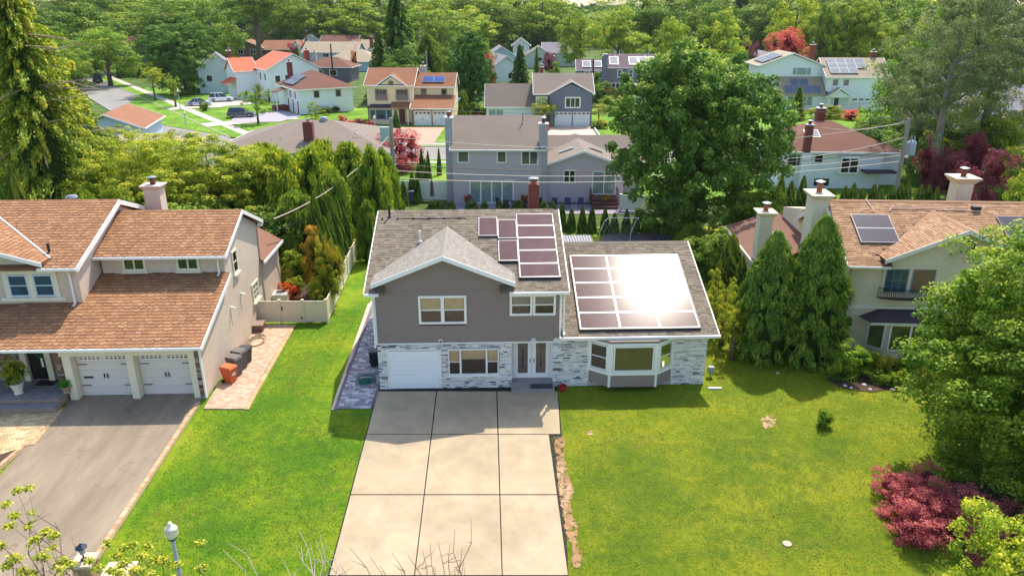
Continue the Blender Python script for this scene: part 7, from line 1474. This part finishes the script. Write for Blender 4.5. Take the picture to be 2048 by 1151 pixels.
# ------------------------------------------------------------------ cars, poles, lamps, small things
def car(label, px, py, yaw, L_, W_, Hh, col, kind='suv', group=None):
    g = G(px, py); t = thing('parked_car', label, 'car', (g.x, g.y, .13), math.radians(yaw), group); h = L_ / 2; w = W_ / 2
    pm = bpy.data.materials.new('car_paint'); pm.use_nodes = True; b_ = pm.node_tree.nodes['Principled BSDF']; b_.inputs['Base Color'].default_value = lin(col); b_.inputs['Roughness'].default_value = .3; b_.inputs['Coat Weight'].default_value = 1; b_.inputs['Coat Roughness'].default_value = .05
    belt = Hh * .56
    if kind == 'suv': low = [(-h, .35), (-h, belt * .95), (-h * .97, belt), (h * .45, belt), (h * .93, belt * .86), (h, belt * .65), (h, .35)]; roof = [(-h * .93, belt), (-h * .82, Hh * .97), (-h * .6, Hh), (h * .05, Hh), (h * .2, Hh * .95), (h * .5, belt)]
    else: low = [(-h, .4), (-h * .98, belt * .95), (-h * .85, belt), (h * .5, belt * .97), (h * .93, belt * .8), (h, belt * .6), (h, .35)]; roof = [(-h * .72, belt), (-h * .4, Hh * .96), (-h * .15, Hh), (h * .08, Hh * .98), (h * .5, belt)]
    b = MB(); low = [(-h * .98, .25)] + low + [(h * .98, .25)]
    sec = [(x, z) for x, z in low]; n = len(sec)
    for yy_, ins in ((-w, .0),): pass
    vs_ = []
    for y_, k in ((-w, .96), (-w * .93, 1), (w * .93, 1), (w, .96)): vs_.append([(x * k, y_, .25 + (z - .25) * (k if z > .5 else 1)) for x, z in sec])
    base = len(b.v); [b.v.extend(q) for q in vs_]
    for r in range(3):
        for i in range(n): j = (i + 1) % n; b.f.append((base + r * n + i, base + r * n + j, base + (r + 1) * n + j, base + (r + 1) * n + i)); b.m.append(0); b.t.append(.5)
    b.f.append(tuple(range(base, base + n))); b.f.append(tuple(range(base + 4 * n - 1, base + 3 * n - 1, -1))); b.m += [0, 0]; b.t += [.5, .5]
    bd = b.build('body', pm, t)
    k = len(roof); top = MB(); wi, wt = w * .93, w * .74
    lo = [(x, wi if z <= belt + .01 else wt, z) for x, z in roof]
    A_ = [(x, -y, z) for x, y, z in lo]; B_ = [(x, y, z) for x, y, z in lo]
    for i in range(1, k - 2): top.poly([A_[i], A_[i + 1], B_[i + 1], B_[i]])
    top.build('roof', pm, t)
    gsd = MB(); gsd.poly([A_[0], A_[1], B_[1], B_[0]]); gsd.build('rear_window', darkglass, t); gsd = MB(); gsd.poly([A_[k - 2], A_[k - 1], B_[k - 1], B_[k - 2]]); gsd.build('windscreen', darkglass, t)
    for S_ in (A_, B_):
        q = MB(); q.poly(S_); q.build('side_window', darkglass, t)
        for f_ in (.36, .62):
            a = Vector(S_[0]).lerp(Vector(S_[-1]), f_); ztop = Vector(S_[1]).lerp(Vector(S_[-2]), f_); ztop.z = Hh * .97; pl = MB(); sy = -.012 if a.y < 0 else .012; pl.hexa([(a.x - .05, a.y + sy, belt), (a.x + .05, a.y + sy, belt), (a.x + .05, a.y, belt), (a.x - .05, a.y, belt), (ztop.x - .05, ztop.y + sy, ztop.z), (ztop.x + .05, ztop.y + sy, ztop.z), (ztop.x + .05, ztop.y, ztop.z), (ztop.x - .05, ztop.y, ztop.z)]); pl.build('pillar', pm, t)
    tyre = mat('tyre', '#1b1b1c', .85, .05)
    for sx in (-.62, .62):
        for sy in (-1, 1):
            q = MB(); r = .36; q.lathe([(r * .6, 0), (r, .02), (r, .22), (r * .6, .24)], 0, 0, 18); o = q.build('wheel', tyre, t); o.rotation_euler = (math.pi / 2, 0, 0); o.location = (sx * h, sy * (w - .02) + (.12 if sy < 0 else .12), r)
            q = MB(); q.lathe([(.02, 0), (r * .62, 0), (r * .62, .03), (.05, .05)], 0, 0, 12); rm = q.build('rim', metal, o); rm.location = (0, 0, .215 if sy < 0 else -.02)
    for sy in (-1, 1):
        q = MB(); q.box(h * .9, h * .985, sy * w * .78 - .18, sy * w * .78 + .18, belt * .6, belt * .76); q.build('headlight', mat('lamp_lens', '#d8dcdd', .2), t)
        q = MB(); q.box(-h * 1.003, -h * .95, sy * w * .78 - .16, sy * w * .78 + .16, belt * .7, belt * .92); q.build('tail_light', mat('tail_lens', '#8a1f1c', .3), t)
    q = MB(); q.box(-h * 1.004, -h * .99, -.26, .26, .55, .68); q.build('number_plate', white2, t)
    return t
car('white sport utility vehicle parked side-on before the white garage', 443, 204, 18, 4.9, 1.95, 1.75, '#e6e8ea')
car('silver-blue saloon car parked behind the white one on the same drive', 399, 212, 14, 4.9, 1.85, 1.42, '#a9b7cc', 'sedan')
car('navy sport utility vehicle half hidden behind the small leafy tree', 483, 235, 12, 4.7, 1.9, 1.7, '#2a3458')
car('dark truck-like car parked on the street under the far trees', 196, 165, 120, 5.4, 2.1, 2.2, '#23262c')
# street lamps
acorn = mat('lamp_globe', '#e9e0cb', .35, .06, 4); postm = mat('lamp_post_paint', '#a9b3c6', .5, .06)
def lamp(label, x, y, h, s=1, group='street lamps'):
    t = thing('street_lamp', label, 'street lamp', (x, y, gz(y)), 0, group); b = MB(); b.lathe([(.17 * s, 0), (.17 * s, .25), (.09 * s, .35), (.06 * s, h)], 0, 0, 12); b.build('post', postm, t, smooth=False)
    b = MB(); b.lathe([(.08 * s, h), (.15 * s, h + .06 * s), (.13 * s, h + .1 * s)], 0, 0, 14); b.build('collar', mat('lamp_collar', '#3a3f47', .5), t)
    b = MB(); b.lathe([(.12 * s, h + .1 * s), (.2 * s, h + .2 * s), (.225 * s, h + .36 * s), (.215 * s, h + .44 * s), (.23 * s, h + .45 * s), (.17 * s, h + .54 * s), (.1 * s, h + .6 * s), (.075 * s, h + .66 * s), (.07 * s, h + .72 * s), (.02 * s, h + .75 * s)], 0, 0, 18); b.build('globe', acorn, t, smooth=True); return t
g = G(343, 1066, 2.85); lamp('pale street lamp with cream acorn globe in the left foreground', g.x, g.y, 3.15, .95)
for lab, px, base, top in (('white-topped street lamp on the verge beside the twiggy young tree', 361, 219, 178), ('short lamp with pale head standing before the left street', 372, 249, 229), ('slim lamp post beside the sapling on the back street', 1258, 295, 238), ('small black lamp post on the pale yellow house lawn', 750, 258, 238), ('thin garden lamp on the large white house lawn', 1623, 254, 236)):
    g = G(px, base); tz = AY(px, top, g.y); lamp(lab, g.x, g.y, max(1.5, tz.z - .7), 1.0)
# utility poles
wood = mat('pole_wood', '#9a8f86', .9, .2, 3, bump=.5, bs=10, stretch=(1, 1, .1)); wooddk = mat('dark_pole_wood', '#4d3b33', .9, .2, 3)
def pole(label, x, y, h, r=.17, m=None, arms=0, extra=None):
    t = thing('utility_pole', label, 'utility pole', (x, y, 0), 0, 'utility poles'); b = MB(); b.tube([(0, 0, 0), (0, 0, h)], [r * 1.15, r * .8], 10); b.build('shaft', m or wood, t)
    for k in range(arms): q = MB(); q.box(-1.1, 1.1, -.06, .06, h - .5 - k * .9, h - .38 - k * .9); q.build('crossarm', m or wood, t)
    return t
pa = pole('weathered grey utility pole left of the mauve-grey house with a pale box', -11.0, 69.0, AY(791, 236, 69).z, .2); q = MB(); q.box(-1.0, -.2, -.2, .25, 7.2, 8.5); q.build('transformer_box', mat('pale_green_box', '#a9bbb8', .5), pa)
zb = AY(1816, 236, 74).z; pb = pole('wooden utility pole with grey transformer right of the white rear house', 38.6, 74, zb, .21); q = MB(); q.lathe([(.42, zb - 3.6), (.45, zb - 3.5), (.45, zb - 2.4), (.3, zb - 2.2), (.06, zb - 2.15)], .75, .1, 16); q.build('transformer', mat('transformer_grey', '#a9b0b8', .5), pb); q = MB(); q.box(.55, .68, 0, .12, zb - 2.15, zb - 1.7); q.box(.85, .98, 0, .12, zb - 2.15, zb - 1.75); q.build('bushing', metal, pb)
g = G(890, 176); pole('pale utility pole among the dark trees behind the pale yellow house', g.x, 150, AY(890, 103, 150).z, .2)
g = G(664, 165); pole('dark thin utility pole before the tan hip roof', AY(666, 150, 205).x, 205, AY(664, 88, 205).z, .22, wooddk); pole('dark pole with small box in front of the long taupe house', AY(1187, 120, 150).x, 150, AY(1187, 118, 150).z, .2, wooddk)
def wire(label, P, sag=.5, r=.022, m=None):
    pts = []
    for a, b in zip(P[:-1], P[1:]):
        a, b = Vector(a), Vector(b)
        for k in range(12): t = k / 12; pts.append(a.lerp(b, t) - Vector((0, 0, sag * 4 * t * (1 - t))))
    pts.append(Vector(P[-1])); o = MB(); o.tube(pts, r, 4); o = o.build('power_line', m or mat('cable_black', '#2b2a2c', .6)); tag(o, label, 'power line', 'overhead wires behind the houses'); return o
A0, B0 = Vector((-11, 69, 0)), Vector((38.6, 74, 0)); Z = lambda v, z: (v.x, v.y, z)
lw = mat('cable_grey', '#b9aea6', .6)
wire('uppermost thin wire crossing above the mauve-grey house roof', [Z(A0, 10.2), Z(B0, 10.4)], .9, .018)
wire('pale cable crossing the middle of the mauve-grey house wall', [Z(A0, 7.6), Z(B0, 8.2)], 1.7, .022, lw)
wire('upper of the three thick dark cables below the rear windows', [Z(A0, 5.1), Z(B0, 5.6)], 1.3, .04)
wire('middle thick cable below the rear windows', [Z(A0, 4.5), Z(B0, 5.0)], 1.2, .035, lw)
wire('lowest pale cable just above the hedge tips', [Z(A0, 3.8), Z(B0, 4.4)], 1.1, .04, lw)
wire('thick twisted service cable running down to the tan house', [Z(A0, 8.0), (-15.9, 48.5, 5.5)], .9, .045, mat('cable_tan', '#a89a8a', .7)); wire('thinner service cable below the thick twisted one', [Z(A0, 6.5), (-15.9, 49.0, 4.6)], 1.0, .025)
wire('wire from the right pole to the brick chimney of the white rear house', [Z(B0, zb - .2), (33.5, 82, 6.5)], .5, .022, lw); wire('wire running right from the transformer pole into the trees', [Z(B0, zb - 1.0), (62, 77, 8)], .8, .02)
wire('cable pair from the right pole down past the rear chimney', [Z(B0, 6.8), (20, 71, 5.2)], .8, .03, lw); wire('wire leaving the right pole to the back street', [Z(B0, zb - .1), (20, 96, 10)], .8, .02)
# wheelie bins beside the tan house
def bin_(label, x, y, col, lidc, h=1.05, yaw=1.2, name='wheelie_bin'):
    t = thing(name, label, 'bin', (x, y, .03), yaw, 'bins beside the tan house'); m = mat('bin_' + col, col, .5, .06)
    b = MB(); b.hexa([(-.22, -.25, .05), (.22, -.25, .05), (.22, .2, .05), (-.22, .2, .05), (-.29, -.33, h * .9), (.29, -.33, h * .9), (.29, .33, h * .9), (-.29, .33, h * .9)]); b.build('body', m, t)
    b = MB(); b.hexa([(-.31, -.37, h * .9 + .003), (.31, -.37, h * .9 + .003), (.31, .33, h * .9 + .003), (-.31, .33, h * .9 + .003), (-.27, -.3, h), (.27, -.3, h), (.27, .33, h), (-.27, .33, h)]); b.build('lid', mat('lid_' + lidc, lidc, .5, .06), t)
    b = MB(); b.tube([(-.25, .38, h * .9), (.25, .38, h * .9)], .02, 6); b.build('handle', black, t)
    for s in (-.27, .27): b = MB(); b.lathe([(.02, 0), (.11, 0), (.11, .05), (.02, .05)], 0, 0, 12); o = b.build('wheel', black, t); o.rotation_euler = (0, math.pi / 2, 0); o.location = (s - .025, .24, .11)
    return t
b0 = bin_('orange wheelie bin nearest the garage beside the tan wall', -15.05, 35.75, '#c2562c', '#c9683a', .95); q = MB(); q.box(-.12, .12, -.33, -.3, .45, .6); q.build('label_plate', white2, b0)
bin_('dark grey wheelie bin just behind the orange one', -15.0, 36.5, '#595961', '#6a625f', 1.15); bin_('second dark grey wheelie bin in the middle of the row', -15.0, 37.3, '#55555c', '#6a6360', 1.15); bin_('black open-topped bin at the back of the row', -15.0, 38.05, '#2c3038', '#3a4048', .95)
bin_('black tub bin standing on the paver walk left of the middle house', -7.65, 37.7, '#23252c', '#2e323c', .95, .2)
# hose reel
b = MB(); rgh = random.Random(4)
for k in range(9):
    r = rgh.uniform(.22, .4); c_ = (rgh.uniform(-.08, .08), rgh.uniform(-.08, .08)); b.tube([(c_[0] + r * math.cos(a * .35) * 1.2, c_[1] + r * math.sin(a * .35) * .9, .06 + k * .035 + .02 * math.sin(a)) for a in range(19)], .02, 5)
o = b.build('garden_hose', mat('hose_green', '#1f6a5c', .5)); o.location = (-7.75, 35.6, .03); tag(o, 'coiled green garden hose on the grey pavers by the stone corner', 'hose')
b = MB(); b.lathe([(.1, 0), (.16, .02), (.19, .3), (.17, .3), (.14, .05)], 0, 0, 14); t = thing('bucket', 'small red bucket on the ground by the stone wall right of the doors', 'bucket', (2.65, 34.85, 0)); b.build('body', mat('red_plastic', '#b52024', .4), t); b = MB(); b.tube([(-.18, 0, .3), (-.1, 0, .42), (.1, 0, .42), (.18, 0, .3)], .01, 5); b.build('handle', metal, t)
# AC units, storage box
def acunit(label, x, y, s=.85, z=0): 
    t = thing('air_conditioner', label, 'air conditioner', (x, y, z), .1); b = MB(); b.box(-s / 2, s / 2, -s / 2, s / 2, .05, .75); b.build('cabinet', mat('ac_beige', '#d5cfc4', .5), t); b = MB(); b.lathe([(s * .42, .752), (s * .42, .8), (s * .36, .8), (s * .36, .752)], 0, 0, 20); b.build('fan_ring', white2, t)
    b = MB(); b.lathe([(.01, .756), (s * .35, .756), (s * .35, .762), (.01, .762)], 0, 0, 16); b.build('fan_opening', black, t)
    b = MB(); [b.box(-s * .4, s * .4, -.012 + k * s * .13 - s * .33, .012 + k * s * .13 - s * .33, .785, .795) for k in range(6)]; b.build('grille', metal, t); return t
acunit('beige air conditioner behind the ivory gate beside the stucco wall', -15.6, 47.2, .95)
t = thing('storage_box', 'small brown storage box against the tan wall by the brick walk', 'box', (-15.7, 42.6, .03), .1); b = MB(); b.box(-.35, .35, -.4, .4, 0, .4); b.build('body', mat('box_brown', '#6b5248', .6), t); b = MB(); b.box(-.38, .38, -.43, .43, .402, .47); b.build('lid', mat('box_lid', '#8a7264', .6), t)
b = MB(); rgh = random.Random(8)
for k in range(7): a = rgh.uniform(0, 6); r = rgh.uniform(.2, .5); b.tube([(r * math.cos(a + i * .4) * 1.3, r * math.sin(a + i * .4) * 2, .05 + .03 * math.sin(i + k)) for i in range(9)], .02, 5)
o = b.build('cable_coil', mat('tan_hose', '#7d6a58', .7)); o.location = (-15.2, 40.8, .04); tag(o, 'tangled brown hose lying on the brick walk by the tan wall', 'hose')
# gas meter and downspout extensions near right corner of the wing
t = thing('gas_meter', 'grey gas meter at the right corner of the stone wall', 'meter', (10.75, 36.4, 0)); b = MB(); b.box(-.15, .15, -.12, .12, .25, .6); b.build('body', mat('meter_grey', '#8b949b', .5), t); b = MB(); b.tube([(0, 0, 0), (0, 0, .25)], .03, 6); b.build('pipe', metal, t)
b = MB(); b.box(10.3, 11.0, 34.95, 35.06, 0, .08); tag(b.build('splash_block', white2), 'white downspout pipe lying on the grass at the right stone corner', 'pipe')
b = MB(); b.lathe([(.01, 0), (.16, 0), (.17, .035), (.01, .04)], 0, 0, 16); g = G(1574, 1087); tag(b.build('utility_cover', concrete, loc=g), 'small round pale cover set in the right lawn near the street', 'cover')
# porch things of the tan house
def potted(label, x, y, z, pc, h, w, kind, sd, col, ph=.5, pr=.28):
    t = thing('potted_plant', label, 'potted plant', (x, y, z), sd); b = MB(); b.lathe([(pr * .7, 0), (pr * .75, .04), (pr * .6, .1), (pr, ph * .8), (pr * 1.15, ph), (pr * .9, ph), (pr * .8, ph - .06)], 0, 0, 14); b.build('pot', mat('pot_' + pc, pc, .8, .1), t)
    me, co = crown(kind, sd); o = link_mesh('foliage', me, t); o.scale = (w / 2, w / 2, h / 2); o.location = (0, 0, ph + h * .42); o.color = col; c = link_mesh('inner_foliage', co, t); c.scale = o.scale; c.location = o.location; return t
potted('yellow-green topiary in a white urn at the left edge of the stone porch', -24.9, 33.6, .5, '#d8d2c4', 1.5, 1.0, 'shrub', 1, Yg, .6, .3)
potted('terracotta pot of pink and green flowers beside the garage stone pier', -22.55, 33.75, .47, '#a38a76', .4, .6, 'shrub', 2, (.6, 1.4, 1.2, 1), .4, .26)
t = thing('boulder', 'large flat-topped grey boulder on the porch beside the black door', 'stone', (-22.7, 34.6, .45)); b = MB(); b.lathe([(.35, 0), (.5, .2), (.55, .5), (.5, .6), (.2, .64)], 0, 0, 9); b.build('stone', mat('boulder_grey', '#6f706c', .9, .3, 4, bump=.8, bs=8), t)
b = MB(); b.box(-.45, .45, -.28, .28, 0, .03); o = b.build('door_mat', mat('mat_black', '#1d1c1e', .95)); o.location = (-24.2, 34.75, .475); tag(o, 'black door mat on the stone porch in front of the black door', 'door mat')
b = MB(); b.lathe([(.18, 0), (.22, .05), (.3, .07), (.34, 0), (.3, -.06), (.22, -.04), (.18, 0)], 0, 0, 20); o = b.build('wreath', mat('wreath_green', '#3d5e34', .9, .4, 30)); o.rotation_euler = (math.pi / 2, 0, YAW); o.location = (-24.3, 35.05, 2.05); tag(o, 'green wreath with pale ribbon hanging on the black front door', 'wreath')
q = MB(); q.box(-.06, .06, -.1, -.09, -.75, -.25); q.build('ribbon', white, o).rotation_euler = (-math.pi / 2, 0, 0)
# patio furniture behind the mauve-grey house
def chair(label, x, y, col, yaw=0, group=None):
    t = thing('patio_chair', label, 'chair', (x, y, 0), yaw, group); m = mat('chair_' + col, col, .6)
    b = MB(); b.box(-.28, .28, -.28, .28, .4, .46); b.build('seat', m, t); b = MB(); b.box(-.28, .28, .24, .29, .46, 1.15); b.build('backrest', m, t)
    for sx in (-.25, .25):
        for sy in (-.25, .25): b = MB(); b.box(sx - .02, sx + .02, sy - .02, sy + .02, 0, .4); b.build('leg', black, t)
    return t
for i, x in enumerate((4.2, 5.5, 6.8)): chair(('navy patio chair nearest the white downspout', 'middle navy patio chair on the rear patio', 'navy patio chair nearest the dark red stair')[i], x, 72.6, '#24356e', 3.1, 'navy patio chairs')
t = thing('patio_table', 'dark patio table behind the brick chimney on the rear patio', 'table', (.9, 72.2, 0)); b = MB(); b.box(-1.0, 1.0, -.5, .5, .7, .76); b.build('tabletop', black, t)
for sx in (-.9, .9):
    for sy in (-.4, .4): b = MB(); b.box(sx - .03, sx + .03, sy - .03, sy + .03, 0, .7); b.build('leg', black, t)
for i, (x, y) in enumerate(((-1.2, 72.4), (-.6, 71.6), (2.6, 72.6))): chair('dark metal patio chair %s the patio table' % ('far left of', 'just left of', 'right of')[i], x, y, '#33292b', 2.2 + i, 'dark patio chairs')
b = MB(); b.poly([(-6, 70.3, .02), (16, 70.3, .02), (16, 74.1, .02), (-6, 74.1, .02)]); b.build('patio', mat('patio_paving', '#8e8490', .9, .12, 2), kind='structure')
t = thing('umbrella', 'closed brown patio umbrella by the white vinyl fence', 'umbrella', (-8.0, 73.6, 0)); b = MB(); b.tube([(0, 0, 0), (0, 0, 2.9)], .03, 6); b.build('pole', metal, t); b = MB(); b.lathe([(.22, 1.0), (.2, 1.5), (.14, 2.3), (.04, 2.85)], 0, 0, 8); b.build('canopy', mat('umbrella_brown', '#6d5450', .9, .2, 6), t)
t = thing('cabinet', 'dark grey bin against the white vinyl fence', 'bin', (-10.4, 75.0, 0)); b = MB(); b.box(-.4, .4, -.3, .3, 0, 1.1); b.build('body', mat('slate_bin', '#4a5470', .6), t); b = MB(); b.box(-.43, .43, -.33, .33, 1.102, 1.18); b.build('lid', mat('slate_bin', '#4a5470'), t)
for i, (x, c_) in enumerate(((-4.4, (1.8, .4, .5, 1)), (1.2, (1.9, .5, .4, 1)), (9.4, (2.2, 1.2, .3, 1)))): potted(('red flowering pot left of the glass doors', 'red flowering pot beside the patio table', 'yellow flowering pot by the dark red stair')[i], x, 73.0, .02, '#8a5a48', .7, .8, 'shrub', 3 + i, c_, .6)
# covered pool and net frame in the back garden of the middle house
patch('pool_cover', [(1205, 478), (1215, 472), (1300, 470), (1345, 478), (1340, 490), (1200, 490)], mat('dark_tarp', '#4b434c', .6, .5, 1.2, bump=1, bs=3), .25, .15)
t = thing('goal_frame', 'white tubular net frame standing before the back hedge', 'net frame', (7.2, 60.0, 0)); 
for x in (0, 2.6):
    b = MB(); b.tube([(x, 0, 0), (x + .1, .1, 1.2), (x + .5, .5, 2.0), (x + .9, 1.2, 2.1)], .025, 6); b.build('post', white, t)
b = MB(); b.tube([(.9, 1.2, 2.1), (3.5, 1.2, 2.1)], .04, 6); b.build('crossbar', white, t); b = MB(); [b.tube([(.1 + k * .33, .1, 1.1), (.9 + k * .33, 1.2, 2.1)], .012, 3) for k in range(9)]; b.build('net', mat('net_grey', '#9c968f', .9), t)
# play set
g = G(912, 232); t = thing('play_set', 'wooden play set with blue striped canopy and turquoise slide', 'play set', (g.x, g.y, 0), .1)
for x in (-.9, .9):
    for y in (-.9, .9): b = MB(); b.box(x - .08, x + .08, y - .08, y + .08, 0, 3.0); b.build('post', mat('play_wood', '#8a5a3c', .8), t)
b = MB(); b.box(-1, 1, -1, 1, 1.4, 1.5); b.build('platform', mat('play_wood', '#8a5a3c'), t)
for k in range(6): b = MB(); b.box(-1.2 + k * .4, -.8 + k * .4, -1.2, 1.2, 3.0, 3.08, fn=lambda x, y, z: (x, y, z + .45 * (1.2 - abs(y)))); b.build('canopy_stripe', white if k % 2 else mat('canopy_blue', '#2668a8', .6), t)
b = MB(); b.hexa([(-.4, -1.0, 1.4), (.4, -1.0, 1.4), (.4, -3.2, .2), (-.4, -3.2, .2), (-.4, -1.0, 1.5), (.4, -1.0, 1.5), (.4, -3.2, .3), (-.4, -3.2, .3)]); b.build('slide', mat('slide_blue', '#2aa0c4', .4), t)
t = thing('toy_house', 'small red toy table beside the play set', 'toy', (g.x + .3, g.y - 4.6, 0)); b = MB(); b.box(-.6, .6, -.4, .4, .5, .6); b.build('top', mat('red_plastic', '#b52024'), t); b = MB(); b.box(-.5, .5, -.3, .3, 0, .498); b.build('base', white, t)
# brick piers with lanterns at the foot of the asphalt drive
def pier(label, px, py, z, w=.62, lant=True):
    g = G(px, py, z); x, y = g.x, g.y; z0 = gz(y); t = thing('gate_pier', label, 'brick pier', (x, y, z0), .05, 'brick piers at the foot of the asphalt drive'); hh = z - z0
    b = MB(); b.box(-w / 2 + .02, w / 2 - .02, -w / 2 + .02, w / 2 - .02, 0, hh - .1); core = b.build('shaft', mat('pier_mortar', '#a3917c', .95), t); k = 0; zz = 0; L2 = []
    while zz < hh - .15:
        for f_ in range(4):
            for i in range(3):
                a = -w / 2 + i * w / 3 + (.05 if k % 2 else 0); e = min(a + w / 3 - .012, w / 2)
                m = MB(); 
                if f_ == 0: m.box(a, e, -w / 2, -w / 2 + .03, zz, zz + .075, 0, rg.random())
                elif f_ == 1: m.box(a, e, w / 2 - .03, w / 2, zz, zz + .075, 0, rg.random())
                elif f_ == 2: m.box(-w / 2, -w / 2 + .03, a, e, zz, zz + .075, 0, rg.random())
                else: m.box(w / 2 - .03, w / 2, a, e, zz, zz + .075, 0, rg.random())
                L2.append(m)
        zz += .088; k += 1
    pieces(L2, 'brick', mat('pier_brick', None, .9, .15, 8, ramp=[(0, '#9c7a5c'), (.5, '#b8926c'), (1, '#cba882')]), core, 200)
    b = MB(); b.box(-w / 2 - .06, w / 2 + .06, -w / 2 - .06, w / 2 + .06, hh - .1, hh); b.build('capstone', mat('capstone', '#cdb89a', .85, .1, 3), t)
    if lant:
        l = MB(); l.lathe([(.1, hh), (.11, hh + .03), (.03, hh + .06), (.03, hh + .22), (.09, hh + .26)], 0, 0, 8); l.build('lantern_stem', black, t); l = MB(); l.lathe([(.09, hh + .262), (.12, hh + .5)], 0, 0, 6); l.build('lantern_glass', mat('lantern_glass', '#8fa0ad', .15), t); l = MB(); l.lathe([(.19, hh + .502), (.2, hh + .53), (.06, hh + .64), (.01, hh + .7)], 0, 0, 8); l.build('lantern_cap', mat('lantern_navy', '#1f2740', .4), t)
    return t
pier('brick pier with stone cap and dark lantern beside the asphalt drive', 168, 1118, .75, .62); p2 = pier('second lower brick pier with pale cap half hidden by leaves', 235, 1142, .5, .9, False)
# foreground street trees seen from above
def twig(b, a, c, r0, r1, rgx, wob=.12):
    a, c = Vector(a), Vector(c); L_ = (c - a).length; pts = [a]; n = 6
    for k in range(1, n): t = k / n; pts.append(a.lerp(c, t) + Vector((rgx.uniform(-1, 1), rgx.uniform(-1, 1), rgx.uniform(-.5, 1))) * L_ * wob * math.sin(math.pi * t) * .6)
    pts.append(c); b.tube(pts, [r0 + (r1 - r0) * k / n for k in range(n + 1)], 5); return pts
def tuft_tree(label, base, fork, tips, seed, leaf=True, m=None, leafcol=None, n=70, rad=.2, ls=.085):
    t = thing('tree', label, 'tree', base, 0); rgx = random.Random(seed); B0_ = Vector(base); fk = Vector(fork) - B0_; b = MB(); b.tube([(0, 0, -.1), tuple(fk * .5), tuple(fk)], [.13, .1, .07], 8); b.build('trunk', m or bark, t, smooth=True)
    b = MB(); Ps, Ns = [], []; rsx = np.random.RandomState(seed)
    for tip in tips:
        tl = Vector(tip) - B0_; pts = twig(b, fk, tl, .035, .006, rgx)
        for k in range(3): q = pts[3 + k]; e = q + Vector((rgx.uniform(-.5, .5), rgx.uniform(-.5, .5), rgx.uniform(0, .4))); pt2 = twig(b, q, e, .012, .004, rgx); 
        if leaf:
            for cc, nn_ in ((tl, n), (pts[5], n // 3)):
                d = sph(rsx, nn_, .5); Ps.append(np.array(cc)[None] + d * rad * rsx.uniform(.2, 1, (nn_, 1)) * [1.3, 1.3, .6]); Ns.append(d * .4 + [0, 0, .8] + rsx.normal(0, .3, (nn_, 3)))
    b.build('branches', m or bark, t)
    if leaf: P = np.concatenate(Ps); N_ = np.concatenate(Ns); me = leaf_mesh('foliage', P, N_, rsx.uniform(ls * .7, ls * 1.3, len(P)), .7, rsx.uniform(.2, 1, len(P)), leafm); o = link_mesh('foliage', me, t); o.color = leafcol or Yg
    return t
def tips(pts, z): return [tuple(G(x, y, z + dz)) for x, y, dz in pts]
tuft_tree('sparse leafy street tree rising into the bottom left corner', (-9.5, 14.0, gz(14)), (-10.0, 14.3, 2.2), tips([(12, 1008, 0), (20, 1050, .1), (35, 980, 0), (58, 976, .1), (28, 1030, 0), (70, 1078, 0), (92, 1062, 0), (108, 1070, .1), (15, 1130, -.3), (45, 1140, -.3), (-20, 1060, 0), (82, 1112, 0), (125, 1120, -.2), (142, 1128, -.2), (60, 1146, -.4), (0, 1090, 0), (30, 1115, 0)], 3.6), 3, n=110, rad=.16, ls=.10)
tuft_tree('leafy street tree tips in front of the brick piers, left of the lamp', (-7.6, 14.2, gz(14)), (-7.6, 14.4, 2.2), tips([(215, 1085, 0), (232, 1110, 0), (245, 1096, 0), (265, 1090, .1), (250, 1125, 0), (285, 1112, 0), (296, 1090, 0), (310, 1118, 0), (330, 1120, 0), (400, 1085, .1), (352, 1130, -.1), (405, 1135, -.1), (195, 1135, -.1), (225, 1140, 0), (270, 1140, 0), (300, 1146, 0), (180, 1120, 0), (240, 1146, 0)], 3.6), 5, n=110, rad=.15, ls=.09)
bt = mat('twig_brown', '#6d5546', .9, .2)
tuft_tree('bare twiggy branches rising at the bottom edge over the concrete drive', (-1.3, 14.6, gz(14)), (-1.3, 14.8, 2.0), tips([(700, 1095, 0), (680, 1128, 0), (740, 1112, 0), (783, 1103, 0), (815, 1108, 0), (845, 1100, 0), (860, 1083, 0), (876, 1082, .1), (900, 1085, 0), (910, 1058, .1), (942, 1037, .2), (925, 1095, 0), (928, 1122, 0), (870, 1130, 0), (760, 1130, 0), (800, 1128, 0)], 3.6), 7, leaf=False, m=bt)
tuft_tree('pale bare branches at the bottom edge over the lawn left of the drive', (-4.3, 14.8, gz(14)), (-4.3, 15, 2.2), tips([(598, 1060, 0), (602, 1090, 0), (565, 1118, 0), (632, 1078, .1), (640, 1068, .1), (655, 1090, 0), (620, 1085, 0), (612, 1130, 0), (648, 1120, 0), (456, 1085, 0), (446, 1100, 0)], 3.4), 9, leaf=False, m=mat('twig_grey', '#a3968a', .9, .2))
ty('light yellow-green street tree crown at the bottom right corner', 2030, 17.6, 985, 235, 'airy', 3, (1.55, 1.45, .7, 1), .3, tr=.1, limbs=8); ty('second light street tree crown, lower, at the right edge', 2090, 15.4, 1075, 200, 'airy', 1, (1.5, 1.4, .7, 1), .3, tr=.1, limbs=8)
# a few stones and fallen things in the right planting bed
for i, (px, py, s) in enumerate(((1690, 772, .12), (1702, 776, .1), (1728, 770, .13), (1740, 779, .1), (1785, 780, .14), (1555, 747, .1))):
    g = G(px, py); b = MB(); b.lathe([(s * .6, 0), (s, s * .4), (s * .5, s * .8)], 0, 0, 7); tag(b.build('stone', mat('pale_stone', '#c9c2bc', .9, .1), loc=g), ('pale stone at the left end of the dark bed by the round shrub', 'second pale stone in the dark bed, close to the first', 'middle pale stone in the dark bed below the cream house', 'fourth pale stone, at the front edge of the dark bed', 'pale stone at the right end of the dark bed under the big tree', 'small white stone alone on the grass by the evergreens')[i], 'stone', 'pale stones in the bed' if i < 5 else None)
